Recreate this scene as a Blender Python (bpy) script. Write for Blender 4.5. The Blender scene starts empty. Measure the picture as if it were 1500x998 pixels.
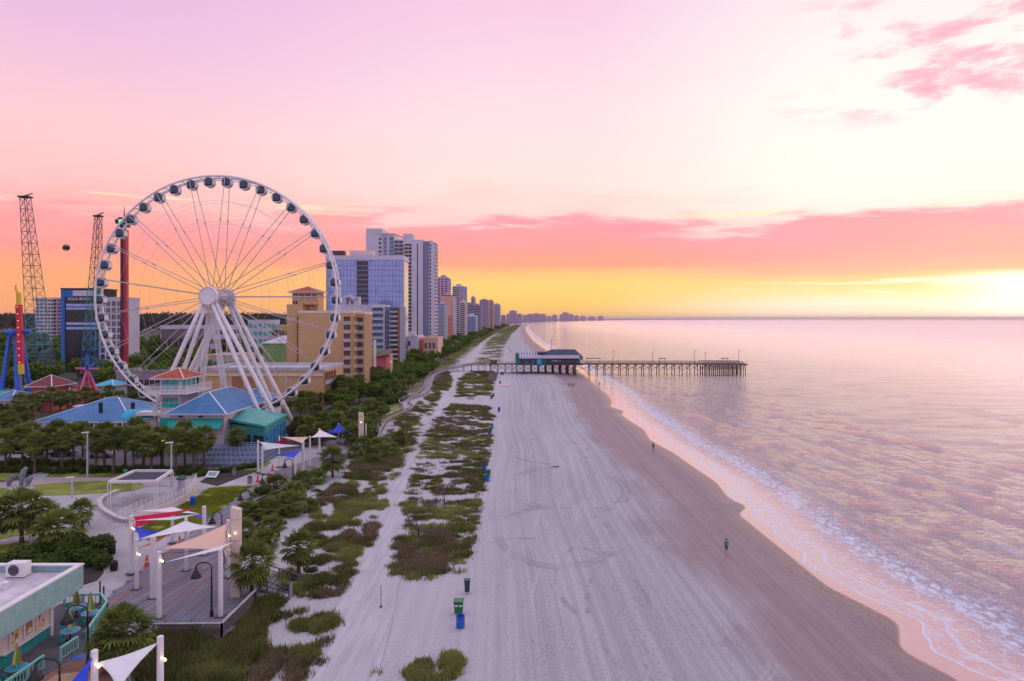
import bpy, bmesh, math, random
import numpy as np
from mathutils import Vector, Matrix, noise as mnoise
R = math.radians
PI = math.pi
random.seed(7)
RNG = np.random.default_rng(11)
scene = bpy.context.scene
C = scene.collection

# ------------------------------------------------------------------ camera
CAM_H, FPX, HOR = 27.0, 1000.0, 467.0          # metres, focal length and horizon row in photo pixels (1500 wide)
cam_d = bpy.data.cameras.new('camera'); cam = bpy.data.objects.new('camera', cam_d); C.objects.link(cam)
cam.location = (0, 0, CAM_H); cam.rotation_euler = (R(90), 0, 0)
cam_d.sensor_width = 36.0; cam_d.lens = 24.0; cam_d.shift_y = -32.0/1500.0
cam_d.clip_start = 0.5; cam_d.clip_end = 90000
scene.camera = cam

# ------------------------------------------------------------------ sky
SUN_AZ, SUN_EL = R(37), R(3.0)
world = bpy.data.worlds.new('World'); scene.world = world; world.use_nodes = True

class NT:
    """small node-tree writer"""
    def __init__(s, tree): s.t = tree; tree.nodes.clear()
    def n(s, typ, **kw):
        nd = s.t.nodes.new(typ)
        for k, v in kw.items():
            if k == 'ins':
                for i, val in v.items():
                    if hasattr(val, 'is_output'): s.t.links.new(val, nd.inputs[i])
                    else: nd.inputs[i].default_value = val
            else: setattr(nd, k, v)
        return nd
    def m(s, op, a, b=0.0, c=None, clamp=False):
        ins = {0: a, 1: b}
        if c is not None: ins[2] = c
        return s.n('ShaderNodeMath', operation=op, use_clamp=clamp, ins=ins).outputs[0]
    def mr(s, v, a, b, c=0.0, d=1.0, typ='SMOOTHSTEP'):
        return s.n('ShaderNodeMapRange', interpolation_type=typ, ins={0: v, 1: a, 2: b, 3: c, 4: d}).outputs[0]
    def mix(s, f, a, b, bt='MIX'):
        nd = s.n('ShaderNodeMix', data_type='RGBA', blend_type=bt)
        for i, val in ((0, f), (6, a), (7, b)):
            if hasattr(val, 'is_output'): s.t.links.new(val, nd.inputs[i])
            else: nd.inputs[i].default_value = val
        return nd.outputs[2]
    def ramp(s, f, stops, interp='LINEAR'):
        nd = s.n('ShaderNodeValToRGB', ins={0: f}); cr = nd.color_ramp; cr.interpolation = interp
        while len(cr.elements) < len(stops): cr.elements.new(0.5)
        for e, (p, c) in zip(cr.elements, stops): e.position = p; e.color = c
        return nd.outputs[0]
    def noise(s, vec, scale, detail=4, rough=0.55, dist=0.0, out=0):
        nd = s.n('ShaderNodeTexNoise', ins={'Scale': scale, 'Detail': detail, 'Roughness': rough, 'Distortion': dist})
        if vec is not None: s.t.links.new(vec, nd.inputs['Vector'])
        return nd.outputs[out]
    def vec(s, x, y, z=0.0): return s.n('ShaderNodeCombineXYZ', ins={0: x, 1: y, 2: z}).outputs[0]
    def vscale(s, v, sc): return s.n('ShaderNodeVectorMath', operation='MULTIPLY', ins={0: v, 1: sc}).outputs[0]

def lin(c):
    c = c/255.0
    return c/12.92 if c <= 0.04045 else ((c+0.055)/1.055)**2.4
def srgb(r, g, b, k=1.0): return (lin(r)*k, lin(g)*k, lin(b)*k, 1.0)

w = NT(world.node_tree)
tc = w.n('ShaderNodeTexCoord')
sx = w.n('ShaderNodeSeparateXYZ', ins={0: tc.outputs['Generated']})
X_, Y_, Z_ = sx.outputs
hyp = w.m('SQRT', w.m('ADD', w.m('MULTIPLY', X_, X_), w.m('ADD', w.m('MULTIPLY', Y_, Y_), 1e-6)))
T_ = w.m('DIVIDE', w.m('MAXIMUM', Z_, 0.0), hyp)                       # tangent of the elevation
A_ = w.m('ARCTAN2', X_, Y_)                                            # azimuth from the view axis
skyv = w.vec(w.m('MULTIPLY', A_, 2.2), w.m('MULTIPLY', T_, 13.0), 0.0)
n1 = w.noise(skyv, 2.2, 6, 0.62, 0.35)
n2 = w.noise(w.vec(w.m('MULTIPLY', A_, 1.4), w.m('MULTIPLY', T_, 26.0), 3.1), 1.6, 5, 0.6, 0.2)
bump_amt = w.m('ADD', w.m('MULTIPLY', w.mr(T_, 0.07, 0.13), w.mr(T_, 0.30, 0.17)), 0.12)
pert = w.m('MULTIPLY', w.m('MULTIPLY', w.m('SUBTRACT', n1, 0.5), 0.11), bump_amt)
Tp = w.m('ADD', T_, w.m('ADD', pert, w.m('MULTIPLY', w.m('SUBTRACT', n2, 0.5), w.m('MULTIPLY', w.mr(T_, 0.0, 0.06), 0.020))))
TS = w.m('MULTIPLY', w.m('POWER', w.m('MAXIMUM', Tp, 0.0), 0.6), 1.0, clamp=True)
def pos(t): return min(1.0, max(t, 0)**0.6)
def stops(lst): return [(pos(t), srgb(*c)) for t, c in lst]
rampL = w.ramp(TS, stops([(0, (255,166,104)), (.03, (255,170,112)), (.06, (255,170,126)), (.09, (255,160,148)), (.12, (255,166,168)), (.14, (255,184,178)),
    (.18, (255,198,196)), (.25, (253,205,210)), (.36, (238,192,224)), (.48, (224,184,226)), (.62, (216,190,234)), (1.0, (224,223,250,1.0))]))
rampC = w.ramp(TS, stops([(0, (255,186,92)), (.02, (255,206,104)), (.05, (255,212,122)), (.068, (255,196,128)), (.078, (255,166,134)), (.105, (255,160,154)), (.137, (255,164,174)),
    (.150, (255,214,206)), (.2, (255,228,222)), (.3, (254,224,230)), (.45, (246,206,228)), (.62, (226,198,236)), (1.0, (224,223,250,1.0))]))
rampS = w.ramp(TS, stops([(0, (255,232,196)), (.02, (255,246,226)), (.036, (255,233,172)), (.052, (255,214,150)), (.062, (255,182,160)), (.09, (255,166,166)), (.122, (255,164,180)),
    (.136, (255,238,228)), (.19, (255,252,242)), (.3, (255,249,244)), (.42, (253,238,241)), (.62, (236,210,238)), (1.0, (224,223,250,1.0))]))
rampB = w.ramp(TS, stops([(0, (216,188,214)), (.1, (226,194,222)), (.3, (222,198,232)), (.62, (218,204,240)), (1.0, (224,223,250,1.0))]))
fLC = w.mr(A_, R(-34), R(2)); fCS = w.mr(A_, R(4), R(27))
col = w.mix(fLC, rampL, rampC); col = w.mix(fCS, col, rampS)
fB = w.mr(w.m('ABSOLUTE', w.m('SUBTRACT', A_, R(6))), R(62), R(125))
col = w.mix(fB, col, rampB)
# bright streaks where light breaks through the lower edge of the cloud bank
n3 = w.noise(w.vec(w.m('MULTIPLY', A_, 3.0), w.m('MULTIPLY', T_, 60.0), 7.7), 1.8, 5, 0.6, 0.3)
streak = w.m('MULTIPLY', w.m('MULTIPLY', w.mr(n3, 0.50, 0.66), w.mr(A_, R(14), R(34))), w.m('MULTIPLY', w.mr(T_, 0.020, 0.034), w.mr(T_, 0.058, 0.046)))
col = w.mix(streak, col, srgb(255, 248, 232, 1.15))
n5 = w.noise(w.vec(w.m('MULTIPLY', A_, 3.5), w.m('MULTIPLY', T_, 70.0), 1.2), 1.5, 4, 0.6, 0.2)
edge = w.m('MULTIPLY', w.mr(n5, 0.56, 0.70), w.m('MULTIPLY', w.mr(Tp, 0.128, 0.142), w.mr(Tp, 0.165, 0.148)))
col = w.mix(w.m('MULTIPLY', edge, 0.95), col, srgb(255, 240, 190))
# pink wisps high over the sea
n4 = w.noise(w.vec(w.m('MULTIPLY', A_, 5.2), w.m('MULTIPLY', T_, 15.0), 5.0), 1.35, 7, 0.62, 0.25)
wm = w.m('MULTIPLY', w.mr(A_, R(19), R(31)), w.m('MULTIPLY', w.mr(T_, 0.235, 0.285), w.mr(T_, 0.50, 0.36)))
wisp = w.m('MULTIPLY', w.mr(n4, 0.47, 0.60), wm)
col = w.mix(w.m('MULTIPLY', wisp, 0.85), col, srgb(250, 178, 196))
col = w.mix(w.m('MULTIPLY', w.m('MULTIPLY', w.mr(n4, 0.58, 0.70), wm), 0.75), col, srgb(222, 158, 198))
# mauve grain inside the bank
n6 = w.noise(w.vec(w.m('MULTIPLY', A_, 4.0), w.m('MULTIPLY', T_, 45.0), 9.0), 1.5, 6, 0.6, 0.2)
bank = w.m('MULTIPLY', w.mr(n6, 0.50, 0.68), w.m('MULTIPLY', w.mr(Tp, 0.072, 0.10), w.mr(Tp, 0.15, 0.13)))
col = w.mix(w.m('MULTIPLY', bank, 0.45), col, srgb(244, 150, 172))
# glow round the low sun
sdir = (math.sin(SUN_AZ)*math.cos(SUN_EL), math.cos(SUN_AZ)*math.cos(SUN_EL), math.sin(SUN_EL))
dt = w.n('ShaderNodeVectorMath', operation='DOT_PRODUCT', ins={0: tc.outputs['Generated'], 1: sdir}).outputs['Value']
glow = w.m('POWER', w.m('MAXIMUM', dt, 0.0), 420.0)
col = w.mix(w.m('MULTIPLY', glow, w.m('MULTIPLY', w.mr(T_, 0.062, 0.048), 0.9)), col, srgb(255, 250, 240, 1.3))
nish = w.n('ShaderNodeTexSky', sky_type='NISHITA', sun_disc=False, sun_elevation=SUN_EL, sun_rotation=SUN_AZ)
bg1 = w.n('ShaderNodeBackground', ins={0: col, 1: 1.0})
bg2 = w.n('ShaderNodeBackground', ins={0: nish.outputs[0], 1: 0.008})
ad = w.n('ShaderNodeAddShader', ins={0: bg1.outputs[0], 1: bg2.outputs[0]})
w.n('ShaderNodeOutputWorld', ins={0: ad.outputs[0]})

# ------------------------------------------------------------------ sun and exposure
sd = bpy.data.lights.new('sun', 'SUN'); so = bpy.data.objects.new('sun', sd); C.objects.link(so)
sd.energy = 0.7; sd.angle = R(120); sd.color = (1.0, 0.62, 0.50)
so.location = (200, 260, 120)
so.rotation_euler = Vector(sdir).to_track_quat('Z', 'Y').to_euler()
vs = scene.view_settings
vs.view_transform = 'Standard'; vs.look = 'None'; vs.exposure = 0.03; vs.gamma = 1.0; vs.use_curve_mapping = False
cy = scene.cycles
cy.max_bounces = 5; cy.diffuse_bounces = 2; cy.glossy_bounces = 2; cy.transmission_bounces = 2; cy.volume_bounces = 0; cy.transparent_max_bounces = 6
cy.use_denoising = True

# ------------------------------------------------------------------ helpers
def PG(px, py, z=0.0):
    """photo pixel -> point on the horizontal plane at height z"""
    y = FPX*(CAM_H-z)/(py-HOR); return Vector(((px-750.0)*y/FPX, y, z))
def XA(px, y): return (px-750.0)*y/FPX
def ZA(py, y): return CAM_H-(py-HOR)*y/FPX

class MB:
    def __init__(s): s.v = []; s.f = []; s.mi = []
    def add(s, vs, fs, mi=0):
        o = len(s.v); s.v.extend([tuple(p) for p in vs])
        for f in fs: s.f.append(tuple(i+o for i in f)); s.mi.append(mi)
        return s
    def box(s, x0, x1, y0, y1, z0, z1, mi=0, M=None):
        vs = [(x, y, z) for z in (z0, z1) for y in (y0, y1) for x in (x0, x1)]
        if M is not None: vs = [M @ Vector(p) for p in vs]
        return s.add(vs, [(0,2,3,1), (4,5,7,6), (0,1,5,4), (2,6,7,3), (0,4,6,2), (1,3,7,5)], mi)
    def beam(s, a, b, w, h=None, mi=0, w2=None):
        a, b = Vector(a), Vector(b); d = (b-a)
        if d.length < 1e-6: return s
        d.normalize(); h = w if h is None else h
        up = Vector((0, 0, 1)) if abs(d.z) < 0.95 else Vector((0, 1, 0))
        x = d.cross(up).normalized(); y = x.cross(d).normalized(); k = 1.0 if w2 is None else w2/w
        vs = []
        for p, q in ((a, 1.0), (b, k)):
            for sx_, sy_ in ((-1,-1), (1,-1), (1,1), (-1,1)): vs.append(p+x*(sx_*w*q/2)+y*(sy_*h*q/2))
        return s.add(vs, [(0,3,2,1), (4,5,6,7), (0,1,5,4), (1,2,6,5), (2,3,7,6), (3,0,4,7)], mi)
    def tube(s, pts, rad, n=8, mi=0, cap=True, closed=False):
        pts = [Vector(p) for p in pts]; m = len(pts)
        rad = [rad]*m if not hasattr(rad, '__len__') else rad
        o = len(s.v); prev = None
        for i, p in enumerate(pts):
            if closed: d = pts[(i+1) % m]-pts[i-1]
            else: d = pts[min(i+1, m-1)]-pts[max(i-1, 0)]
            d.normalize()
            if prev is None:
                up = Vector((0, 0, 1)) if abs(d.z) < 0.9 else Vector((0, 1, 0)); x = d.cross(up).normalized()
            else: x = (prev-d*prev.dot(d)).normalized()
            prev = x; y = d.cross(x)
            for k in range(n):
                a = 2*PI*k/n; q = p+x*(math.cos(a)*rad[i])+y*(math.sin(a)*rad[i]); s.v.append(tuple(q))
        for i in range(m if closed else m-1):
            i2 = (i+1) % m
            for k in range(n):
                k2 = (k+1) % n
                s.f.append((o+i*n+k, o+i*n+k2, o+i2*n+k2, o+i2*n+k)); s.mi.append(mi)
        if cap and not closed:
            s.f.append(tuple(o+k for k in range(n))[::-1]); s.mi.append(mi)
            s.f.append(tuple(o+(m-1)*n+k for k in range(n))); s.mi.append(mi)
        return s
    def lathe(s, prof, n=12, c=(0, 0, 0), mi=0, sy=1.0):
        o = len(s.v)
        for r, z in prof:
            for k in range(n):
                a = 2*PI*k/n; s.v.append((c[0]+r*math.cos(a), c[1]+r*sy*math.sin(a), c[2]+z))
        for i in range(len(prof)-1):
            for k in range(n):
                k2 = (k+1) % n
                s.f.append((o+i*n+k, o+i*n+k2, o+(i+1)*n+k2, o+(i+1)*n+k)); s.mi.append(mi)
        s.f.append(tuple(o+k for k in range(n))[::-1]); s.mi.append(mi)
        e = o+(len(prof)-1)*n; s.f.append(tuple(e+k for k in range(n))); s.mi.append(mi)
        return s
    def prism(s, poly, z0, z1, mi=0):
        n = len(poly)
        vs = [(p[0], p[1], z0) for p in poly]+[(p[0], p[1], z1) for p in poly]
        fs = [tuple(range(n))[::-1], tuple(range(n, 2*n))]+[(i, (i+1) % n, n+(i+1) % n, n+i) for i in range(n)]
        return s.add(vs, fs, mi)
    def build(s, name, mats, parent=None, smooth=False, loc=None, kind=None, label=None, cat=None, group=None):
        me = bpy.data.meshes.new(name); me.from_pydata(s.v, [], s.f)
        mats = mats if isinstance(mats, (list, tuple)) else [mats]
        for m_ in mats: me.materials.append(m_)
        if len(mats) > 1: me.polygons.foreach_set('material_index', s.mi)
        if smooth: me.polygons.foreach_set('use_smooth', [True]*len(me.polygons))
        me.update()
        return link(name, me, parent, loc, kind, label, cat, group)

def link(name, me, parent=None, loc=None, kind=None, label=None, cat=None, group=None):
    o = bpy.data.objects.new(name, me); C.objects.link(o)
    if parent is not None: o.parent = parent
    if loc is not None: o.location = loc
    tag(o, label, cat, group, kind); return o
def tag(o, label=None, cat=None, group=None, kind=None):
    if label: o['label'] = label
    if cat: o['category'] = cat
    if group: o['group'] = group
    if kind: o['kind'] = kind
    return o
def thing(name, label, cat, loc=(0, 0, 0), rz=0.0, group=None):
    o = bpy.data.objects.new(name, None); C.objects.link(o); o.location = loc; o.rotation_euler = (0, 0, rz); o.empty_display_size = 0.3
    return tag(o, label, cat, group)
def copy_tree(o, loc=None, rz=None, sc=None, label=None, group=None, parent=None):
    c = o.copy(); C.objects.link(c); c.parent = parent
    if loc is not None: c.location = loc
    if rz is not None: c.rotation_euler = (0, 0, rz)
    if sc is not None: c.scale = sc if hasattr(sc, '__len__') else (sc, sc, sc)
    if label: c['label'] = label
    if group: c['group'] = group
    for ch in KIDS.get(o.name, None) or [k for k in o.children]: copy_tree(ch, parent=c)
    return c
KIDS = {}

# ------------------------------------------------------------------ materials
MATS = {}
def mat(name, col, rough=0.6, metal=0.0, var=0.12, scale=3.0, bump=0.0, spec=0.5, emit=None, estr=0.0, alpha=None, stretch=(1, 1, 1), dirt=0.0):
    if name in MATS: return MATS[name]
    m = bpy.data.materials.new(name); m.use_nodes = True; t = NT(m.node_tree)
    tc = t.n('ShaderNodeTexCoord'); v = t.vscale(tc.outputs['Object'], stretch)
    nz = t.noise(v, scale, 4, 0.6)
    c = (col[0], col[1], col[2], 1.0)
    dk = tuple(max(0, x*(1-var)) for x in c[:3])+(1,); lt = tuple(min(1, x*(1+var)) for x in c[:3])+(1,)
    cc = t.mix(t.mr(nz, 0.3, 0.7), dk, lt)
    if dirt:
        n2_ = t.noise(t.vscale(tc.outputs['Object'], (1.5, 1.5, 0.25)), 0.9, 5, 0.65)
        cc = t.mix(t.m('MULTIPLY', t.mr(n2_, 0.48, 0.75), dirt), cc, (col[0]*0.45, col[1]*0.42, col[2]*0.4, 1))
    ins = {'Base Color': cc, 'Roughness': rough, 'Metallic': metal, 'Specular IOR Level': spec}
    b = t.n('ShaderNodeBsdfPrincipled', ins=ins)
    if bump:
        bp = t.n('ShaderNodeBump', ins={'Strength': bump, 'Distance': 0.05, 'Height': t.noise(v, scale*4, 4, 0.6)})
        t.t.links.new(bp.outputs[0], b.inputs['Normal'])
    if emit:
        b.inputs['Emission Color'].default_value = (emit[0], emit[1], emit[2], 1); b.inputs['Emission Strength'].default_value = estr
    t.n('ShaderNodeOutputMaterial', ins={0: b.outputs[0]})
    MATS[name] = m; return m

# ------------------------------------------------------------------ shoreline, sea, beach, ground
E1 = [(1520,1140),(1470,1060),(1407,998),(1320,953),(1317,913),(1267,887),(1213,860),(1160,817),(1123,787),(1080,752),(1098,744),(1067,730),(1050,707),(1021,688),(987,664),(952,645),(944,630),(920,615),
      (909,607),(917,603),(893,596),(897,590),(893,581),(880,571),(866,560),(855,549),(838,537),(812,521),(800,513),(781,499),(776,492),(771,485)]
SEA_Z = -1.0
_pts = [PG(a, b, SEA_Z) for a, b in E1]
_ys = [p.y for p in _pts]+[2400, 3500, 5000, 7000, 9000, 12000, 16000, 60000]
_xs = [p.x for p in _pts]+[46, 88, 175, 420, 900, 1900, 3600, 30000]
_o = np.argsort(_ys); _ys = np.array(_ys)[_o]; _xs = np.array(_xs)[_o]
def shore(y):
    y = np.asarray(y, float); k = np.clip(y*0.018, 1.2, 40)
    return sum(np.interp(y+d*k, _ys, _xs) for d in (-1, -.6, -.3, 0, .3, .6, 1))/7.0
def shore_smooth(y):
    y = np.asarray(y, float); k = np.clip(y*0.06, 3, 400)
    return sum(np.interp(y+d*k, _ys, _xs) for d in (-1, -.66, -.33, 0, .33, .66, 1))/7.0

def rows(y0, y1, d0, grow):
    r = [y0]; d = d0
    while r[-1] < y1: r.append(r[-1]+d); d = max(d0, r[-1]*grow)
    return np.array(r)
def sheet(name, ys, cols, fx, fz, mt, kind='structure', label=None, smooth=True):
    Yg, Sg = np.meshgrid(ys, cols, indexing='ij')
    Xg = fx(Yg, Sg); Zg = fz(Yg, Sg, Xg)
    n, m = Yg.shape
    co = np.stack([Xg, Yg, Zg], -1).reshape(-1, 3)
    i = np.arange(n*m).reshape(n, m)
    q = np.stack([i[:-1, :-1], i[:-1, 1:], i[1:, 1:], i[1:, :-1]], -1).reshape(-1, 4)
    me = bpy.data.meshes.new(name); me.vertices.add(len(co)); me.vertices.foreach_set('co', co.ravel())
    me.loops.add(q.size); me.loops.foreach_set('vertex_index', q.ravel())
    me.polygons.add(len(q)); me.polygons.foreach_set('loop_start', np.arange(0, q.size, 4)); me.polygons.foreach_set('loop_total', np.full(len(q), 4))
    me.update(calc_edges=True)
    uv = me.uv_layers.new(name='shore'); fl = np.stack([Yg.ravel(), Sg.ravel()], -1)[q.ravel()]
    uv.data.foreach_set('uv', fl.ravel())
    me.polygons.foreach_set('use_smooth', np.ones(len(q), bool)); me.materials.append(mt); me.validate(); me.update()
    return link(name, me, kind=kind, label=label, cat=None)

def npnoise(x, y, f, seed=0, oct=3):
    """cheap smooth value noise on arrays"""
    x = np.asarray(x)*f; y = np.asarray(y)*f; tot = 0; amp = 1; nrm = 0
    for k in range(oct):
        xi = np.floor(x).astype(np.int64); yi = np.floor(y).astype(np.int64); xf = x-xi; yf = y-yi
        u = xf*xf*(3-2*xf); v_ = yf*yf*(3-2*yf)
        def h(a, b):
            t = (a*374761393+b*668265263+(seed+k*17)*982451653) & 0xffffffff
            t = ((t ^ (t >> 13))*1274126177) & 0xffffffff
            return ((t ^ (t >> 16)) & 0xffff)/65535.0
        val = (h(xi, yi)*(1-u)+h(xi+1, yi)*u)*(1-v_)+(h(xi, yi+1)*(1-u)+h(xi+1, yi+1)*u)*v_
        tot = tot+val*amp; nrm += amp; amp *= 0.5; x = x*2.03+5.1; y = y*2.03+9.7
    return tot/nrm

def beach_z(y, v):                      # v = metres seaward of the film edge (negative inland)
    return np.where(v < -22, 0.0, np.where(v < 0, -1.0*((v+22)/22.0)**1.6, -1.0-0.035*v))

# --- sea surface
def sea_mat():
    m = bpy.data.materials.new('sea_water'); m.use_nodes = True; t = NT(m.node_tree)
    uv = t.n('ShaderNodeUVMap', uv_map='shore'); sp = t.n('ShaderNodeSeparateXYZ', ins={0: uv.outputs[0]}); U, S = sp.outputs[0], sp.outputs[1]
    geo = t.n('ShaderNodeNewGeometry'); P = geo.outputs['Position']
    pw = t.vscale(P, (1.0, 1.0, 0.0))
    warp = t.noise(pw, 0.12, 4, 0.6)
    wob = t.m('MULTIPLY', t.m('SUBTRACT', warp, 0.5), 6.0)
    S1 = t.m('ADD', S, wob)
    fine = t.noise(t.vscale(P, (1.0, 0.55, 0)), 1.5, 7, 0.68, 0.6)
    lace = t.n('ShaderNodeTexVoronoi', feature='DISTANCE_TO_EDGE', ins={'Vector': t.n('ShaderNodeVectorMath', operation='ADD', ins={0: pw, 1: t.vscale(t.noise(pw, 0.8, 3, 0.6, 0, 1), (1.6, 1.6, 0))}).outputs[0], 'Scale': 0.55}).outputs[0]
    web = t.mr(lace, 0.10, 0.0)
    # breaker foam band, swash lace and lobe fronts
    band = t.m('MULTIPLY', t.mr(S1, 7.4, 9.0), t.mr(S1, 12.6, 10.8))
    inner = t.m('MULTIPLY', t.mr(S1, 2.0, 5.0), t.mr(S1, 20.0, 9.0))
    foam = t.m('MULTIPLY', band, t.mr(fine, 0.39, 0.58))
    foam = t.m('MAXIMUM', foam, t.m('MULTIPLY', t.m('MULTIPLY', inner, web), t.mr(fine, 0.40, 0.60)))
    S2 = t.m('ADD', S, t.m('MULTIPLY', t.m('SUBTRACT', t.noise(t.vscale(P, (0.2, 1.0, 0)), 0.075, 2, 0.5), 0.5), 11.0))
    for c0, wd, k in ((2.2, 0.22, 0.95), (4.6, 0.35, 0.7)):
        d = t.m('ABSOLUTE', t.m('SUBTRACT', S2, c0)); foam = t.m('MAXIMUM', foam, t.m('MULTIPLY', t.mr(d, wd, wd*0.3), k))
    foam = t.m('MAXIMUM', foam, t.m('MULTIPLY', t.m('MULTIPLY', t.mr(S2, 2.2, 2.6), t.mr(S2, 6.8, 3.2)), t.m('MULTIPLY', t.mr(fine, 0.42, 0.64), 0.55)))
    far = t.m('MULTIPLY', t.m('MULTIPLY', t.mr(S1, 24, 27), t.mr(S1, 36, 30)), t.m('MULTIPLY', t.mr(t.noise(t.vscale(P, (1, 0.12, 0)), 0.35, 5, 0.6), 0.56, 0.66), 0.55))
    foam = t.m('MAXIMUM', foam, far)
    # chop
    c1 = t.noise(t.vscale(P, (0.36, 0.62, 0)), 0.55, 5, 0.58, 0.3)
    c2 = t.noise(t.vscale(P, (0.8, 1.3, 0)), 1.3, 4, 0.6, 0.4)
    hgt = t.m('ADD', t.m('MULTIPLY', c1, 1.0), t.m('MULTIPLY', c2, 0.55))
    amp = t.m('MULTIPLY', t.mr(S, 3.0, 16.0, 0.05, 1.0), t.mr(S, 40.0, 500.0, 1.0, 0.4))
    bp = t.n('ShaderNodeBump', ins={'Strength': amp, 'Distance': 1.45, 'Height': t.m('ADD', hgt, t.m('MULTIPLY', foam, 0.10))})
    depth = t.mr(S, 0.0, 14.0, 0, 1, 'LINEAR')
    body = t.mix(depth, (0.52, 0.30, 0.29, 1), (0.27, 0.225, 0.31, 1))  # shore end: peach sky reflection put into the colour
    body = t.mix(t.mr(S, 14, 240), body, (0.95, 0.66, 0.64, 1))  # paler offshore: brightness of the sky put into the base colour
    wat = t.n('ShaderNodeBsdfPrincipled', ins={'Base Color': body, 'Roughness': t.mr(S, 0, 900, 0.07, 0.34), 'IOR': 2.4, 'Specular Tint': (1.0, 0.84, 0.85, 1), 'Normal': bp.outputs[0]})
    fo = t.n('ShaderNodeBsdfPrincipled', ins={'Base Color': t.mix(fine, (0.42, 0.50, 0.70, 1), (0.92, 0.92, 0.97, 1)), 'Roughness': 0.7, 'Normal': bp.outputs[0]})  # bluish shade among the foam put into its colour
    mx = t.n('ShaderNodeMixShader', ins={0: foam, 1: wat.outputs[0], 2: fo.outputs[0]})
    t.n('ShaderNodeOutputMaterial', ins={0: mx.outputs[0]}); return m

ys = rows(42, 62000, 0.65, 0.011)
cols = np.concatenate([np.arange(0, 20, 0.5), np.arange(20, 60, 1.25), np.geomspace(60, 90000, 60)])
def sea_fx(Y, S):
    k = np.clip(S/9.0, 0, 1); k = k*k*(3-2*k)
    return shore(Y)*(1-k)+shore_smooth(Y)*k+S
def sea_fz(Y, S, X):
    near = np.clip(1-(Y-60)/900.0, 0.0, 1)
    nz = npnoise(X*0.0, Y, 0.045, 3, 3); s0 = 12.8+ (npnoise(X*0.0, Y, 0.03, 9, 2)-0.5)*4
    hgt = np.clip(nz*1.7-0.45, 0.0, 1.0)
    d = S-s0
    ridge = np.where(d < 0, np.exp(-(d/0.7)**2), np.exp(-(d/1.8)**2))*1.15*hgt
    sw = 0
    for i, (c0, a) in enumerate(((27, .42), (44, .36), (66, .34), (95, .3))):
        am = np.clip(npnoise(X*0.0+i*50, Y, 0.016, 20+i, 2)*2-0.6, 0, 1); dd = S-c0-(npnoise(X*0.0, Y, 0.01, 30+i, 2)-.5)*26
        sw = sw+np.exp(-(dd/3.0)**2)*a*am
    chop = (npnoise(X*1.0, Y*0.4, 0.32, 5, 3)-0.5)*0.55*np.clip((S-4)/14, 0, 1)
    film = np.clip(1-S/6.0, 0, 1)
    base = beach_z(Y, np.minimum(S, 0.0))+0.015
    return base+(ridge+sw)*near*np.clip(S/5, 0, 1)+chop*near+0.03*np.clip(S, 0, 1)
sea = sheet('sea', ys, cols, sea_fx, sea_fz, sea_mat())

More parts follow.
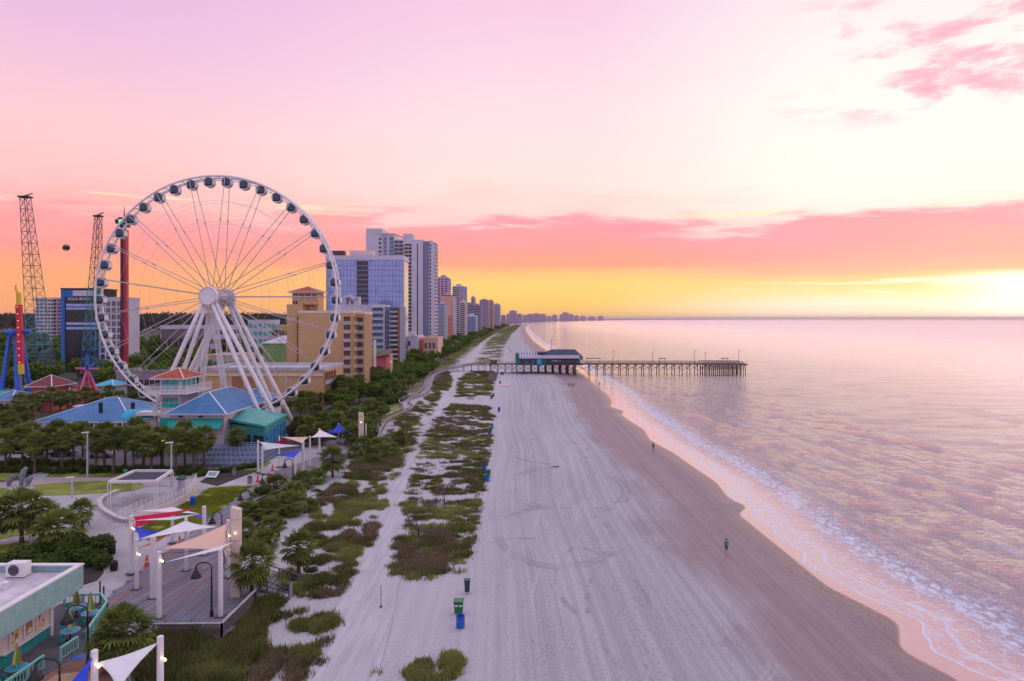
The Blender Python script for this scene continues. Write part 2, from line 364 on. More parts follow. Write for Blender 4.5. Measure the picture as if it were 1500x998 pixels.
# --- beach sand
def sand_mat():
    m = bpy.data.materials.new('beach_sand'); m.use_nodes = True; t = NT(m.node_tree)
    uv = t.n('ShaderNodeUVMap', uv_map='shore'); sp = t.n('ShaderNodeSeparateXYZ', ins={0: uv.outputs[0]}); S = sp.outputs[1]
    geo = t.n('ShaderNodeNewGeometry'); P = geo.outputs['Position']
    n_wide = t.noise(t.vscale(P, (0.10, 0.035, 0)), 1.0, 4, 0.6)
    wet_s = t.m('ADD', S, t.m('MULTIPLY', t.m('SUBTRACT', n_wide, 0.5), 16.0))
    wet = t.mr(wet_s, -17.0, -10.5)
    wetter = t.mr(S, -4.5, -0.6)
    n_mid = t.noise(t.vscale(P, (1, 1, 0)), 0.35, 5, 0.6)
    n_fine = t.noise(t.vscale(P, (1, 1, 0)), 2.6, 6, 0.72)
    # vehicle tracks: ribbons running along the beach, a few turning arcs, and trampled stipple
    sp2 = t.n('ShaderNodeSeparateXYZ', ins={0: P}); PX_, PY_ = sp2.outputs[0], sp2.outputs[1]
    bend = t.m('MULTIPLY', t.m('SUBTRACT', t.noise(t.vscale(P, (0.012, 0.008, 0)), 1.0, 1, 0.5), 0.5), 14.0)
    tv = t.vec(t.m('ADD', PX_, bend), t.m('MULTIPLY', PY_, 0.010), 0.0)
    trk = t.noise(tv, 1.1, 5, 0.72)
    bend2 = t.m('MULTIPLY', t.m('SUBTRACT', t.noise(t.vscale(P, (0.03, 0.02, 0)), 1.0, 2, 0.5, 0.5), 0.5), 46.0)
    tv2 = t.vec(t.m('ADD', PX_, bend2), t.m('MULTIPLY', PY_, 0.02), 4.0)
    trk2 = t.noise(tv2, 1.3, 4, 0.7)
    region = t.noise(t.vscale(P, (1.0, 0.45, 0)), 0.11, 3, 0.55)
    stip = t.n('ShaderNodeTexVoronoi', ins={'Vector': t.vscale(P, (1, 0.75, 0)), 'Scale': 3.1}).outputs[0]
    dots = t.m('MULTIPLY', t.mr(stip, 0.36, 0.16), t.mr(region, 0.44, 0.58))
    arcs = 0.0
    for cx_, cy_, r_, w2 in ((5.5, 86, 7.5, .45), (5.5, 86, 6.9, .3), (13.5, 70, 9.0, .35), (2.0, 66, 11.0, .3), (9, 110, 9.5, .5), (9, 110, 8.6, .35), (20, 62, 13.0, .3), (7.5, 140, 8, .5)):
        dx = t.m('SUBTRACT', PX_, cx_); dy = t.m('MULTIPLY', t.m('SUBTRACT', PY_, cy_), 0.62); dd = t.m('SQRT', t.m('ADD', t.m('MULTIPLY', dx, dx), t.m('MULTIPLY', dy, dy)))
        arcs = t.m('MAXIMUM', arcs, t.mr(t.m('ABSOLUTE', t.m('SUBTRACT', dd, r_)), w2, w2*0.4))
    arcs = t.m('MULTIPLY', arcs, t.mr(t.noise(t.vscale(P, (1, 1, 0)), 0.13, 3, 0.6), 0.46, 0.58))
    dry = t.mix(t.mr(trk, 0.34, 0.66), (0.35, 0.335, 0.37, 1), (0.525, 0.495, 0.52, 1))
    dry = t.mix(t.m('MULTIPLY', t.mr(trk2, 0.60, 0.68), 0.5), dry, (0.60, 0.575, 0.60, 1))
    dry = t.mix(t.m('MULTIPLY', t.mr(trk2, 0.40, 0.33), 0.45), dry, (0.36, 0.35, 0.39, 1))
    dry = t.mix(t.m('MULTIPLY', t.mr(region, 0.40, 0.62), 0.28), dry, (0.38, 0.375, 0.42, 1))
    dry = t.mix(t.m('MULTIPLY', t.mr(n_fine, 0.44, 0.64), 0.6), dry, (0.33, 0.325, 0.375, 1))
    dry = t.mix(t.m('MULTIPLY', dots, 0.55), dry, (0.27, 0.265, 0.31, 1))
    dry = t.mix(t.m('MULTIPLY', arcs, 0.75), dry, (0.29, 0.275, 0.31, 1))
    backs = t.mr(S, -42.0, -30.0)
    dry = t.mix(t.m('MULTIPLY', t.m('SUBTRACT', 1.0, backs), 0.6), dry, (0.545, 0.53, 0.565, 1))
    wcol = t.mix(n_mid, (0.185, 0.125, 0.15, 1), (0.27, 0.195, 0.22, 1))
    wcol = t.mix(t.m('MULTIPLY', t.mr(trk, 0.40, 0.60), 0.35), wcol, (0.36, 0.28, 0.315, 1))
    c = t.mix(wet, dry, wcol); c = t.mix(wetter, c, (0.185, 0.115, 0.14, 1))
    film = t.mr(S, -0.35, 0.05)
    c = t.mix(film, c, (0.52, 0.30, 0.29, 1))  # peach of the reflected sky put into the film's base colour
    rough = t.m('SUBTRACT', t.m('SUBTRACT', 0.92, t.m('MULTIPLY', wet, 0.34)), t.m('MULTIPLY', wetter, 0.22))
    hgt = t.m('ADD', t.m('MULTIPLY', n_fine, t.m('SUBTRACT', 1.0, t.m('MULTIPLY', wet, 0.85))), t.m('SUBTRACT', t.m('MULTIPLY', trk, 0.6), t.m('MULTIPLY', t.m('ADD', dots, arcs), 0.4)))
    bp = t.n('ShaderNodeBump', ins={'Strength': 0.75, 'Distance': 0.22, 'Height': hgt})
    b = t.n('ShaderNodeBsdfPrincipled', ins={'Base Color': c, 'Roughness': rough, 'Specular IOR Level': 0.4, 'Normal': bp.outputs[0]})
    t.n('ShaderNodeOutputMaterial', ins={0: b.outputs[0]}); return m
SAND = sand_mat()
bcols = np.concatenate([np.arange(-66, -24, 1.0), np.arange(-24, 4, 0.6), [6, 10, 20]])
DUNE_BUMP = lambda X, Y: (npnoise(X, Y, 0.16, 41, 3)-0.5)
def bfx(Y, S):
    k = np.clip((-S)/12.0, 0, 1); k = k*k*(3-2*k)
    return shore(Y)*(1-k)+shore_smooth(Y)*k+S
def bfz(Y, S, X):
    near = np.clip(1-(Y-60)/700.0, 0, 1)
    k = np.clip((-S-53)/9.0, 0, 1); k = k*k*(3-2*k)
    return beach_z(Y, S)+np.clip((-S-18)/14, 0, 1)*(npnoise(X, Y, 0.25, 44, 3)-0.5)*0.30*near+k*1.0
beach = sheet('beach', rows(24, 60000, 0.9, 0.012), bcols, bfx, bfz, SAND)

def ground_mat():
    m = bpy.data.materials.new('inland_ground'); m.use_nodes = True; t = NT(m.node_tree)
    geo = t.n('ShaderNodeNewGeometry'); P = geo.outputs['Position']
    n1 = t.noise(P, 0.04, 5, 0.6); n2 = t.noise(P, 0.8, 5, 0.6)
    c = t.mix(t.mr(n1, 0.42, 0.58), (0.055, 0.075, 0.03, 1), (0.13, 0.12, 0.115, 1))
    c = t.mix(t.m('MULTIPLY', n2, 0.5), c, (0.05, 0.06, 0.035, 1))
    b = t.n('ShaderNodeBsdfPrincipled', ins={'Base Color': c, 'Roughness': 0.95})
    t.n('ShaderNodeOutputMaterial', ins={0: b.outputs[0]}); return m
def land_z(x, y):
    k = np.clip((np.asarray(y)-500)/1300.0, 0, 1)*np.clip((-np.asarray(x)-150)/250.0, 0, 1)
    return 1.0+k*k*(3-2*k)*17.0
gcols = -np.concatenate([np.arange(62.5, 130, 8.0), np.geomspace(130, 40000, 30)])[::-1]
ground = sheet('ground', rows(20, 60000, 6, 0.05), gcols, lambda Y, S: shore_smooth(Y)+S, lambda Y, S, X: land_z(X, Y)-0.06, ground_mat())
# ================================================================== vegetation library
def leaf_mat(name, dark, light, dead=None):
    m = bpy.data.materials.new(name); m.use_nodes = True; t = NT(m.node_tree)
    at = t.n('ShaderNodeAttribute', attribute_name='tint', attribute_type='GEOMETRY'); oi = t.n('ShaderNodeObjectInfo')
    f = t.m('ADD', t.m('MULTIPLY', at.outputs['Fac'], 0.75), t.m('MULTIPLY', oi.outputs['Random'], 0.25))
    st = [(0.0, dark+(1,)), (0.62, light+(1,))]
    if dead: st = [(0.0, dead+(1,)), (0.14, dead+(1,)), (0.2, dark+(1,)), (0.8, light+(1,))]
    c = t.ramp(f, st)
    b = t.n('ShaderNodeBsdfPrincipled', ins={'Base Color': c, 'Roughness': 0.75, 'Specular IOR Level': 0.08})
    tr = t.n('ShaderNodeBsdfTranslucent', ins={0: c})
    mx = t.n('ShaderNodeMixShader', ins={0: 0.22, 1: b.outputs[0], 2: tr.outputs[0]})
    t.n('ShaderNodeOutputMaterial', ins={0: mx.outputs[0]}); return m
PALM_LEAF = leaf_mat('palm_frond', (0.022, 0.045, 0.010), (0.20, 0.25, 0.06), (0.20, 0.15, 0.08))
SHRUB_LEAF = leaf_mat('shrub_leaf', (0.016, 0.032, 0.008), (0.12, 0.17, 0.038))
TREE_LEAF = leaf_mat('tree_leaf', (0.018, 0.040, 0.008), (0.15, 0.24, 0.035))
PINE_LEAF = leaf_mat('pine_leaf', (0.025, 0.032, 0.030), (0.060, 0.070, 0.045))
DUNE_LEAF = leaf_mat('dune_blade', (0.075, 0.090, 0.024), (0.30, 0.32, 0.10), (0.23, 0.175, 0.11))
LAWN_LEAF = leaf_mat('lawn_blade', (0.13, 0.17, 0.02), (0.30, 0.33, 0.04))
BARK = mat('palm_bark', (0.13, 0.095, 0.075), 0.95, var=0.4, scale=6, bump=0.6, stretch=(1, 1, 3))
TBARK = mat('tree_bark', (0.085, 0.065, 0.055), 0.95, var=0.35, scale=5, bump=0.4)

def tint_mesh(name, co, faces, tint, mt):
    me = bpy.data.meshes.new(name); me.from_pydata([tuple(c) for c in co], [], faces)
    a = me.attributes.new('tint', 'FLOAT', 'POINT'); a.data.foreach_set('value', np.asarray(tint, np.float32))
    me.materials.append(mt); me.update(); return me

def palm_crown(seed, n=54, rad=1.05, droop=1.0):
    rg = random.Random(seed); co = []; fa = []; ti = []
    for i in range(n):
        u = (i+0.5)/n
        elev = R(82)-u**0.85*R(150)+rg.uniform(-.14, .14)           # erect in the middle, hanging below
        az = i*2.39996+rg.uniform(-.25, .25)
        L = rg.uniform(0.9, 1.35)*rad
        d = Vector((math.cos(az)*math.cos(elev), math.sin(az)*math.cos(elev), math.sin(elev)))
        side = Vector((-math.sin(az), math.cos(az), 0)); nrm = side.cross(d).normalized()
        p0 = Vector((0, 0, 0)); p1 = d*L-Vector((0, 0, 0.10*L*droop))
        tn = 0.06 if (u > 0.86) else rg.uniform(0.22, 0.75)+0.30*(1-u)
        o = len(co); w_ = 0.025
        co += [p0+side*w_, p0-side*w_, p1-side*w_, p1+side*w_]; fa.append((o, o+1, o+2, o+3)); ti += [tn]*4
        fr = rg.uniform(0.85, 1.15)*rad; nl = 13
        for k in range(nl):
            a = (k/(nl-1)-0.5)*R(215)
            ld = d*math.cos(a)+side*math.sin(a)+nrm*rg.uniform(-0.05, 0.22)
            l = fr*(1.0-0.25*abs(a)/R(108))*rg.uniform(0.85, 1.1)
            mid = p1+ld*l*0.55; tip = p1+ld*l-Vector((0, 0, 0.22*l*droop))
            s2 = (nrm.cross(ld)).normalized()*0.085*rad
            o = len(co); co += [p1, mid+s2, tip, mid-s2]; fa.append((o, o+1, o+2, o+3)); tk = tn+rg.uniform(-.08, .08); ti += [tk, tk, tk+0.1, tk]
    return tint_mesh('palm_crown', co, fa, ti, PALM_LEAF)
def palm_trunk(h, seed):
    rg = random.Random(seed); b = MB(); bx, by = rg.uniform(-.25, .25), rg.uniform(-.25, .25); n = 7
    pts = [(bx*(i/n)**2-bx, by*(i/n)**2-by, h*i/n) for i in range(n+1)]
    rr = [0.25-0.06*min(1, i/3)+(0.07 if i >= n-1 else 0)+rg.uniform(-.012, .012) for i in range(n+1)]
    b.tube(pts, rr, 8)
    for i in range(14):                                        # old leaf boots under the crown
        a = i*2.4; z = h-0.15-0.06*i; p = Vector((pts[-1][0], pts[-1][1], 0))
        b.beam((p.x+0.18*math.cos(a), p.y+0.18*math.sin(a), z), (p.x+0.42*math.cos(a), p.y+0.42*math.sin(a), z+0.28), 0.09, 0.03)
    me = bpy.data.meshes.new('palm_trunk'); me.from_pydata(b.v, [], b.f); me.materials.append(BARK); me.update(); return me
PCROWN = [palm_crown(s) for s in (1, 2, 3, 4)]
PTRUNK = {h: palm_trunk(h, int(h*10)) for h in (1.2, 2.2, 3.4, 4.6, 5.8, 7.0)}
palm_n = 0
def palm(x, y, zc, label, group, cr=2.3, z0=1.0):
    """zc = height of the crown's heart above the ground"""
    global palm_n; palm_n += 1
    hk = min(PTRUNK, key=lambda k: abs(k-zc)); o = thing('sabal_palm', label, 'palm', (x, y, z0), random.uniform(0, 6.28), group)
    t = link('trunk', PTRUNK[hk], o); t.scale = (1, 1, zc/hk)
    c = link('crown', PCROWN[palm_n % 4], o, (0, 0, zc)); k = cr/2.25*random.uniform(0.92, 1.08); c.scale = (k, k, k*random.uniform(0.85, 1.0)); c.rotation_euler = (0, 0, random.uniform(0, 6))
    return o

def leaf_crown(seed, n, lobes, leaf, mt, name='crown', flat=1.0):
    """leaf-sized faces through several overlapping lobes, each lobe a little lighter or darker"""
    rg = np.random.default_rng(seed); co = []; fa = []; ti = []
    tot = sum(r[3]**2 for r in lobes)
    for cx, cy, cz, r in lobes:
        m = int(n*r*r/tot); lt = rg.uniform(-.12, .12)
        v = rg.normal(size=(m, 3)); v /= np.linalg.norm(v, axis=1)[:, None]
        rr = r*(rg.uniform(0.45, 1.0, m)**0.5)*(0.82+0.32*npnoise(v[:, 0]*3+seed, v[:, 1]*3+v[:, 2]*2, 1.3, seed, 2))
        p = v*rr[:, None]*np.array([1, 1, flat])+np.array([cx, cy, cz])
        for j in range(m):
            a = rg.normal(size=3); a /= np.linalg.norm(a); b_ = np.cross(a, rg.normal(size=3)); b_ /= np.linalg.norm(b_)
            s = leaf*rg.uniform(0.6, 1.25); o = len(co)
            co += [p[j]-a*s, p[j]+b_*s*.55, p[j]+a*s, p[j]-b_*s*.55]; fa.append((o, o+1, o+2, o+3))
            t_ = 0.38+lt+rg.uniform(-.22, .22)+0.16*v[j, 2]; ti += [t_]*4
    return tint_mesh(name, co, fa, ti, mt)
def tree_trunk(h, r, seed):
    rg = random.Random(seed); b = MB(); b.tube([(0, 0, 0), (rg.uniform(-.1, .1)*h*.2, rg.uniform(-.1, .1)*h*.2, h*.5), (0, 0, h)], [r, r*.75, r*.35], 6)
    for i in range(5):
        a = i*1.3+rg.random(); z = h*rg.uniform(.45, .8)
        b.tube([(0, 0, z), (math.cos(a)*h*.3, math.sin(a)*h*.3, z+h*.3)], [r*.4, r*.12], 5)
    me = bpy.data.meshes.new('tree_trunk'); me.from_pydata(b.v, [], b.f); me.materials.append(TBARK); me.update(); return me
def lobeset(seed, n, w, h, r):
    rg = random.Random(seed); L = []
    for i in range(n):
        a = rg.uniform(0, 6.28); d = w*math.sqrt(rg.random())
        L.append((math.cos(a)*d, math.sin(a)*d, h*rg.uniform(.55, 1.0), r*rg.uniform(.7, 1.2)))
    return L
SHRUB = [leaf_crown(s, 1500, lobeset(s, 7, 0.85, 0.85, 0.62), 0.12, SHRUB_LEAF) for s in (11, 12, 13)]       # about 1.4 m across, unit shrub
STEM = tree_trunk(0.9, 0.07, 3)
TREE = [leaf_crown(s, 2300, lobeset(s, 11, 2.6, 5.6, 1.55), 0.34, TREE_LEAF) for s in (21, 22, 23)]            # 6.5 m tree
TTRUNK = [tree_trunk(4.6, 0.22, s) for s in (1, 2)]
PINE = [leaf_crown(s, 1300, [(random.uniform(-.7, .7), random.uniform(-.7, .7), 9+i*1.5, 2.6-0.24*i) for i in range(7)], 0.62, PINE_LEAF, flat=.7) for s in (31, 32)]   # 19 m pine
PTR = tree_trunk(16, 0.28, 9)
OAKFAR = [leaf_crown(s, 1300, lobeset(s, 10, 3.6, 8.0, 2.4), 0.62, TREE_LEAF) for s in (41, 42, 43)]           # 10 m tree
OTR = tree_trunk(6.5, 0.3, 8)
def shrub(x, y, r, h, label, group, z0=1.0, name='wax_myrtle_shrub'):
    o = thing(name, label, 'shrub', (x, y, z0), 0, group)
    st = link('stem', STEM, o); st.scale = (1, 1, h*.7)
    c = link('foliage', random.choice(SHRUB), o); c.scale = (r/1.4, r/1.4, h/1.45); c.rotation_euler = (0, 0, random.uniform(0, 6)); return o
def tree(x, y, h, label, group, kind='tree', z0=1.0, wide=1.0):
    cm, tm, hh, nm = {'tree': (random.choice(TREE), random.choice(TTRUNK), 6.8, 'live_oak_tree'), 'pine': (random.choice(PINE), PTR, 20.0, 'pine_tree'), 'oak': (random.choice(OAKFAR), OTR, 10.4, 'broadleaf_tree')}[kind]
    o = thing(nm, label, 'tree', (x, y, z0), random.uniform(0, 6), group); s = h/hh
    t = link('trunk', tm, o); t.scale = (s, s, s); c = link('crown', cm, o); c.scale = (s*wide, s*wide, s); return o

# ================================================================== ground patches (each a thin sheet over the one below)
def patch(name, pix, z, mt, z0=None, kind='structure', world=False):
    poly = [(p[0], p[1]) if world else tuple(PG(p[0], p[1], z)[:2]) for p in pix]
    b = MB(); b.prism(poly, z-0.35 if z0 is None else z0, z)
    return b.build(name, mt, kind=kind)
CONC = mat('pale_concrete', (0.44, 0.41, 0.43), 0.85, var=0.14, scale=0.35, bump=0.15, dirt=0.25)
CONC2 = mat('pink_paving', (0.42, 0.33, 0.34), 0.85, var=0.12, scale=0.5, bump=0.15, dirt=0.2)
ASPH = mat('car_park_asphalt', (0.17, 0.155, 0.165), 0.9, var=0.18, scale=0.3, bump=0.2)
LAWNM = mat('lawn_turf', (0.20, 0.235, 0.03), 0.95, var=0.35, scale=0.45, bump=0.5)
MULCH = mat('dark_mulch', (0.045, 0.035, 0.03), 0.95, var=0.3, scale=1.5, bump=0.5)
DUNEM = mat('dune_soil', (0.17, 0.165, 0.085), 0.95, var=0.45, scale=0.5, bump=0.5)

patch('plaza', [(-60,742),(60,724),(150,712),(300,690),(420,664),(600,612),(560,640),(500,672),(470,692),(400,700),(395,705),(340,748),(150,890),(60,1060),(-400,1060)], 1.04, CONC)
patch('car_park', [(-30,690),(-30,645),(60,620),(330,628),(420,640),(470,655),(380,682),(300,690),(150,690)], 1.02, ASPH)
patch('lawn', [(-30,728),(-30,712),(60,705),(130,700),(205,702),(218,711),(196,719),(120,724),(40,727)], 1.09, LAWNM)
patch('lawn', [(40,699),(110,690),(190,688),(196,698),(120,698),(60,703)], 1.09, LAWNM)
patch('lawn', [(-40,700),(0,693),(35,692),(20,701),(-40,708)], 1.09, LAWNM)
patch('lawn', [(378,711),(352,727),(330,744),(300,770),(216,792),(200,776),(262,748),(286,728),(312,714)], 1.09, LAWNM)
patch('lawn', [(-60,800),(-60,772),(0,768),(52,760),(46,780),(0,790)], 1.09, LAWNM)
patch('lawn', [(-60,815),(-10,800),(40,792),(62,812),(30,830),(-60,840)], 1.09, LAWNM)
patch('lawn', [(385,672),(398,678),(382,688),(345,690),(356,680)], 1.09, LAWNM)
patch('lawn', [(540,600),(590,594),(585,612),(556,622),(535,624)], 1.06, LAWNM)
patch('planting_bed', [(-40,706),(-40,678),(60,676),(120,682),(290,684),(280,697),(196,698),(190,686),(110,688),(40,698),(0,692)], 1.07, MULCH)
patch('planting_bed', [(20,830),(60,800),(112,796),(138,806),(150,822),(152,838),(142,850),(105,862),(40,850)], 1.10, MULCH)
patch('planting_bed', [(292,706),(316,692),(370,680),(378,690),(345,702),(318,712)], 1.07, MULCH)
patch('path', [(-60,712),(0,707),(70,699.5),(120,699),(205,699),(250,712),(215,713),(204,705.5),(130,704),(60,709.5),(-60,722)], 1.12, CONC2)
patch('path', [(36,702),(70,681),(92,679),(62,702)], 1.125, CONC)
patch('path', [(-60,768),(0,766),(52,758),(56,766),(0,779),(-60,784)], 1.13, CONC2)
def bz(x, y):
    v = x-shore_smooth(y); k = np.clip((-v-53)/9.0, 0, 1); k = k*k*(3-2*k)
    near = np.clip(1-(y-60)/700.0, 0, 1)
    return np.clip((-v-18)/14, 0, 1)*(npnoise(x, y, 0.25, 44, 3)-0.5)*0.30*near+k*1.0
# --- beach access track and the sandy cross paths
TRACK = mat('packed_sand_track', (0.465, 0.45, 0.485), 0.95, var=0.14, scale=1.6, bump=0.5, stretch=(1, .06, 1), dirt=0.12)
def ribbon(name, line, mt, z=0.0, kind='structure', thick=0.05, drape=0.0):
    """line: (px, py, half width in metres) in photo pixels on the ground"""
    pts = [(PG(a, b, z), w_) for a, b, w_ in line]; b = MB(); n = len(pts)
    L = []; Rr = []
    for i, (p, w_) in enumerate(pts):
        d = (pts[min(i+1, n-1)][0]-pts[max(i-1, 0)][0]).normalized(); s = Vector((d.y, -d.x, 0))
        L.append(p-s*w_); Rr.append(p+s*w_)
    vs = L+Rr
    if drape:
        for q in vs: q.z = float(bz(np.array([q.x]), np.array([q.y]))[0])+drape
    b.add(vs, [(i, n+i, n+i+1, i+1) for i in range(n-1)])
    b.add([v-Vector((0, 0, thick)) for v in vs]+vs, [(i, i+1, 2*n+i+1, 2*n+i) for i in range(n-1)]+[(n+i+1, n+i, 3*n+i, 3*n+i+1) for i in range(n-1)])
    return b.build(name, mt, kind=kind)
def bez(pts, k=6):
    """smooth a pixel polyline (Catmull-Rom)"""
    o = []
    P = [pts[0]]+list(pts)+[pts[-1]]
    for i in range(1, len(P)-2):
        for j in range(k):
            t = j/k; o.append(tuple(0.5*((2*P[i][c])+(-P[i-1][c]+P[i+1][c])*t+(2*P[i-1][c]-5*P[i][c]+4*P[i+1][c]-P[i+2][c])*t*t+(-P[i-1][c]+3*P[i][c]-3*P[i+1][c]+P[i+2][c])*t**3) for c in range(len(pts[0]))))
    o.append(tuple(pts[-1])); return o
ribbon('track', bez([(480,1040,2.7),(512,960,2.7),(548,850,2.7),(577,745,2.8),(598,680,2.9),(622,622,3.2),(648,585,3.6),(666,558,3.8),(668,547,3.8),(672,535,4),(690,515,4),(712,495,6),(730,484,8),(752,474.5,12)], 14), TRACK, 0.05, drape=.07)
ribbon('path', bez([(640,582,1.5),(600,581,1.5),(560,578,1.5)]), TRACK, 0.1, drape=.03)
ribbon('path', bez([(610,624,1.2),(580,624,1.2),(555,627,1.2)]), TRACK, 0.1, drape=.03)

# ================================================================== dune grass: blades over chosen areas
def inpoly(x, y, poly):
    ins = np.zeros(len(x), bool); n = len(poly)
    for i in range(n):
        x1, y1 = poly[i]; x2, y2 = poly[(i+1) % n]
        c = ((y1 > y) != (y2 > y)) & (x < (x2-x1)*(y-y1)/(y2-y1+1e-12)+x1); ins ^= c
    return ins
def blades(name, pix, n, z, h, mt, label, cover=0.5, nf=0.35, seed=1, per=5, spread=0.28, ny=0.35, bank=0.0, kindlabel='grass', zfun=None):
    poly = [tuple(PG(p[0], p[1], z)[:2]) for p in pix]; xs_ = [p[0] for p in poly]; ys_ = [p[1] for p in poly]
    rg = np.random.default_rng(seed)
    x = rg.uniform(min(xs_), max(xs_), n*4); y = rg.uniform(min(ys_), max(ys_), n*4)
    wob = (npnoise(x, y, 0.5, seed+3, 3)-.5)*2.4
    k = inpoly(x+wob, y+wob*0.7, poly); nz = 0.5*npnoise(x*1.0, y*ny*2, nf, seed, 3)+0.5*npnoise(x, y*max(.5, ny*1.6), nf*3.2, seed+31, 2)
    k &= nz > 0.515+(0.5-cover)*0.36+rg.uniform(-.05, .05, len(x)); x = x[k][:n]; y = y[k][:n]; nz = nz[k][:n]
    m = len(x); co = np.zeros((m, per, 3, 3)); ti = np.zeros((m, per, 3))
    tn = npnoise(x, y*0.8, 0.22, seed+7, 3)
    th = npnoise(x, y, 0.12, seed+9, 2)
    zz = z if zfun is None else zfun(x, y)
    for j in range(per):
        a = rg.uniform(0, 6.28, m); bx = x+rg.normal(0, spread, m); by = y+rg.normal(0, spread, m)
        hh = h*rg.uniform(.55, 1.2, m)*(0.6+0.8*nz); ln = hh*rg.uniform(.35, .9, m)
        wx = np.cos(a+1.57)*0.045*(1+h); wy = np.sin(a+1.57)*0.045*(1+h)
        co[:, j, 0] = np.stack([bx-wx, by-wy, np.full(m, 0)+zz-0.03], -1); co[:, j, 1] = np.stack([bx+wx, by+wy, np.full(m, 0)+zz-0.03], -1)
        co[:, j, 2] = np.stack([bx+np.cos(a)*ln, by+np.sin(a)*ln, zz+hh], -1)
        tv = np.clip((tn-0.5)*2.0+0.48+rg.uniform(-.2, .2, m)-(th > 0.62)*0.35, 0, 1); ti[:, j, :] = tv[:, None]
    co = co.reshape(-1, 3); me = bpy.data.meshes.new(name); nv = len(co)
    me.vertices.add(nv); me.vertices.foreach_set('co', co.ravel()); me.loops.add(nv); me.loops.foreach_set('vertex_index', np.arange(nv))
    me.polygons.add(nv//3); me.polygons.foreach_set('loop_start', np.arange(0, nv, 3)); me.polygons.foreach_set('loop_total', np.full(nv//3, 3)); me.update(calc_edges=True)
    at = me.attributes.new('tint', 'FLOAT', 'POINT'); at.data.foreach_set('value', ti.ravel().astype(np.float32)); me.materials.append(mt); me.update()
    return link(name, me, kind='stuff', label=label, cat=kindlabel)
G = 'grass'
strip = [(578,846),(584,790),(592,740),(605,690),(622,640),(640,608),(662,592),(716,596),(722,610),(718,660),(712,700),(704,740),(694,800),(670,840),(630,850)]
blades('dune_grass', strip, 26000, 0.0, 0.42, DUNE_LEAF, 'green and brown dune grass between the sand track and open beach', 0.30, 0.30, 1, 6, ny=1.3, zfun=bz)
blades('dune_grass', [(600,845),(582,840),(586,800),(640,770),(680,790),(690,810),(660,838)], 5000, 0.0, 0.4, DUNE_LEAF, 'patch of dune grass beside the sand fences', 0.5, 0.4, 2, 6, zfun=bz)
blades('dune_grass', [(672,558),(690,545),(724,543),(722,560),(718,580),(668,582)], 9000, 0.0, 0.5, DUNE_LEAF, 'dune grass on the beach side below the pier walkway', 0.55, 0.18, 3, 5, spread=.5, ny=.6, zfun=bz)
blades('dune_grass', [(686,535),(694,518),(712,497),(733,484),(752,475.5),(764,475.5),(748,490),(736,510),(730,538)], 30000, 0.0, 1.0, DUNE_LEAF, 'long strip of dune grass beyond the pier', 0.85, 0.05, 4, 5, spread=1.6, ny=.3)
blades('dune_grass', [(530,1010),(540,985),(600,972),(650,962),(684,962),(676,975),(640,1005)], 4500, 0.0, 0.42, DUNE_LEAF, 'low fringe of brown dune grass on open sand', 0.5, 0.45, 5, 7, zfun=bz)
blades('dune_grass', [(330,1010),(350,940),(420,900),(490,880),(500,905),(470,960),(455,1010)], 9000, 0.3, 0.45, DUNE_LEAF, 'patchy dune grass below the deck stairs', 0.28, 0.5, 6, 6, zfun=bz)
blades('dune_grass', [(395,860),(430,830),(470,740),(520,690),(575,690),(562,740),(545,790),(520,830),(500,868),(450,875)], 22000, 0.2, 0.45, DUNE_LEAF, 'dune grass slope between the promenade deck and sand track', 0.42, 0.35, 7, 6, zfun=bz)
blades('dune_grass', [(500,700),(560,650),(590,610),(640,575),(652,560),(640,590),(616,630),(596,670),(580,700)], 20000, 0.3, 0.45, DUNE_LEAF, 'green dune grass beside the winding boardwalk', 0.5, 0.22, 8, 6, spread=.4, zfun=bz)
blades('dune_grass', [(632,575),(640,560),(656,548),(662,560),(655,575)], 5000, 0.2, 0.5, DUNE_LEAF, 'green grass verge where the boardwalk nears the pier', 0.85, 0.2, 9, 5, spread=.4, zfun=bz)
blades('dune_scrub', [(225,940),(330,940),(375,895),(405,880),(395,930),(340,1010),(215,1010)], 9000, 0.3, 0.75, DUNE_LEAF, 'brown scrub and sea oats under the front of the deck', 0.95, 0.4, 10, 7, kindlabel='scrub', zfun=bz)
patch('dune_verge', [(470,640),(520,612),(560,588),(600,560),(628,543),(650,528),(690,500),(735,478),(752,472.5),(746,478),(712,496),(688,514),(668,534),(652,541),(628,556),(618,576),(585,590),(590,604),(560,618),(545,640)], 1.0, DUNEM, z0=-.2)
blades('dune_grass', [(600,562),(628,543),(650,528),(690,500),(735,478),(748,475),(712,496),(688,514),(668,534),(652,541),(630,553)], 26000, 1.0, 0.9, DUNE_LEAF, 'rough grass verge on the town side of the track', 0.9, 0.06, 12, 5, spread=1.4, ny=.5)
blades('lawn_grass', [(378,711),(352,727),(330,744),(300,770),(216,792),(200,776),(262,748),(286,728),(312,714)], 14000, 1.09, 0.07, LAWN_LEAF, 'mown lawn beside the white ramp', 1.0, 0.5, 13, 5, spread=.2)
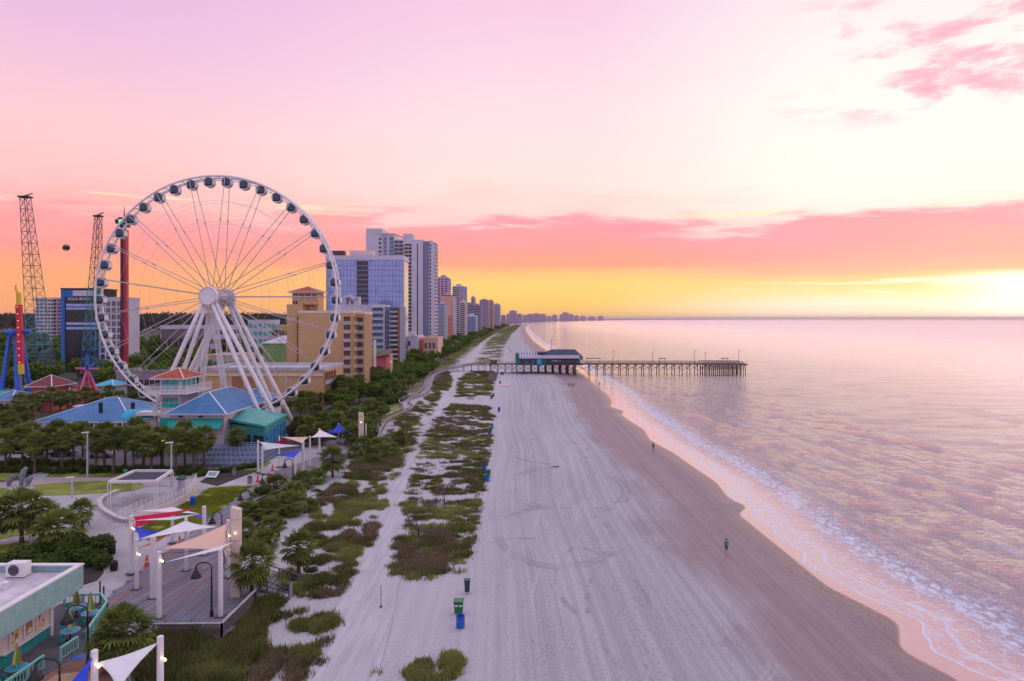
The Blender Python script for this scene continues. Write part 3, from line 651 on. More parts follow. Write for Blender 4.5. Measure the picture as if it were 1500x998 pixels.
# ================================================================== observation wheel
WHITE = mat('white_steel', (0.78, 0.76, 0.79), 0.45, var=0.06, scale=0.6, dirt=0.12)
SPOKE = mat('spoke_steel', (0.55, 0.50, 0.52), 0.45, var=0.08, scale=0.5)
DKGLASS = mat('dark_cabin_glass', (0.015, 0.03, 0.06), 0.08, var=0.3, scale=1.5, spec=0.9)
TEALG = mat('teal_cabin_glass', (0.015, 0.11, 0.17), 0.12, var=0.3, scale=1.5)
BLACK = mat('black_paint', (0.012, 0.012, 0.014), 0.4, var=0.2)
DKGREY = mat('dark_grey_metal', (0.06, 0.06, 0.065), 0.5, var=0.2)
WY = 148.6; WX = XA(320, WY); WZ = ZA(435, WY); WR = 26.1
wheel = thing('ferris_wheel', 'giant white observation wheel with enclosed gondolas behind the blue roofs', 'ferris wheel', (WX, WY, 1.0))
cz = WZ-1.0
def ring_pts(r, y, n): return [(r*math.cos(2*PI*k/n), y, cz+r*math.sin(2*PI*k/n)) for k in range(n)]
for yy in (-1.25, 1.25):
    b = MB(); b.tube(ring_pts(WR, yy, 126), 0.24, 8, closed=True); b.build('rim_ring', WHITE, wheel, True)
b = MB(); b.tube(ring_pts(WR-0.75, 0.0, 126), 0.10, 6, closed=True)
for k in range(84):
    a = 2*PI*k/84; c_, s_ = math.cos(a), math.sin(a); a2 = a+PI/84; c2, s2 = math.cos(a2), math.sin(a2)
    b.beam((WR*c_, -1.25, cz+WR*s_), (WR*c_, 1.25, cz+WR*s_), 0.16)
    for y in (-1.25, 1.25):
        b.beam((WR*c_, y, cz+WR*s_), ((WR-.75)*c2, 0, cz+(WR-.75)*s2), 0.07); b.beam((WR*math.cos(a+PI/42), y, cz+WR*math.sin(a+PI/42)), ((WR-.75)*c2, 0, cz+(WR-.75)*s2), 0.07)
b.build('rim_lattice', WHITE, wheel, kind='stuff')
for k in range(21):
    a = 2*PI*k/21; c_, s_ = math.cos(a), math.sin(a)
    for y in (-1, 1):
        b = MB(); p0 = (1.7*c_, 3.0*y, cz+1.7*s_); p1 = ((WR-.1)*c_, 1.25*y, cz+(WR-.1)*s_); b.tube([p0, p1], 0.085, 6)
        f = 0.62; q = Vector(p0).lerp(Vector(p1), f); b.tube([q-Vector((.28*c_, 0, .28*s_)), q+Vector((.28*c_, 0, .28*s_))], 0.17, 6)
        b.build('spoke', SPOKE, wheel, True)
for fr in (0.40, 0.62, 0.80):
    for y in (-1, 1):
        b = MB(); n = 21; yy = y*(3.0+(1.25-3.0)*fr)
        b.tube([(WR*fr*math.cos(2*PI*k/n), yy, cz+WR*fr*math.sin(2*PI*k/n)) for k in range(n)], 0.022, 4, closed=True); b.build('tension_cable', SPOKE, wheel)
def ydisc(name, y0, y1, r, mt, rim=None):
    b = MB(); n = 40; pr = [(0.02, 0), (r*.93, 0), (r, .12), (r, abs(y1-y0)-.12), (r*.93, abs(y1-y0)), (0.02, abs(y1-y0))]
    b.lathe(pr, n); M = Matrix.Translation((0, y0, cz)) @ Matrix.Rotation(R(-90), 4, 'X'); b.v = [tuple(M @ Vector(v)) for v in b.v]
    return b.build(name, mt, wheel, False)
hub = ydisc('hub_disc', -5.3, -4.3, 2.0, WHITE); ydisc('hub_disc', 4.3, 5.1, 1.9, WHITE)
hb = MB(); hb.tube([(1.82*math.cos(2*PI*k/32), -5.36, cz+1.82*math.sin(2*PI*k/32)) for k in range(32)], 0.06, 5, closed=True); hb.build('rim_trim', SPOKE, hub)
ydisc('axle', -4.3, 4.3, 1.05, SPOKE)
for y in (-3.0, 3.0): ydisc('spoke_flange', y-.15, y+.15, 1.85, SPOKE)
def leg(p0, p1, r, nm='support_leg', m_=WHITE):
    b = MB(); p0, p1 = Vector(p0), Vector(p1); b.tube([p0, p0.lerp(p1, .33), p0.lerp(p1, .66), p1], [r*.8, r, r, r], 10)
    for f in (.33, .66): q = p0.lerp(p1, f); d = (p1-p0).normalized()*.12; b.tube([q-d, q+d], r*1.16, 10)
    return b.build(nm, m_, wheel, True)
for (ax, bx, by, ry) in ((-.9, -77.5, -6.5, -4.8), (-.3, -74.2, -5.0, -4.4), (-.8, -79.6, 6.0, 4.6), (-.2, -77.0, 4.6, 4.2), (.3, -49.8, -6.5, -4.8), (.9, -46.9, -5.0, -4.4), (.2, -50.8, 4.6, 4.2), (.8, -48.3, 6.0, 4.6)):
    fz = 1.0-(6.6/(cz-.6) if bx < -60 else 0)
    leg((ax, ry, cz-.6), (ax+(bx-WX-ax)*fz, ry+(by-ry)*fz, cz-.6-(cz-.6)*fz), 0.46)
def truss(p0, p1, w_, n, mt, parent, name, r=0.07, tri=True, cols=None):
    """four-rail lattice"""
    b = MB(); p0, p1 = Vector(p0), Vector(p1); w0, w1 = (w_ if hasattr(w_, '__len__') else (w_, w_)); co = ((-1,-1), (1,-1), (1,1), (-1,1))
    def pt(i, c): f = i/n; q = p0.lerp(p1, f); ww = (w0+(w1-w0)*f)/2; return q+Vector((c[0]*ww, c[1]*ww, 0))
    for c in co: b.tube([pt(0, c), pt(n, c)], r, 5)
    for i in range(n):
        for j in range(4):
            c, d = co[j], co[(j+1) % 4]; b.tube([pt(i, c), pt(i+1, d)], r*.55, 4); b.tube([pt(i, d), pt(i+1, c)], r*.55, 4); b.tube([pt(i+1, c), pt(i+1, d)], r*.6, 4)
    return b.build(name, mt, parent)
truss((.2, -3.4, cz-1.5), (XA(339, 145)-WX, -3.6, 0), 0.85, 26, WHITE, wheel, 'ladder_mast')
truss((-.2, -3.4, cz-1.5), (XA(286, 145)-WX, -3.6, 0), 0.85, 26, WHITE, wheel, 'ladder_mast')
b = MB(); b.box(-9, 16, -4, 6, 0, 3.2); b.build('boarding_platform', DKGREY, wheel)
b = MB(); b.box(-14, -5, -7.2, 7, 5.9, 6.6); [b.box(x-.2, x+.2, y-.2, y+.2, 0, 5.9) for x in (-13.5, -9.5, -5.5) for y in (-6.5, 0, 6.5)]; b.build('leg_platform', WHITE, wheel)
b = MB()
for i in range(18): b.box(-8.8+1.43*i, -8.7+1.43*i, -4.1, -4.02, 3.2, 4.3)
b.box(-9, 16, -4.12, -4.0, 4.25, 4.35); b.box(-9, 16, -4.12, -4.0, 3.7, 3.76); b.build('platform_rail', WHITE, wheel, kind='stuff')
# gondola: dark rounded glass body in a white hoop, with white floor pan and hanger
def gondola_meshes():
    g = MB(); n, m_ = 18, 12
    for i in range(m_+1):
        ph = -PI/2+PI*i/m_
        for k in range(n):
            th = 2*PI*k/n; sgn = lambda v, e: math.copysign(abs(v)**e, v)
            g.v.append((1.02*sgn(math.cos(ph), .6)*sgn(math.cos(th), .75), 0.98*sgn(math.cos(ph), .6)*sgn(math.sin(th), .75), 1.02*sgn(math.sin(ph), .75)))
    for i in range(m_):
        for k in range(n): g.f.append((i*n+k, i*n+(k+1) % n, (i+1)*n+(k+1) % n, (i+1)*n+k)); g.mi.append(1 if (i < 3) else 0)
    me = bpy.data.meshes.new('gondola'); me.from_pydata(g.v, [], g.f); me.materials.append(DKGLASS); me.materials.append(WHITE)
    me.polygons.foreach_set('material_index', g.mi); me.polygons.foreach_set('use_smooth', [True]*len(me.polygons)); me.update()
    f = MB()
    for y in (-.62, .62): f.tube([(1.06*math.cos(2*PI*k/24), y, 1.06*math.sin(2*PI*k/24)) for k in range(24)], 0.075, 5, closed=True)
    f.tube([(1.04, -.6, -.3), (1.08, 0, -.3), (1.04, .6, -.3)], .1, 5); f.box(.86, 1.06, -.6, .6, -.55, .55); f.box(-.5, .5, -.2, .2, 1.0, 1.2)
    for y in (-.75, .75): f.beam((0, y, 0.9), (0, y*1.5, 1.15), .12)
    fm = bpy.data.meshes.new('gondola_frame'); fm.from_pydata(f.v, [], f.f); fm.materials.append(WHITE); fm.update()
    w_ = MB(); w_.box(-.34, .30, -1.06, -.90, -.36, .62); wm = bpy.data.meshes.new('gondola_window'); wm.from_pydata(w_.v, [], w_.f); wm.materials.append(TEALG); wm.update()
    return me, fm, wm
GM, FM, WM = gondola_meshes()
for k in range(42):
    a = 2*PI*k/42; o = link('gondola', GM, wheel, ((WR-.45)*math.cos(a), 0.0, cz+(WR-.45)*math.sin(a)-0.75)); link('frame', FM, o); link('window', WM, o)

# ================================================================== amusement rides
def grad_mat(name, stops_, z0, z1):
    m = bpy.data.materials.new(name); m.use_nodes = True; t = NT(m.node_tree)
    tc = t.n('ShaderNodeTexCoord'); s = t.n('ShaderNodeSeparateXYZ', ins={0: tc.outputs['Object']}); f = t.mr(s.outputs[2], z0, z1, 0, 1, 'LINEAR')
    nz = t.noise(tc.outputs['Object'], 1.2, 3, .6); c = t.ramp(f, [(p, c_+(1,)) for p, c_ in stops_])
    c = t.mix(t.m('MULTIPLY', nz, .35), c, (0.05, 0.05, 0.06, 1))
    b = t.n('ShaderNodeBsdfPrincipled', ins={'Base Color': c, 'Roughness': .45}); t.n('ShaderNodeOutputMaterial', ins={0: b.outputs[0]}); return m
MAST = grad_mat('banded_mast_paint', [(0, (0.02, 0.12, 0.45)), (.20, (0.02, 0.14, 0.5)), (.22, (0.03, 0.32, 0.52)), (.36, (0.04, 0.38, 0.46)), (.38, (0.05, 0.30, 0.24)), (.60, (0.07, 0.30, 0.20)), (.63, (0.22, 0.16, 0.10)), (1, (0.20, 0.07, 0.07))], 0, 70)
def mast(px0, py0, px1, py1, y, w0, w1, label):
    zt = ZA(py1, y); p = Vector((XA(px0, y), y, 1.0)); o = thing('lattice_mast', label, 'ride mast', p, 0, 'masts of the catapult ride')
    truss((0, 0, 0), (XA(px1, y)-p.x, 0, zt-1), (w0, w1), 17, MAST, o, 'lattice', r=0.13)
    b = MB(); b.box(-w0*.62, w0*.62, -w0*.62, w0*.62, 0, .9); b.build('footing', DKGREY, o)
    b = MB(); x = XA(px1, y)-p.x; b.box(x-w1*.8, x+w1*.8, -w1*.6, w1*.6, zt-1, zt-.4); b.beam((x-w1*.3, 0, zt-.4), (x+w1*1.1, 0, zt+.6), .3); b.build('head', BLACK, o)
    return Vector((XA(px1, y), y, zt-.6))
t1 = mast(64, 575, 37, 290, 250, 6.6, 2.4, 'tall lattice ride mast painted blue, teal and green beside the pendulum ride')
t2 = mast(133, 575, 144, 318, 250, 5.4, 1.7, 'lattice ride mast in front of the blue and black hotel')
cp = Vector((XA(97, 250), 250, ZA(363, 250)))
cap = thing('ride_capsule', 'small dark passenger capsule slung in the air between two lattice masts', 'ride capsule', cp)
b = MB(); b.lathe([(.25, -.8), (.95, -.6), (1.15, 0), (.95, .55), (.4, .8)], 10, sy=.8); b.build('seat_pod', BLACK, cap)
b = MB(); b.tube([(1.3*math.cos(2*PI*k/16), 0, 1.1*math.sin(2*PI*k/16)) for k in range(16)], .13, 5, closed=True); b.build('frame', DKGREY, cap)
for t_ in (t1, t2):
    b = MB(); b.tube([(0, 0, 0), t_-cp], 0.012, 3); b.build('cord', DKGREY, cap)
# drop tower
RED = mat('deep_red_paint', (0.42, 0.02, 0.06), 0.45, var=0.15, scale=.5); MAROON = mat('maroon_paint', (0.075, 0.012, 0.03), 0.5, var=0.2, scale=.5)
GREENLED = mat('green_lamp', (0.02, 0.3, 0.08), .4, emit=(0.05, 1.0, 0.25), estr=1.6)
DY = 262; d = thing('drop_tower', 'slender maroon drop tower with a dark head seen through the wheel', 'drop tower', (XA(182, DY), DY, 1))
H_ = ZA(333, DY)-1
b = MB(); b.box(-1.0, 0.25, -.9, .9, 0, H_); b.build('shaft', MAROON, d); b = MB(); b.box(.26, 1.15, -1.0, 1.0, 0, H_-1); b.build('guide_rail', RED, d)
b = MB(); b.box(-1.6, 1.6, -1.5, 1.5, H_, H_+3.6); b.box(-3.2, -1.6, -.6, .6, H_+1.4, H_+3.0); b.build('head', BLACK, d)
b = MB(); b.box(-1.2, .2, -1.62, -1.5, H_+1.5, H_+2.8); b.build('lamp', GREENLED, d)
b = MB(); b.tube([(0, 0, H_+3.6), (0, 0, H_+8.5)], [.3, .04], 6); b.build('spire', MAROON, d)
b = MB(); b.box(-3, 3, -3, 3, 0, 1.2); b.build('base_plate', DKGREY, d)
# pendulum ride
BLUEP = mat('bright_blue_paint', (0.02, 0.13, 0.60), 0.4, var=0.12, scale=.5); REDP = mat('bright_red_paint', (0.62, 0.02, 0.05), 0.4, var=0.12, scale=.5); YELP = mat('bright_yellow_paint', (0.72, 0.55, 0.02), 0.4, var=.12)
SKYP = mat('light_blue_paint', (0.10, 0.36, 0.72), 0.4, var=.12); WHITEP = mat('white_paint', (0.76, 0.75, 0.77), 0.5, var=.06, dirt=.15)
PY = 215; pd = thing('pendulum_ride', 'pendulum thrill ride with blue legs and a red and yellow upright arm', 'thrill ride', (XA(24, PY), PY, 1))
zt = ZA(487, PY)-1
for bx, tx, dy, m_ in ((11, 18, -2, BLUEP), (17, 20, 2.5, SKYP), (36, 26, -2, BLUEP), (33, 27, 2.5, BLUEP)):
    b = MB(); b.beam((XA(bx, PY)-XA(24, PY), dy*1.6, 0), (XA(tx, PY)-XA(24, PY), dy*.5, zt), 1.05, 1.05, w2=.8); b.build('support_leg', m_, pd)
b = MB(); b.beam((XA(26, PY)-XA(24, PY), 0, 1.5), (XA(23, PY)-XA(24, PY), 0, zt-1), 1.0, 1.0); b.build('tower_panel', REDP, pd)
b = MB(); b.tube([(-2.2, -1.6, zt), (5.6, -1.6, zt+.3)], .75, 12); b.lathe([(1.2, -.8), (1.5, 0), (1.2, .8)], 12, (0.4, -1.6, zt)); b.build('pivot', BLUEP, pd)
za, zb = ZA(548, PY)-1, ZA(424, PY)-1
def seg(pa, ya, pb, yb, w_, m_, nm):
    b = MB(); b.beam((XA(pa, PY)-XA(24, PY), -2.6, ZA(ya, PY)-1), (XA(pb, PY)-XA(24, PY), -2.6, ZA(yb, PY)-1), w_, w_*.8); return b.build(nm, m_, pd)
arm = seg(39.5, 532, 36.5, 447, 1.5, REDP, 'arm'); seg(40, 547, 39.5, 532, 1.3, YELP, 'arm_tip'); seg(36.5, 447, 36, 430, 1.1, YELP, 'arm_tip')
b = MB(); b.tube([(XA(q, PY)-XA(24, PY), -2.6, ZA(v, PY)-1) for q, v in ((36, 430), (34, 428), (32, 424), (32, 418))], [.4, .35, .3, .22], 6); b.build('hook', YELP, pd)
b = MB(); b.box(-3.2, 4.4, -3.8, 3.8, 0, .6); b.build('base_plate', WHITEP, pd)
for i in range(9):
    f = i/8; b = MB(); b.lathe([(.05, -.1), (.22, 0), (.05, .1)], 6, (XA(36.6+2.8*f, PY)-XA(24, PY), -3.3, ZA(450+80*f, PY)-1)); b.build('bulb', mat('ride_bulb', (.8, .7, .7), .4, emit=(1, .75, .7), estr=1.2), arm)
# small spinning ride with splayed legs
SY = 205; sr = thing('spinner_ride', 'small spinning ride with splayed red and pink legs at the mast foot', 'thrill ride', (XA(128, SY), SY, 1)); PINKP = mat('pink_paint', (0.7, 0.22, 0.34), .45, var=.15)
for k in range(6):
    a = 2*PI*k/6+.3; b = MB(); b.beam((math.cos(a)*4.2, math.sin(a)*4.2, 0), (0, 0, ZA(545, SY)), .5, .5, w2=.35); b.build('splayed_leg', REDP if k % 2 else PINKP, sr)
b = MB(); b.tube([(0, 0, ZA(552, SY)-2), (0, 0, ZA(520, SY)-1)], [.6, .35], 8); b.build('centre_post', BLUEP, sr)
for k in range(5):
    a = 2*PI*k/5; z_ = ZA(540, SY)-1; b = MB(); b.beam((0, 0, z_), (math.cos(a)*3.6, math.sin(a)*2, z_+1.8*math.sin(a*1.7)), .4); b.build('swing_arm', (PINKP, BLUEP, REDP)[k % 3], sr)
# ================================================================== buildings
def fbox(b, o, u, n, a0, a1, d0, d1, z0, z1, mi=0):
    """box on a facade: a along the wall, d outwards, z up"""
    o, u, n = Vector(o), Vector(u), Vector(n); vs = []
    for z in (z0, z1):
        for d_ in (d0, d1):
            for a in (a0, a1): p = o+u*a+n*d_; vs.append((p.x, p.y, o.z+z))
    return b.add(vs, [(0,2,3,1), (4,5,7,6), (0,1,5,4), (2,6,7,3), (0,4,6,2), (1,3,7,5)], mi)
S_ = ((1, 0, 0), (0, -1, 0)); E_ = ((0, 1, 0), (1, 0, 0)); W_ = ((0, -1, 0), (-1, 0, 0))
GLASS = mat('blue_grey_glass', (0.045, 0.065, 0.10), 0.12, var=.4, scale=.35, spec=.8)
GLASSD = mat('dark_window_glass', (0.02, 0.024, 0.032), 0.15, var=.4, scale=.4, spec=.7)
TEALW = mat('teal_tinted_glass', (0.015, 0.40, 0.37), 0.15, var=.35, scale=.6, spec=.7)
def wallmat(nm, c, dirt=.14): return mat(nm, c, 0.8, var=.06, scale=.12, dirt=dirt)
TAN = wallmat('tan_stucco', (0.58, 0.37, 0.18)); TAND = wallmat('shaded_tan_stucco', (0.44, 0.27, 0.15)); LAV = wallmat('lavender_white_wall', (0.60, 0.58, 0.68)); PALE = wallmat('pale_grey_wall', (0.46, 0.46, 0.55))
WARM = wallmat('warm_white_wall', (0.66, 0.56, 0.54)); PEACH = wallmat('peach_wall', (0.70, 0.46, 0.36)); CORAL = wallmat('coral_wall', (0.66, 0.26, 0.24)); MAUVE = wallmat('mauve_wall', (0.40, 0.24, 0.44)); LILAC = wallmat('lilac_wall', (0.52, 0.37, 0.55))
SLATE = wallmat('slate_blue_wall', (0.22, 0.26, 0.38)); BROWN = wallmat('brown_balcony', (0.15, 0.085, 0.06)); TILE = mat('red_roof_tile', (0.42, 0.085, 0.05), .8, var=.25, scale=1.5, bump=.4); CREAM = wallmat('cream_trim', (0.70, 0.60, 0.50)); ROOFG = mat('pale_flat_roof', (0.50, 0.49, 0.55), .85, var=.15, scale=.25, dirt=.35)
GREENW = wallmat('bright_green_wall', (0.10, 0.36, 0.12)); BLUEW = wallmat('bright_blue_wall', (0.02, 0.17, 0.52)); PINKW = wallmat('rose_wall', (0.55, 0.12, 0.13))

def win_grid(parent, o, u, n, w_, h_, cols, floors, fw=.6, fh=.55, glass=GLASSD, frame=None, z0=0.0, a0=0.0, base=.25, name='window_grid'):
    b = MB(); cw = w_/cols; fh_ = h_/floors
    for i in range(cols):
        for j in range(floors):
            a = a0+cw*(i+.5); z = z0+fh_*(j+base)
            fbox(b, o, u, n, a-cw*fw/2, a+cw*fw/2, -.1, .04, z, z+fh_*fh, 0)
            fbox(b, o, u, n, a-cw*fw/2-.08, a+cw*fw/2+.08, 0, .14, z-.14, z-.01, 1)
            fbox(b, o, u, n, a-.04, a+.04, 0, .09, z, z+fh_*fh, 1)
    return b.build(name, [glass, frame or LAV], parent, kind='stuff')
def balconies(parent, o, u, n, w_, h_, cols, floors, dep=1.5, slab=LAV, back=GLASSD, fins=True, a0=0.0, z0=0.0, rail=True, name='balcony_stack'):
    b = MB(); fl = h_/floors; cw = w_/cols
    fbox(b, o, u, n, a0+.1, a0+w_-.1, -.1, .03, z0+.1, z0+h_-.1, 1)
    for j in range(floors):
        z = z0+fl*j
        fbox(b, o, u, n, a0, a0+w_, .03, dep, z, z+.28, 0)
        if rail: fbox(b, o, u, n, a0, a0+w_, dep-.12, dep-.02, z+.28, z+1.25, 2)
    for i in range(cols+1):
        a = a0+cw*i
        if fins: fbox(b, o, u, n, a-.16, a+.16, .03, dep-.15, z0, z0+h_, 0)
    fbox(b, o, u, n, a0, a0+w_, .03, dep, z0+h_-.15, z0+h_+.2, 0)
    return b.build(name, [slab, back, mat('balcony_rail', (0.42, 0.42, 0.50), .5)], parent, kind='stuff')
def block(parent, x0, x1, y0, y1, z0, z1, mt, name='wall', para=0.9, roofmt=None, z=None):
    b = MB(); b.box(x0, x1, y0, y1, z0, z1); o = b.build(name, mt, parent)
    if para:
        b = MB(); t_ = .35
        b.box(x0-.15, x1+.15, y0-.15, y0+t_, z1, z1+para); b.box(x0-.15, x1+.15, y1-t_, y1+.15, z1, z1+para); b.box(x0-.15, x0+t_, y0+t_, y1-t_, z1, z1+para); b.box(x1-t_, x1+.15, y0+t_, y1-t_, z1, z1+para)
        b.build('parapet', roofmt or mt, parent)
    return o
def rooftop(parent, x, y, z, w_, d_, h_, mt=None, n=3):
    b = MB(); b.box(x-w_/2, x+w_/2, y-d_/2, y+d_/2, z, z+h_)
    for i in range(n): xx = x-w_/2+w_*(i+.5)/n; b.box(xx-.5, xx+.5, y-d_/2-1.6, y-d_/2-.3, z, z+h_*.55)
    return b.build('roof_plant', mt or PALE, parent)
def hip(parent, x0, x1, y0, y1, ze, zr, mt, over=.6, name='roof', ridge=None):
    x0 -= over; x1 += over; y0 -= over; y1 += over; mx = (x0+x1)/2; my = (y0+y1)/2; b = MB()
    if ridge == 'y': k = min((x1-x0)/2, (y1-y0)*.45); r = [(mx, y0+k, zr), (mx, y1-k, zr)]
    elif ridge == 'x': k = min((y1-y0)/2, (x1-x0)*.45); r = [(x0+k, my, zr), (x1-k, my, zr)]
    else: r = [(mx-.01, my, zr), (mx+.01, my, zr)]
    v = [(x0, y0, ze), (x1, y0, ze), (x1, y1, ze), (x0, y1, ze)]+r
    fs = [(0, 1, 5, 4), (2, 3, 4, 5), (1, 2, 5), (3, 0, 4)] if ridge != 'y' else [(0, 1, 4), (1, 2, 5, 4), (2, 3, 5), (3, 0, 4, 5)]
    b.add(v, fs+[(3, 2, 1, 0)]); o = b.build(name, mt, parent)
    t_ = MB()
    for i, j in ((0, 4), (1, 4 if ridge == 'y' else 5), (2, 5), (3, 5 if ridge == 'y' else 4), (4, 5)):
        a, c = Vector(v[i]), Vector(v[j])
        if (a-c).length > .1: t_.beam(a, c, .28, .16)
    t_.build('ridge_cap', CREAM if mt is TILE else mat('pale_ridge_metal', (.62, .66, .74), .5), o)
    f = MB(); e = .22
    f.box(x0-.02, x1+.02, y0-.06, y0+.02, ze-e, ze+.05); f.box(x1-.02, x1+.06, y0, y1, ze-e, ze+.05); f.box(x0-.06, x0+.02, y0, y1, ze-e, ze+.05); f.build('fascia', LAV, o)
    return o

# ---- tan hotel: main block, tower with red hip roof, low wing
ho = thing('beach_hotel', 'tan stucco hotel with a red hip-roofed tower and low wing', 'hotel', (0, 0, 0))
Y0 = 230; xa, xb = XA(437, Y0), XA(517, Y0); zt = ZA(459, Y0)
block(ho, xa, xb, Y0, Y0+16, 0, zt, TAN, roofmt=CREAM); block(ho, xb+.02, XA(534, Y0+5), Y0+5, Y0+18, 0, zt-.3, TAND, roofmt=CREAM)
xl = XA(420, Y0+4); block(ho, xl, xa-.02, Y0+4, Y0+17, 0, ZA(446, Y0+4), TAN, para=0)
balconies(ho, (xa-1.8, Y0+4, 2), *S_, 1.7, zt-3, 1, 9, .4, TAN, BROWN, rail=False)
balconies(ho, (xb-3.2, Y0, 1.5), *S_, 2.6, zt-2.5, 1, 9, .5, TAN, BROWN); balconies(ho, (XA(534, Y0+5)-2.6, Y0+5, 1.5), *S_, 2.3, zt-2.8, 1, 9, .5, TAN, BROWN)
balconies(ho, (xb, Y0+.3, 1.5), *E_, 4.4, zt-2.5, 2, 9, .5, TAN, BROWN)
ty = Y0+10; tx0, tx1 = XA(428, ty), XA(465, ty); zt2 = ZA(428, ty)
block(ho, tx0, tx1, ty, ty+8, 0, zt2, TAN, name='tower_wall', para=0); hip(ho, tx0, tx1, ty, ty+8, zt2, ZA(419, ty), TILE, 1.2)
win_grid(ho, (tx0, ty, 0), *S_, tx1-tx0, 4.6, 4, 2, .7, .6, GLASSD, LAV, z0=zt2-5.0, name='belvedere_window')
b = MB(); fbox(b, (tx0, ty, zt2-5.9), *S_, -.3, tx1-tx0+.3, 0, .4, 0, .6); b.build('cornice', CREAM, ho)
rooftop(ho, XA(455, 238), 238, ZA(446, 234), 7, 5, 1.2, TAN)
Yw = 196; wx0, wx1 = XA(296, Yw), XA(474, Yw); wz = ZA(543, Yw)
block(ho, wx0, wx1, Yw, Yw+22, 0, wz, TAN, roofmt=ROOFG); b = MB(); b.box(wx0+.5, wx1-.5, Yw+.5, Yw+21.5, wz-.1, wz+.12); b.build('roof', ROOFG, ho)
b = MB(); fbox(b, (wx0, Yw, 0), *S_, 0, wx1-wx0, 0, .3, wz-1.6, wz-.9); fbox(b, (wx0, Yw, 0), *S_, 0, wx1-wx0, 0, .4, 3.2, 3.8)
for a in (8.2, 12, 20, 24): fbox(b, (wx0, Yw, 0), *S_, a, a+.25, 0, .2, 3.8, wz-1.6)
b.build('cornice', CREAM, ho)
b = MB(); fbox(b, (wx0, Yw, 0), *S_, 8.6, 16.0, 0, .12, 4.0, wz-1.8); b.build('coloured_panel', wallmat('ochre_stucco', (0.40, 0.19, 0.08)), ho)
balconies(ho, (wx1, Yw+.5, .5), *E_, 12, wz-1, 4, 3, .5, TAND, BROWN)

# ---- mirrored glass tower with striped annex
def mirror_mat():
    m = bpy.data.materials.new('mirror_facade'); m.use_nodes = True; t = NT(m.node_tree); tc = t.n('ShaderNodeTexCoord'); v = tc.outputs['Object']
    n = t.noise(t.vscale(v, (.28, 1, .22)), 1.0, 3, .6, .5); nb = t.noise(t.vscale(v, (.5, 1, .5)), .8, 2, .5)
    c = t.mix(t.mr(n, .50, .80), (0.27, 0.37, 0.66, 1), (0.14, 0.20, 0.42, 1))
    bp = t.n('ShaderNodeBump', ins={'Strength': .06, 'Distance': .4, 'Height': nb})
    b = t.n('ShaderNodeBsdfPrincipled', ins={'Base Color': c, 'Metallic': .75, 'Roughness': .10, 'Normal': bp.outputs[0]}); t.n('ShaderNodeOutputMaterial', ins={0: b.outputs[0]}); return m
MIRROR = mirror_mat()
gt = thing('glass_hotel_tower', 'broad mirror-glass hotel tower with a dark central window strip', 'hotel', (0, 0, 0)); Y0 = 400
x0, x1, zt = XA(478, Y0), XA(590.5, Y0), ZA(381, Y0)
b = MB(); b.box(x0, x1, Y0, Y0+20, 0, zt); b.build('wall', MIRROR, gt)
b = MB(); b.box(x0-.4, x1+.4, Y0-.6, Y0+20.4, zt, zt+2.6); b.build('parapet', LAV, gt)
b = MB(); nc = 22
for i in range(nc+1): a = (x1-x0)*i/nc; fbox(b, (x0, Y0, 0), *S_, a-.06, a+.06, 0, .16, 0, zt)
for j in range(21): z = zt*j/20; fbox(b, (x0, Y0, 0), *S_, 0, x1-x0, 0, .13, z-.10, z+.10)
b.build('mullion_grid', mat('mullion', (.16, .16, .25), .5), gt, kind='stuff')
b = MB(); fbox(b, (x0, Y0, 0), *S_, 17.8, 24.6, 0, .22, 6, zt-.6); so_ = b.build('window_strip', GLASSD, gt)
b = MB()
for j in range(20): fbox(b, (x0, Y0, 0), *S_, 17.8, 24.6, .22, .5, 6+j*(zt-7)/20, 6.5+j*(zt-7)/20)
b.build('spandrel', SLATE, so_, kind='stuff')
b = MB(); fbox(b, (x1, Y0, 0), *E_, .1, 3.5, 0, .3, 0, zt-.2); b.build('corner_panel', WARM, gt)
rooftop(gt, XA(530, 410), 412, zt+2.2, 14, 6, 4.2, WARM); rooftop(gt, XA(492, 408), 410, zt+2.2, 10, 5, 4, DKGREY, 5)
an = thing('striped_hotel', 'lavender hotel wing with white and blue balcony bands beside the tan hotel', 'hotel', (0, 0, 0)); Y0 = 345
x0, x1, zt = XA(490, Y0), XA(562, Y0), ZA(449, Y0)
block(an, x0, x1, Y0, Y0+18, 0, zt, LAV); block(an, x1+.02, XA(586, Y0+4), Y0+4, Y0+22, 0, zt-.6, SLATE, para=.5)
bw = mat('blue_balcony_glass', (.05, .17, .34), .25, var=.3, scale=.3)
balconies(an, (XA(545, Y0), Y0, 1), *S_, XA(562, Y0)-XA(545, Y0)-.2, zt-1.5, 1, 10, 1.5, WARM, bw, fins=False)
balconies(an, (XA(571, Y0+4), Y0+4, 1), *S_, XA(583, Y0+4)-XA(571, Y0+4), zt-2, 1, 13, 1.2, bw, GLASSD, fins=False)
b = MB(); fbox(b, (XA(583, Y0+4), Y0+4, 0), *S_, 0, 1.0, 0, .4, 3, zt-.8); b.build('coloured_panel', wallmat('orange_reflection', (.42, .13, .06)), an)  # orange-red reflection, put in as a coloured strip on the wall
win_grid(an, (XA(562.5, Y0+4), Y0+4, 0), *S_, 2.6, zt-2, 2, 12, .7, .7, GLASS, SLATE)
rooftop(an, XA(515, 352), 353, zt+.5, 8, 6, 4.6, PALE); b = MB(); b.tube([(XA(505, 349), 349, zt+1), (XA(505, 349), 349, zt+4.5), (XA(512, 349), 349, zt+5.2), (XA(519, 349), 349, zt+3.5)], 1.1, 10); b.build('duct', PALE, an)

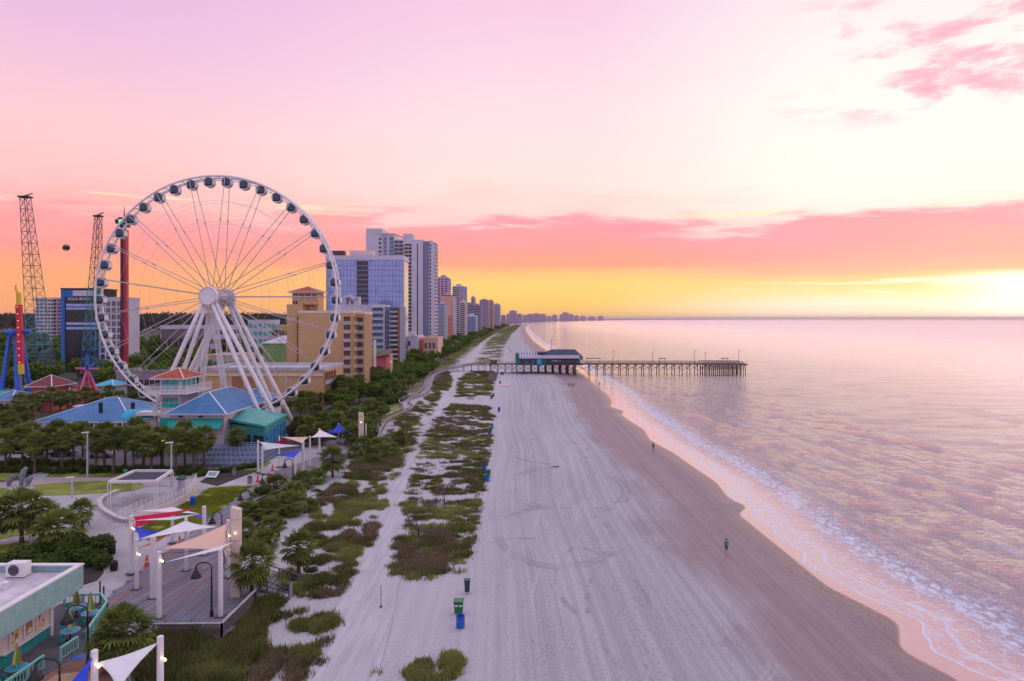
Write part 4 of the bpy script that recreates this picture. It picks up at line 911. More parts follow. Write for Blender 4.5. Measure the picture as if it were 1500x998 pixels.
# ---- white twin towers
wt = thing('white_tower_hotel', 'tallest white hotel tower with blank gable and teal window column', 'hotel', (0, 0, 0)); Y0 = 540
x0 = XA(536, Y0); block(wt, x0, XA(560, Y0), Y0, Y0+24, 0, ZA(335, Y0), LAV, para=0); zb = ZA(344, Y0)
block(wt, XA(560, Y0)+.02, XA(577, Y0), Y0+1, Y0+24, 0, zb, LAV); block(wt, XA(577, Y0)+.02, XA(591, Y0), Y0+3, Y0+24, 0, ZA(352, Y0), WARM)
win_grid(wt, (XA(554, Y0), Y0, 0), *S_, 3.0, zb-2, 1, 28, .7, .6, GLASSD); win_grid(wt, (XA(561, Y0), Y0+1, 0), *S_, 3.2, zb-2, 1, 28, .8, .8, SLATE, SLATE)
win_grid(wt, (XA(570, Y0), Y0+1, 0), *S_, 3.4, zb-2, 1, 28, .95, .85, mat('teal_glass', (.05, .22, .30), .15), LAV)
balconies(wt, (XA(577.5, Y0+3), Y0+3, 0), *S_, XA(591, Y0+3)-XA(577.5, Y0+3), ZA(353, Y0+3), 2, 29, 1.6, LAV, GLASS)
b = MB(); b.beam((XA(556, Y0), Y0-.5, zb+1), (XA(578, Y0), Y0-.5, zb+.6), .6, .8); b.beam((XA(578, Y0), Y0-.5, zb+.6), (XA(592, Y0), Y0+2, ZA(352, Y0)+1.5), .7, .9); b.build('cornice', WARM, wt)
wb = thing('white_slab_hotel', 'white hotel tower with twin shafts and stacked seaward balconies', 'hotel', (0, 0, 0)); Y0 = 520
x0, x1, zt = XA(592, Y0), XA(628, Y0), ZA(353, Y0); xm = XA(603, Y0)
block(wb, x0, xm, Y0+3, Y0+26, 0, zt-2, WARM, para=.6); block(wb, xm+.02, XA(619, Y0), Y0, Y0+26, 0, zt, LAV); block(wb, XA(619, Y0)+.02, x1, Y0+2.5, Y0+26, 0, zt-.6, SLATE, para=.6); block(wb, x1+.02, XA(632, Y0), Y0+1.5, Y0+24, 0, zt-.4, LAV)
block(wb, XA(590, Y0+8), XA(604, Y0+8), Y0+10, Y0+22, zt-2, ZA(342, Y0+8), LAV, para=0, name='lift_house')
balconies(wb, (x0, Y0+3, 0), *S_, xm-x0-.2, zt-2, 2, 30, 1.7, WARM, BROWN)
b = MB(); fbox(b, (XA(610.8, Y0), Y0, 0), *S_, 0, .8, 0, .1, 4, zt-2); b.build('shaft_groove', GLASSD, wb)
win_grid(wb, (XA(629, Y0+1.5), Y0+1.5, 0), *S_, 1.3, zt-2, 1, 30, .9, .65, GLASSD)
balconies(wb, (XA(632, Y0), Y0+1.6, 3), *E_, 22, zt-4, 4, 30, 2.4, LAV, GLASSD)
pdm = thing('hotel_podium', 'low white podium building with dark windows below the white towers', 'building', (0, 0, 0)); Y0 = 455
block(pdm, XA(591, Y0), XA(612, Y0), Y0, Y0+30, 0, ZA(494, Y0), LAV); block(pdm, XA(612, Y0)+.02, XA(640, Y0), Y0+6, Y0+40, 0, ZA(497, Y0), PEACH)
win_grid(pdm, (XA(592, Y0), Y0, 0), *S_, 4.4, 4, 1, 1, .9, .8, GLASSD, z0=8); win_grid(pdm, (XA(613, Y0), Y0+6, 0), *S_, 11, 11, 4, 2, .6, .7, BROWN, WARM)
b = MB(); b.box(XA(614, Y0), XA(619, Y0), Y0+4.5, Y0+6, 0, ZA(497, Y0)-.5); b.build('entrance_pillar', PINKW, pdm)
rooftop(pdm, XA(603, 465), 468, ZA(494, Y0), 5, 5, 3, WARM)

# ---- the row of hotels further along the coast
def coast_hotel(x0, x1, yt, Y, dep, wm, style, label, floors, east=None, name='coast_hotel', cap=None, tn=2, glass=GLASSD, group='hotels along the coast'):
    h = thing(name, label, 'hotel', (XA((x0+x1)/2, Y), Y, 1.0), 0, group); c = XA((x0+x1)/2, Y); a, e, z = XA(x0, Y)-c, XA(x1, Y)-c, ZA(yt, Y)-1
    block(h, a, e, 0, dep, 0, z, wm, roofmt=cap or wm, para=1.0 if Y < 2500 else 2.5)
    if style == 'grid': win_grid(h, (a, 0, 0), *S_, e-a, z-1, tn, floors, .6, .55, glass, wm)
    if style == 'bal': balconies(h, (a, 0, 0), *S_, e-a, z-1, tn, floors, 1.4, wm, glass)
    if style == 'band': balconies(h, (a, 0, 0), *S_, e-a, z-1, 1, floors, .8, wm, glass, fins=False)
    balconies(h, (e, .5, 1), *E_, dep-1, z-2, max(2, int(dep/6)), floors, 1.8, east or wm, glass)
    if Y < 3500: rooftop(h, (a+e)/2, dep/2, z, (e-a)*.45, dep*.4, 4, wm)
    return h
coast_hotel(640, 650.5, 447, 700, 22, wallmat('ice_blue_wall', (.44, .52, .66)), 'band', 'ice blue hotel slab with banded windows and dark blue crown', 17, cap=BLUEW, glass=SLATE)
bh = coast_hotel(647, 664, 434, 780, 26, PEACH, 'grid', 'peach hotel with a coral lower half and white corner', 19, east=LAV, cap=BROWN, tn=3, glass=CORAL)
b = MB()
for j in range(9): fbox(b, (XA(653, 780)-bh.location.x, 0, 0), *S_, 0, 8.2, 0, 1.6, 2+j*3.2, 4+j*3.2)
b.build('coral_balcony', CORAL, bh, kind='stuff')
coast_hotel(640, 656, 407, 900, 30, LILAC, 'grid', 'tall lilac slab rising behind the peach hotel', 26, tn=3)
rt = coast_hotel(663, 679.5, 420, 980, 18, LAV, 'bal', 'lavender hotel with a rounded glass bay at its sea end', 26, tn=3)
b = MB(); z = ZA(420, 980)-1; b.lathe([(7, 0), (7, z)], 18, (5.6, 2, 0), sy=.5)
b.build('rounded_bay', mat('bay_glass', (.25, .28, .45), .2, var=.25, scale=.2), rt)
b = MB()
for j in range(26): b.lathe([(7.3, z*j/26), (7.3, z*j/26+.8)], 18, (5.6, 2, 0), sy=.52)
b.build('bay_band', LILAC, rt, kind='stuff')
coast_hotel(674, 681, 443, 860, 24, WARM, 'bal', 'warm white hotel wing in front of the rounded bay', 18, tn=1)
coast_hotel(680, 694, 446, 1300, 40, MAUVE, 'bal', 'mauve hotel block with a stair tower behind it', 19, tn=3)
coast_hotel(690, 695, 436, 1400, 20, LILAC, 'grid', 'slim lilac stair tower of the mauve hotels', 22, tn=1)
coast_hotel(693, 704, 448, 1250, 30, MAUVE, 'band', 'plum coloured hotel slab with plain bands', 17)
coast_hotel(683, 697, 463, 1100, 30, wallmat('blue_white_wall', (.55, .62, .78)), 'bal', 'low blue and white hotel among mauve towers', 10, tn=2, glass=BLUEW)
coast_hotel(702.5, 715, 440, 1550, 50, LILAC, 'bal', 'lilac hotel with pale window columns and red roof edge', 23, tn=3, cap=TILE, glass=SLATE)
coast_hotel(715, 722, 441, 1600, 40, PEACH, 'grid', 'narrow peach hotel with red roof edge', 23, tn=2, cap=TILE)
coast_hotel(723, 732, 446, 1800, 50, LAV, 'bal', 'white and mauve hotel ending the dense hotel row', 22, tn=3, glass=MAUVE)
far = [(734,741,462,2600),(742,746,460,3000),(746,757,455.5,3300),(757,765,460,3700),(766,772,462,4400),(772,781,460.5,4700),(781,790,459.5,5000),(790,800,460.5,5400),(801,808,463.5,6200),(809,816,461.5,6000),(820,824,461,7000),(824,833,458,7000),(833,840,460.5,7300),(841,848,462.5,7600),(850,858,463.5,8200),(862,872,464,8600),(876,884,463.3,9000)]
fm_ = mat('far_hotel_wall', (.46, .33, .44), .85, var=.1, scale=.02)  # lilac haze of distance put into the wall colour
for i, (a, c, t_, y) in enumerate(far):
    h = thing('coast_hotel', 'hazy distant hotel block on the far curve of the coast', 'hotel', (XA((a+c)/2, y), y, 1), 0, 'distant hotels on the curving coast'); w_ = (c-a)*y/1000.; z = ZA(t_, y)-1
    b = MB(); b.box(-w_/2, w_/2, 0, 60, 0, z); b.build('wall', fm_, h); b = MB(); b.box(-w_*.2, w_*.15, 10, 40, z, z*1.06); b.build('lift_house', fm_, h)
    b = MB(); k = max(3, int(z/8))
    for j in range(k): b.box(-w_/2+2, w_/2-2, -1.2, -.2, z*(j+.35)/k, z*(j+.7)/k)
    b.build('window_band', mat('far_glass', (.22, .17, .28), .6), h, kind='stuff')

# ---- blue framed dark hotel behind the masts
aq = thing('mural_hotel', 'blue-framed dark glass hotel with white lettering and a white gridded wing', 'hotel', (XA(134, 330), 330, 0)); Y0 = 330; c = aq.location.x
x0, x1, x2 = XA(91, Y0)-c, XA(143, Y0)-c, XA(178, Y0)-c; zt = ZA(424, Y0); z2 = ZA(438, Y0)
b = MB(); b.box(x0, x1, 0, 16, 0, zt); b.build('wall', mat('black_mural_glass', (.012, .02, .024), .2, var=.5, scale=.2), aq); block(aq, x1+.02, x2, 1.0, 16, 0, z2, LAV)
b = MB(); b.box(x0-.3, x0+1.5, -.5, 0, 4, zt); b.box(x0+1.5, x1, -.4, 0, zt-3.6, zt-.4); b.build('blue_frame', BLUEW, aq)
b = MB(); b.box(x0+5.5, x1-.5, -.6, -.4, zt-3.2, zt-.6); b.build('crown_panel', LAV, aq); b = MB(); b.box(x0-.4, x1+.4, -.8, 16.4, zt, zt+.6); b.build('roof_slab', DKGREY, aq)
b = MB()
for (dz, hh) in ((7.0, 1.3), (8.8, 1.0), (16.0, 1.2), (18.2, 1.2)): b.box(x0+2, x1-.2, -.16, 0, zt-dz-hh, zt-dz)
b.build('mirrored_band', MIRROR, aq)
win_grid(aq, (x1+.6, 1.0, 0), *S_, x2-x1-1.0, z2-1, 4, 11, .72, .72, GLASS, LAV)
def text(s, size, loc, rot, mt, parent, name='sign_lettering', ext=.06, sx_=1.0):
    cu = bpy.data.curves.new(name, 'FONT'); cu.body = s; cu.size = size; cu.extrude = ext; cu.align_x = 'CENTER'; cu.align_y = 'CENTER'; cu.materials.append(mt)
    tmp = bpy.data.objects.new('tmp', cu); C.objects.link(tmp); dg = bpy.context.evaluated_depsgraph_get(); me = bpy.data.meshes.new_from_object(tmp.evaluated_get(dg)); bpy.data.objects.remove(tmp); me.materials.clear(); me.materials.append(mt)
    o = link(name, me, parent, kind='stuff'); o.location = loc; o.rotation_euler = rot; o.scale = (sx_, 1, 1); return o
WLET = mat('white_lettering', (.8, .8, .82), .5, var=.03)
text('AQUA BEACH', 1.75, ((x0+x1)/2, -.5, zt-4.7), (R(90), 0, 0), WLET, aq)
# ---- inland low buildings seen through the wheel
def lowb(px0, px1, yt, Y, dep, wm, label, cols, fl, name='low_building', glass=GLASSD, roof=ROOFG, fw=.7, fh=.5):
    h = thing(name, label, 'building', (XA((px0+px1)/2, Y), Y, 1.0)); w_ = (px1-px0)*Y/1000./2; z = ZA(yt, Y)-1
    block(h, -w_, w_, 0, dep, 0, z, wm, roofmt=wm, para=.6); b = MB(); b.box(-w_+.4, w_-.4, .4, dep-.4, z-.1, z+.1); b.build('roof', roof, h)
    if cols: win_grid(h, (-w_, 0, 0), *S_, 2*w_, z-.6, cols, fl, fw, fh, glass, wm)
    win_grid(h, (w_, 0, 0), *E_, dep, z-.6, max(2, int(dep/5)), max(fl, 1), fw, fh, glass, wm)
    return h
lowb(235, 330, 478, 480, 30, LAV, 'long white parking building beyond the wheel legs', 12, 3, fw=.85, fh=.45)
lowb(236, 278, 484, 430, 26, wallmat('grey_brown_wall', (.16, .13, .14)), 'dark grey warehouse in front of the white parking building', 5, 1)
lowb(363, 392, 470, 420, 22, LAV, 'white offices with a teal corner window', 4, 5, glass=TEALW); lowb(392, 418, 478, 430, 24, WARM, 'pale low block beside the teal-windowed offices', 5, 3)
lowb(412, 422, 479, 400, 12, wallmat('yellow_wall', (.6, .42, .08)), 'small yellow block next to the tan hotel', 2, 3)
hh = lowb(385, 421, 505, 290, 26, wallmat('lime_wall', (.22, .38, .14)), 'white-roofed hall with lime green end wall', 0, 1); b = MB()
w_ = 36*.29/2; z = ZA(505, 290)-1; b.add([(-w_-.5, -.5, z+.7), (w_+.5, -.5, z+.7), (w_+.5, 27, z+3.2), (-w_-.5, 27, z+3.2), (-w_-.5, -.5, z+.3), (w_+.5, -.5, z+.3), (w_+.5, 27, z+2.8), (-w_-.5, 27, z+2.8)], [(0, 1, 2, 3), (7, 6, 5, 4), (0, 4, 5, 1), (1, 5, 6, 2), (2, 6, 7, 3), (3, 7, 4, 0)]); b.build('sloping_roof', ROOFG, hh)
lowb(300, 346, 522, 260, 20, wallmat('beige_shop_wall', (.55, .42, .34)), 'beige shop with a teal front strip behind the wheel legs', 4, 2, glass=TEALW)
lowb(52, 70, 437, 760, 20, LAV, 'pale apartment slab above the treetops', 3, 12); lowb(156, 166, 439, 600, 12, WARM, 'small pale lift tower behind the white gridded wing', 1, 10); lowb(70, 90, 437, 770, 20, LILAC, 'lilac apartment slab next to the pale one', 3, 12)
lowb(170, 235, 545, 225, 14, wallmat('dull_mauve_wall', (.3, .24, .28)), 'low mauve arcade behind the big blue roof', 8, 1)
lg = thing('string_lamp_globe', 'glowing amber globe lamp behind the wheel legs', 'lamp', (XA(344, 235), 235, 1)); z = ZA(522, 235)-1
b = MB(); b.tube([(0, 0, 0), (0, 0, z-.6)], .12, 6); b.build('post', DKGREY, lg); b = MB(); b.lathe([(.1, -.75), (.6, -.5), (.8, 0), (.6, .5), (.1, .75)], 12, (0, 0, z)); b.build('globe', mat('amber_globe', (.8, .5, .1), .4, emit=(1.0, .55, .08), estr=1.5), lg, True)
sh = thing('beach_shop', 'rose-fronted beach shop with green side wall and brown roof', 'shop', (0, 0, 0)); Y0 = 290
b = MB(); b.box(XA(536, Y0), XA(546, Y0), Y0+2, Y0+14, 0, ZA(513, Y0)); b.build('green_wall', GREENW, sh); b = MB(); b.box(XA(546, Y0)+.1, XA(566, Y0), Y0, Y0+16, 0, ZA(524, Y0)); b.build('wall', PINKW, sh)
b = MB(); z = ZA(523, Y0); b.add([(XA(545, Y0), Y0-1, z), (XA(569, Y0), Y0-1, z+1.2), (XA(569, Y0), Y0+16, z+3), (XA(545, Y0), Y0+16, z+2)]+[(XA(545, Y0), Y0-1, z-.5), (XA(569, Y0), Y0-1, z+.7), (XA(569, Y0), Y0+16, z+2.5), (XA(545, Y0), Y0+16, z+1.5)], [(0, 1, 2, 3), (7, 6, 5, 4), (0, 4, 5, 1), (1, 5, 6, 2), (2, 6, 7, 3), (3, 7, 4, 0)]); b.build('roof', BROWN, sh)
b = MB(); b.box(XA(546, Y0), XA(560, Y0), Y0-3.4, Y0-.1, 3.2, 3.5); b.build('awning', WHITEP, sh); b = MB(); b.box(XA(547, Y0)+.2, XA(556, Y0), Y0-.12, Y0, .3, 3); b.build('shop_window', GLASSD, sh)
sp_ = thing('sign_pylon', 'white blank sign pylon at the corner of the rose beach shop', 'sign', (XA(549, 284), 284, 1)); b = MB(); b.box(-.5, .5, -.3, .3, 0, ZA(498, 284)-1); b.build('panel', WHITEP, sp_); b = MB(); b.box(-.7, .7, -.45, .45, 0, .5); b.build('footing', PALE, sp_)

# ---- boardwalk restaurant: lookout tower, blue and green metal roofs
def ribmat(nm, c, sc, axis='X'):
    m = bpy.data.materials.new(nm); m.use_nodes = True; t = NT(m.node_tree); tc = t.n('ShaderNodeTexCoord')
    wv = t.n('ShaderNodeTexWave', wave_type='BANDS', bands_direction=axis, ins={'Vector': tc.outputs['Object'], 'Scale': sc}).outputs[1]; nz = t.noise(tc.outputs['Object'], .5, 4, .6)
    cc = t.mix(t.mr(nz, .3, .7), tuple(x*.82 for x in c)+(1,), tuple(min(1, x*1.15) for x in c)+(1,))
    bp = t.n('ShaderNodeBump', ins={'Strength': .7, 'Distance': .06, 'Height': t.mr(wv, .8, 1.0)})
    b = t.n('ShaderNodeBsdfPrincipled', ins={'Base Color': cc, 'Roughness': .6, 'Normal': bp.outputs[0]}); t.n('ShaderNodeOutputMaterial', ins={0: b.outputs[0]}); return m
BLUER = ribmat('blue_metal_roof', (.055, .20, .42), .9); GRNR = ribmat('green_metal_roof', (.10, .40, .36), .9); TEALA = mat('teal_awning', (.01, .36, .32), .7, var=.12, scale=.7); PINKS = wallmat('pale_pink_siding', (.68, .56, .60)); CYAN = mat('cyan_canopy', (.02, .42, .62), .5, var=.12, scale=.6)
re_ = thing('lookout_restaurant', 'pink lookout tower restaurant with blue and green metal roofs below the wheel', 'restaurant', (0, 0, 0))
Y0 = 134; tx0, tx1 = XA(235, Y0), XA(264, Y0); zt = ZA(554, Y0)
b = MB(); b.box(tx0, tx1, Y0, Y0+7, 1, zt); b.build('tower_wall', PINKS, re_)
hip(re_, tx0, tx1, Y0, Y0+7, zt, zt+1.75, TILE, 1.35)
bz_ = ZA(576.5, Y0); b = MB(); b.box(tx0-2.3, tx1+2.3, Y0-2.0, Y0+9, bz_, bz_+.35); b.build('balcony_slab', WHITEP, re_)
b = MB()
for i in range(5): z = bz_+.35+.27*i; b.box(tx0-2.3, tx1+2.3, Y0-2.0, Y0-1.92, z+.1, z+.2); b.box(tx1+2.22, tx1+2.3, Y0-1.92, Y0+9, z+.1, z+.2); b.box(tx0-2.3, tx0-2.22, Y0-1.92, Y0+9, z+.1, z+.2)
for i in range(7): x = tx0-2.2+i*(tx1-tx0+4.4)/6; b.box(x-.06, x+.06, Y0-2.06, Y0-2.0, bz_+.35, bz_+1.6)
for i in range(7): y = Y0-1.9+i*1.8; b.box(tx1+2.3, tx1+2.36, y-.06, y+.06, bz_+.35, bz_+1.6)
b.build('balcony_rail', WHITEP, re_, kind='stuff')
for z0_, z1_ in ((bz_+.7, zt-.35), (ZA(597.5, Y0), ZA(583, Y0))):
    for (a0, a1) in ((.35, 1.5), (1.6, 2.75), (2.85, 3.6)):
        b = MB(); fbox(b, (tx0, Y0, 0), *S_, a0, a1, -.05, .05, z0_, z1_); w0 = b.build('window', TEALW, re_)
        b = MB(); fbox(b, (tx0, Y0, 0), *S_, a0-.1, a0, 0, .12, z0_-.1, z1_+.1); fbox(b, (tx0, Y0, 0), *S_, a1, a1+.06, 0, .12, z0_-.1, z1_+.1); fbox(b, (tx0, Y0, 0), *S_, a0, a1, 0, .12, z0_-.12, z0_); fbox(b, (tx0, Y0, 0), *S_, a0, a1, .05, .1, (z0_+z1_)/2-.03, (z0_+z1_)/2+.03); b.build('frame', WHITEP, w0)
for a0 in (.5, 2.6, 4.7):
    b = MB(); fbox(b, (tx1, Y0, 0), *E_, a0, a0+1.7, -.05, .05, bz_+.7, zt-.35); w0 = b.build('window', TEALW, re_)
    b = MB(); fbox(b, (tx1, Y0, 0), *E_, a0-.1, a0, 0, .12, bz_+.6, zt-.3); b.build('frame', WHITEP, w0)
b = MB(); fbox(b, (tx0, Y0, 0), *S_, .1, 4.0, .02, .9, ZA(622, Y0), ZA(617, Y0)); fbox(b, (tx0, Y0, 0), *S_, .1, 4.0, .02, .35, ZA(617, Y0), ZA(612, Y0)); b.build('awning', TEALA, re_)
for a0 in (.7, 1.6, 2.5):
    for zz in (628, 640): b = MB(); fbox(b, (tx0, Y0, 0), *S_, a0, a0+.6, -.05, .05, ZA(zz, Y0), ZA(zz-6, Y0)); b.build('window', GLASSD, re_)
bx0, bx1 = tx1+.05, XA(328, 130); by0, by1 = 130, 151; ez = ZA(606, 130)
b = MB(); b.box(bx0, bx1, by0, by1, 1, ez); b.build('wall', PINKS, re_); hip(re_, bx0, bx1, by0, by1, ez+.02, ez+3.6, BLUER, .9, ridge='y')
b = MB(); b.add([(bx0-.2, by0-.02, ZA(613, 130)), (bx1, by0-.02, ZA(613, 130)), (bx1, by0-1.8, ZA(628, 128)), (bx0-.2, by0-1.8, ZA(628, 128)), (bx0-.2, by0-.02, ZA(613, 130)-.12), (bx1, by0-.02, ZA(613, 130)-.12), (bx1, by0-1.8, ZA(628, 128)-.12), (bx0-.2, by0-1.8, ZA(628, 128)-.12)], [(0, 3, 2, 1), (4, 5, 6, 7), (0, 4, 7, 3), (1, 2, 6, 5), (2, 3, 7, 6), (0, 1, 5, 4)]); b.build('awning', TEALA, re_)
for i in range(4): b = MB(); fbox(b, (bx0, by0, 0), *S_, .6+i*2.0, 2.1+i*2.0, 0, .08, 1.6, 4.4); b.build('window', GLASSD, re_)
for a_ in (1.6, 5.4): b = MB(); fbox(b, (bx0, by0, 0), *S_, a_, a_+.8, 0, .1, ez-.75, ez-.35); b.build('vent', DKGREY, re_)
g = [Vector(PG(328, 613, 7.6)), Vector(PG(389, 625, 7.0)), Vector(PG(421, 607, 7.0)), Vector(PG(366, 597, 8.9))]
b = MB(); b.add(g+[p-Vector((0, 0, .3)) for p in g], [(0, 1, 2, 3), (7, 6, 5, 4), (0, 4, 5, 1), (1, 5, 6, 2), (2, 6, 7, 3), (3, 7, 4, 0)]); gr = b.build('green_roof', GRNR, re_)
b = MB(); b.beam(g[0], g[1], .2, .3); b.beam(g[1], g[2], .25, .35); b.build('fascia', TEALA, gr)
ins = [g[i].lerp((g[0]+g[2])/2, .07) for i in range(4)]
b = MB(); b.prism([(p.x, p.y) for p in ins], 1, 6.55); b.build('pavilion_wall', mat('teal_green_wall', (.03, .27, .25), .7, var=.12), re_)
d01 = (ins[1]-ins[0]); d01.z = 0; L01 = d01.length; u01 = d01.normalized(); n01 = Vector((u01.y, -u01.x, 0)); d12 = (ins[2]-ins[1]); d12.z = 0; L12 = d12.length; u12 = d12.normalized(); n12 = Vector((u12.y, -u12.x, 0))
for i in range(3): b = MB(); fbox(b, (ins[0].x, ins[0].y, 0), u01, n01, .6+i*L01/3, L01/3*(i+.9), 0, .07, 2.2, 5.0); b.build('window', GLASSD, re_)
for i in range(6): b = MB(); fbox(b, (ins[1].x, ins[1].y, 0), u12, n12, .3+i*L12/6, L12/6*(i+.9), 0, .07, 2.0, 5.6); w0 = b.build('window', mat('blue_window', (.05, .20, .38), .15, var=.5, scale=1), re_); b = MB(); fbox(b, (ins[1].x, ins[1].y, 0), u12, n12, L12/6*(i+.9), L12/6*(i+1)+.1, 0, .14, 1.8, 5.9); b.build('frame', SKYP, w0)
# stepped blue terrace in front
TER = mat('blue_grey_decking', (.15, .18, .26), .8, var=.25, scale=1.2)
for k in range(4):
    b = MB(); b.box(XA(292, 124)+.6*k, XA(392, 124)-.5*k, 119.5+1.9*k, 130.0, 1.0+.55*k, 1.55+.55*k); b.build('terrace_step', TER, re_)
for k in range(4):
    b = MB(); y = 119.7+1.9*k; z = 1.55+.55*k; xa, xb = XA(292, 124)+.6*k, XA(392, 124)-.5*k
    for i in range(14): x = xa+(xb-xa)*i/13; b.box(x-.05, x+.05, y-.05, y+.05, z, z+1.05)
    for q in (.35, .68, 1.02): b.box(xa, xb, y-.03, y+.03, z+q, z+q+.07)
    b.build('terrace_rail', mat('pale_blue_rail', (.34, .42, .60), .5), re_, kind='stuff')
rb = thing('rear_pavilion', 'blue metal roof pavilion behind the restaurant by the wheel base', 'pavilion', (0, 0, 0)); b = MB(); b.box(XA(338, 158), XA(386, 158), 158, 170, 1, 7.2); b.build('wall', PINKS, rb); hip(rb, XA(338, 158), XA(386, 158), 158, 170, 7.2, 10.2, BLUER, .8, ridge='x')
# ---- big blue pavilion
bp_ = thing('blue_roof_pavilion', 'wide low pavilion under a big blue hipped metal roof behind the palms', 'pavilion', (0, 0, 0))
px0, px1 = XA(52, 151), XA(192, 151); b = MB(); b.box(px0+1, px1-1, 153, 172, 1, 4.2); b.build('wall', PINKS, bp_); hip(bp_, px0, px1, 151, 174, 4.2, 8.3, BLUER, .5, ridge='x')
for i in range(9): x = px0+1+i*(px1-px0-2)/8; b = MB(); b.box(x-.18, x+.18, 150.9, 151.3, 1, 4.2); b.build('post', WHITEP, bp_)
for i in range(5): b = MB(); b.box(px0+2+i*3.8, px0+4.2+i*3.8, 152.9, 153, 1.3, 3.6); b.build('window', GLASSD, bp_)
for q, v in ((148, 607), (195, 608)): b = MB(); b.box(XA(q, 155)-.3, XA(q, 155)+.3, 154.6, 155.2, 5.0, 8.0); b.build('chimney', BLACK, bp_)
cn = thing('cyan_canopy', 'bright cyan curved canopy between the big blue roof and lookout tower', 'canopy', (XA(214, 146), 146, 1)); b = MB(); n = 8
for i in range(n+1):
    a = PI*i/n; y_ = -3.2*math.cos(a); z_ = 5.0+1.6*math.sin(a)
    b.v += [(-3.6, y_, z_), (3.2, y_, z_+.3), (-3.6, y_, z_-.1), (3.2, y_, z_+.2)]
for i in range(n): b.f += [(4*i, 4*i+1, 4*i+5, 4*i+4), (4*i+2, 4*i+6, 4*i+7, 4*i+3)]; b.mi += [0, 0]
b.build('roof', CYAN, cn, True)
for x in (-3.3, 2.9):
    for y_ in (-3, 3): b = MB(); b.box(x-.12, x+.12, y_-.12, y_+.12, 0, 5.1); b.build('post', WHITEP, cn)
# ---- amusement park sheds
def shed(px0, px1, ye, yt, Y, dep, wm, rm, label, ridge='x', over=.8, name='park_shed'):
    h = thing(name, label, 'shed', (XA((px0+px1)/2, Y), Y, 1)); w_ = (px1-px0)*Y/2000.; z = ZA(ye, Y)-1; b = MB(); b.box(-w_, w_, 0, dep, 0, z); b.build('wall', wm, h)
    hip(h, -w_, w_, 0, dep, z, ZA(yt, Y+dep/2)-1, rm, over, ridge=ridge)
    for i in range(4): b = MB(); b.box(-w_+.3+i*w_*.5, -w_+w_*.42+i*w_*.5, -.06, .02, .3, min(2.4, z-.3)); b.build('opening', GLASSD, h)
    return h
MROOF = mat('maroon_shingle', (.20, .045, .05), .85, var=.3, scale=1.5, bump=.4)
shed(22, 62, 586, 573, 188, 10, PINKW, MROOF, 'low park shed with a maroon roof'); shed(46, 74, 566, 549, 200, 9, PINKW, MROOF, 'steep maroon-roofed hut at the mast foot', None, 1.2); shed(70, 100, 572, 564, 205, 10, CORAL, MROOF, 'long brown-roofed snack stand with warm lights'); shed(-20, 15, 586, 572, 190, 12, LAV, BLUER, 'blue metal roofed shed beside the pendulum ride')
shed(142, 165, 565, 556, 215, 8, LAV, CYAN, 'small cyan-roofed kiosk behind the palm row', None)
tk = thing('teal_dome_tent', 'teal dome tent at the foot of the pendulum ride', 'tent', (XA(4, 205), 205, 1)); b = MB(); b.lathe([(3.2, 0), (3.2, 1.6), (2.8, 2.9), (1.9, 3.9), (.9, 4.4), (.1, 4.6)], 16); b.build('shell', TEALA, tk, True); b = MB(); b.box(-.8, .8, -3.3, -3.1, 0, 2); b.build('doorway', GLASSD, tk)
pk = thing('purple_stall', 'small purple and white game stall by the palm row', 'stall', (XA(120, 180), 180, 1)); b = MB(); b.box(-1.6, 1.6, 0, 2.5, 0, 2.8); b.build('wall', mat('purple_paint', (.14, .04, .5), .5, var=.15), pk); b = MB(); b.box(-2, 2, -.8, 2.8, 2.8, 3.05); b.build('roof', WHITEP, pk); b = MB(); b.box(-1.2, 1.2, -.05, .02, 1, 2.3); b.build('counter_opening', GLASSD, pk)
# ================================================================== promenade deck
PLANK = [mat('deck_plank_%s' % k, c, .8, var=.14, scale=.7, stretch=(3, .3, 1), dirt=.2) for k, c in (('grey', (.215, .205, .25)), ('blue', (.19, .195, .255)), ('mauve', (.245, .195, .225)), ('rose', (.27, .18, .195)), ('pale', (.27, .255, .295)))]
RAILW = mat('weathered_rail_wood', (.13, .115, .135), .85, var=.25, scale=2, stretch=(1, 1, .3)); RAILP = mat('pale_rail_cap', (.42, .38, .41), .8, var=.15, scale=1.5); SKIRT = mat('dark_deck_skirt', (.05, .055, .07), .8, var=.25)
DZ = 1.2
deck_poly = [(-37.4, 61.5), (-29.1, 55.2), (-23.5, 55.3), (-23.3, 62), (-24.4, 65.8), (-29.4, 70), (-33.4, 78), (-35.5, 88), (-35, 94), (-32.5, 102), (-32.2, 116), (-29, 135), (-27.2, 141), (-31, 143), (-36, 128), (-40, 117), (-39.7, 100)]
deck = MB().prism(deck_poly, -0.4, DZ-.06).build('promenade_deck', SKIRT, kind='structure')
dv = Vector((.165, 1, 0)).normalized(); nv = Vector((dv.y, -dv.x, 0)); pw = .56
offs = [Vector((p[0], p[1], 0)).dot(nv) for p in deck_poly]; c0 = min(offs); k = 0
rgp = random.Random(5)
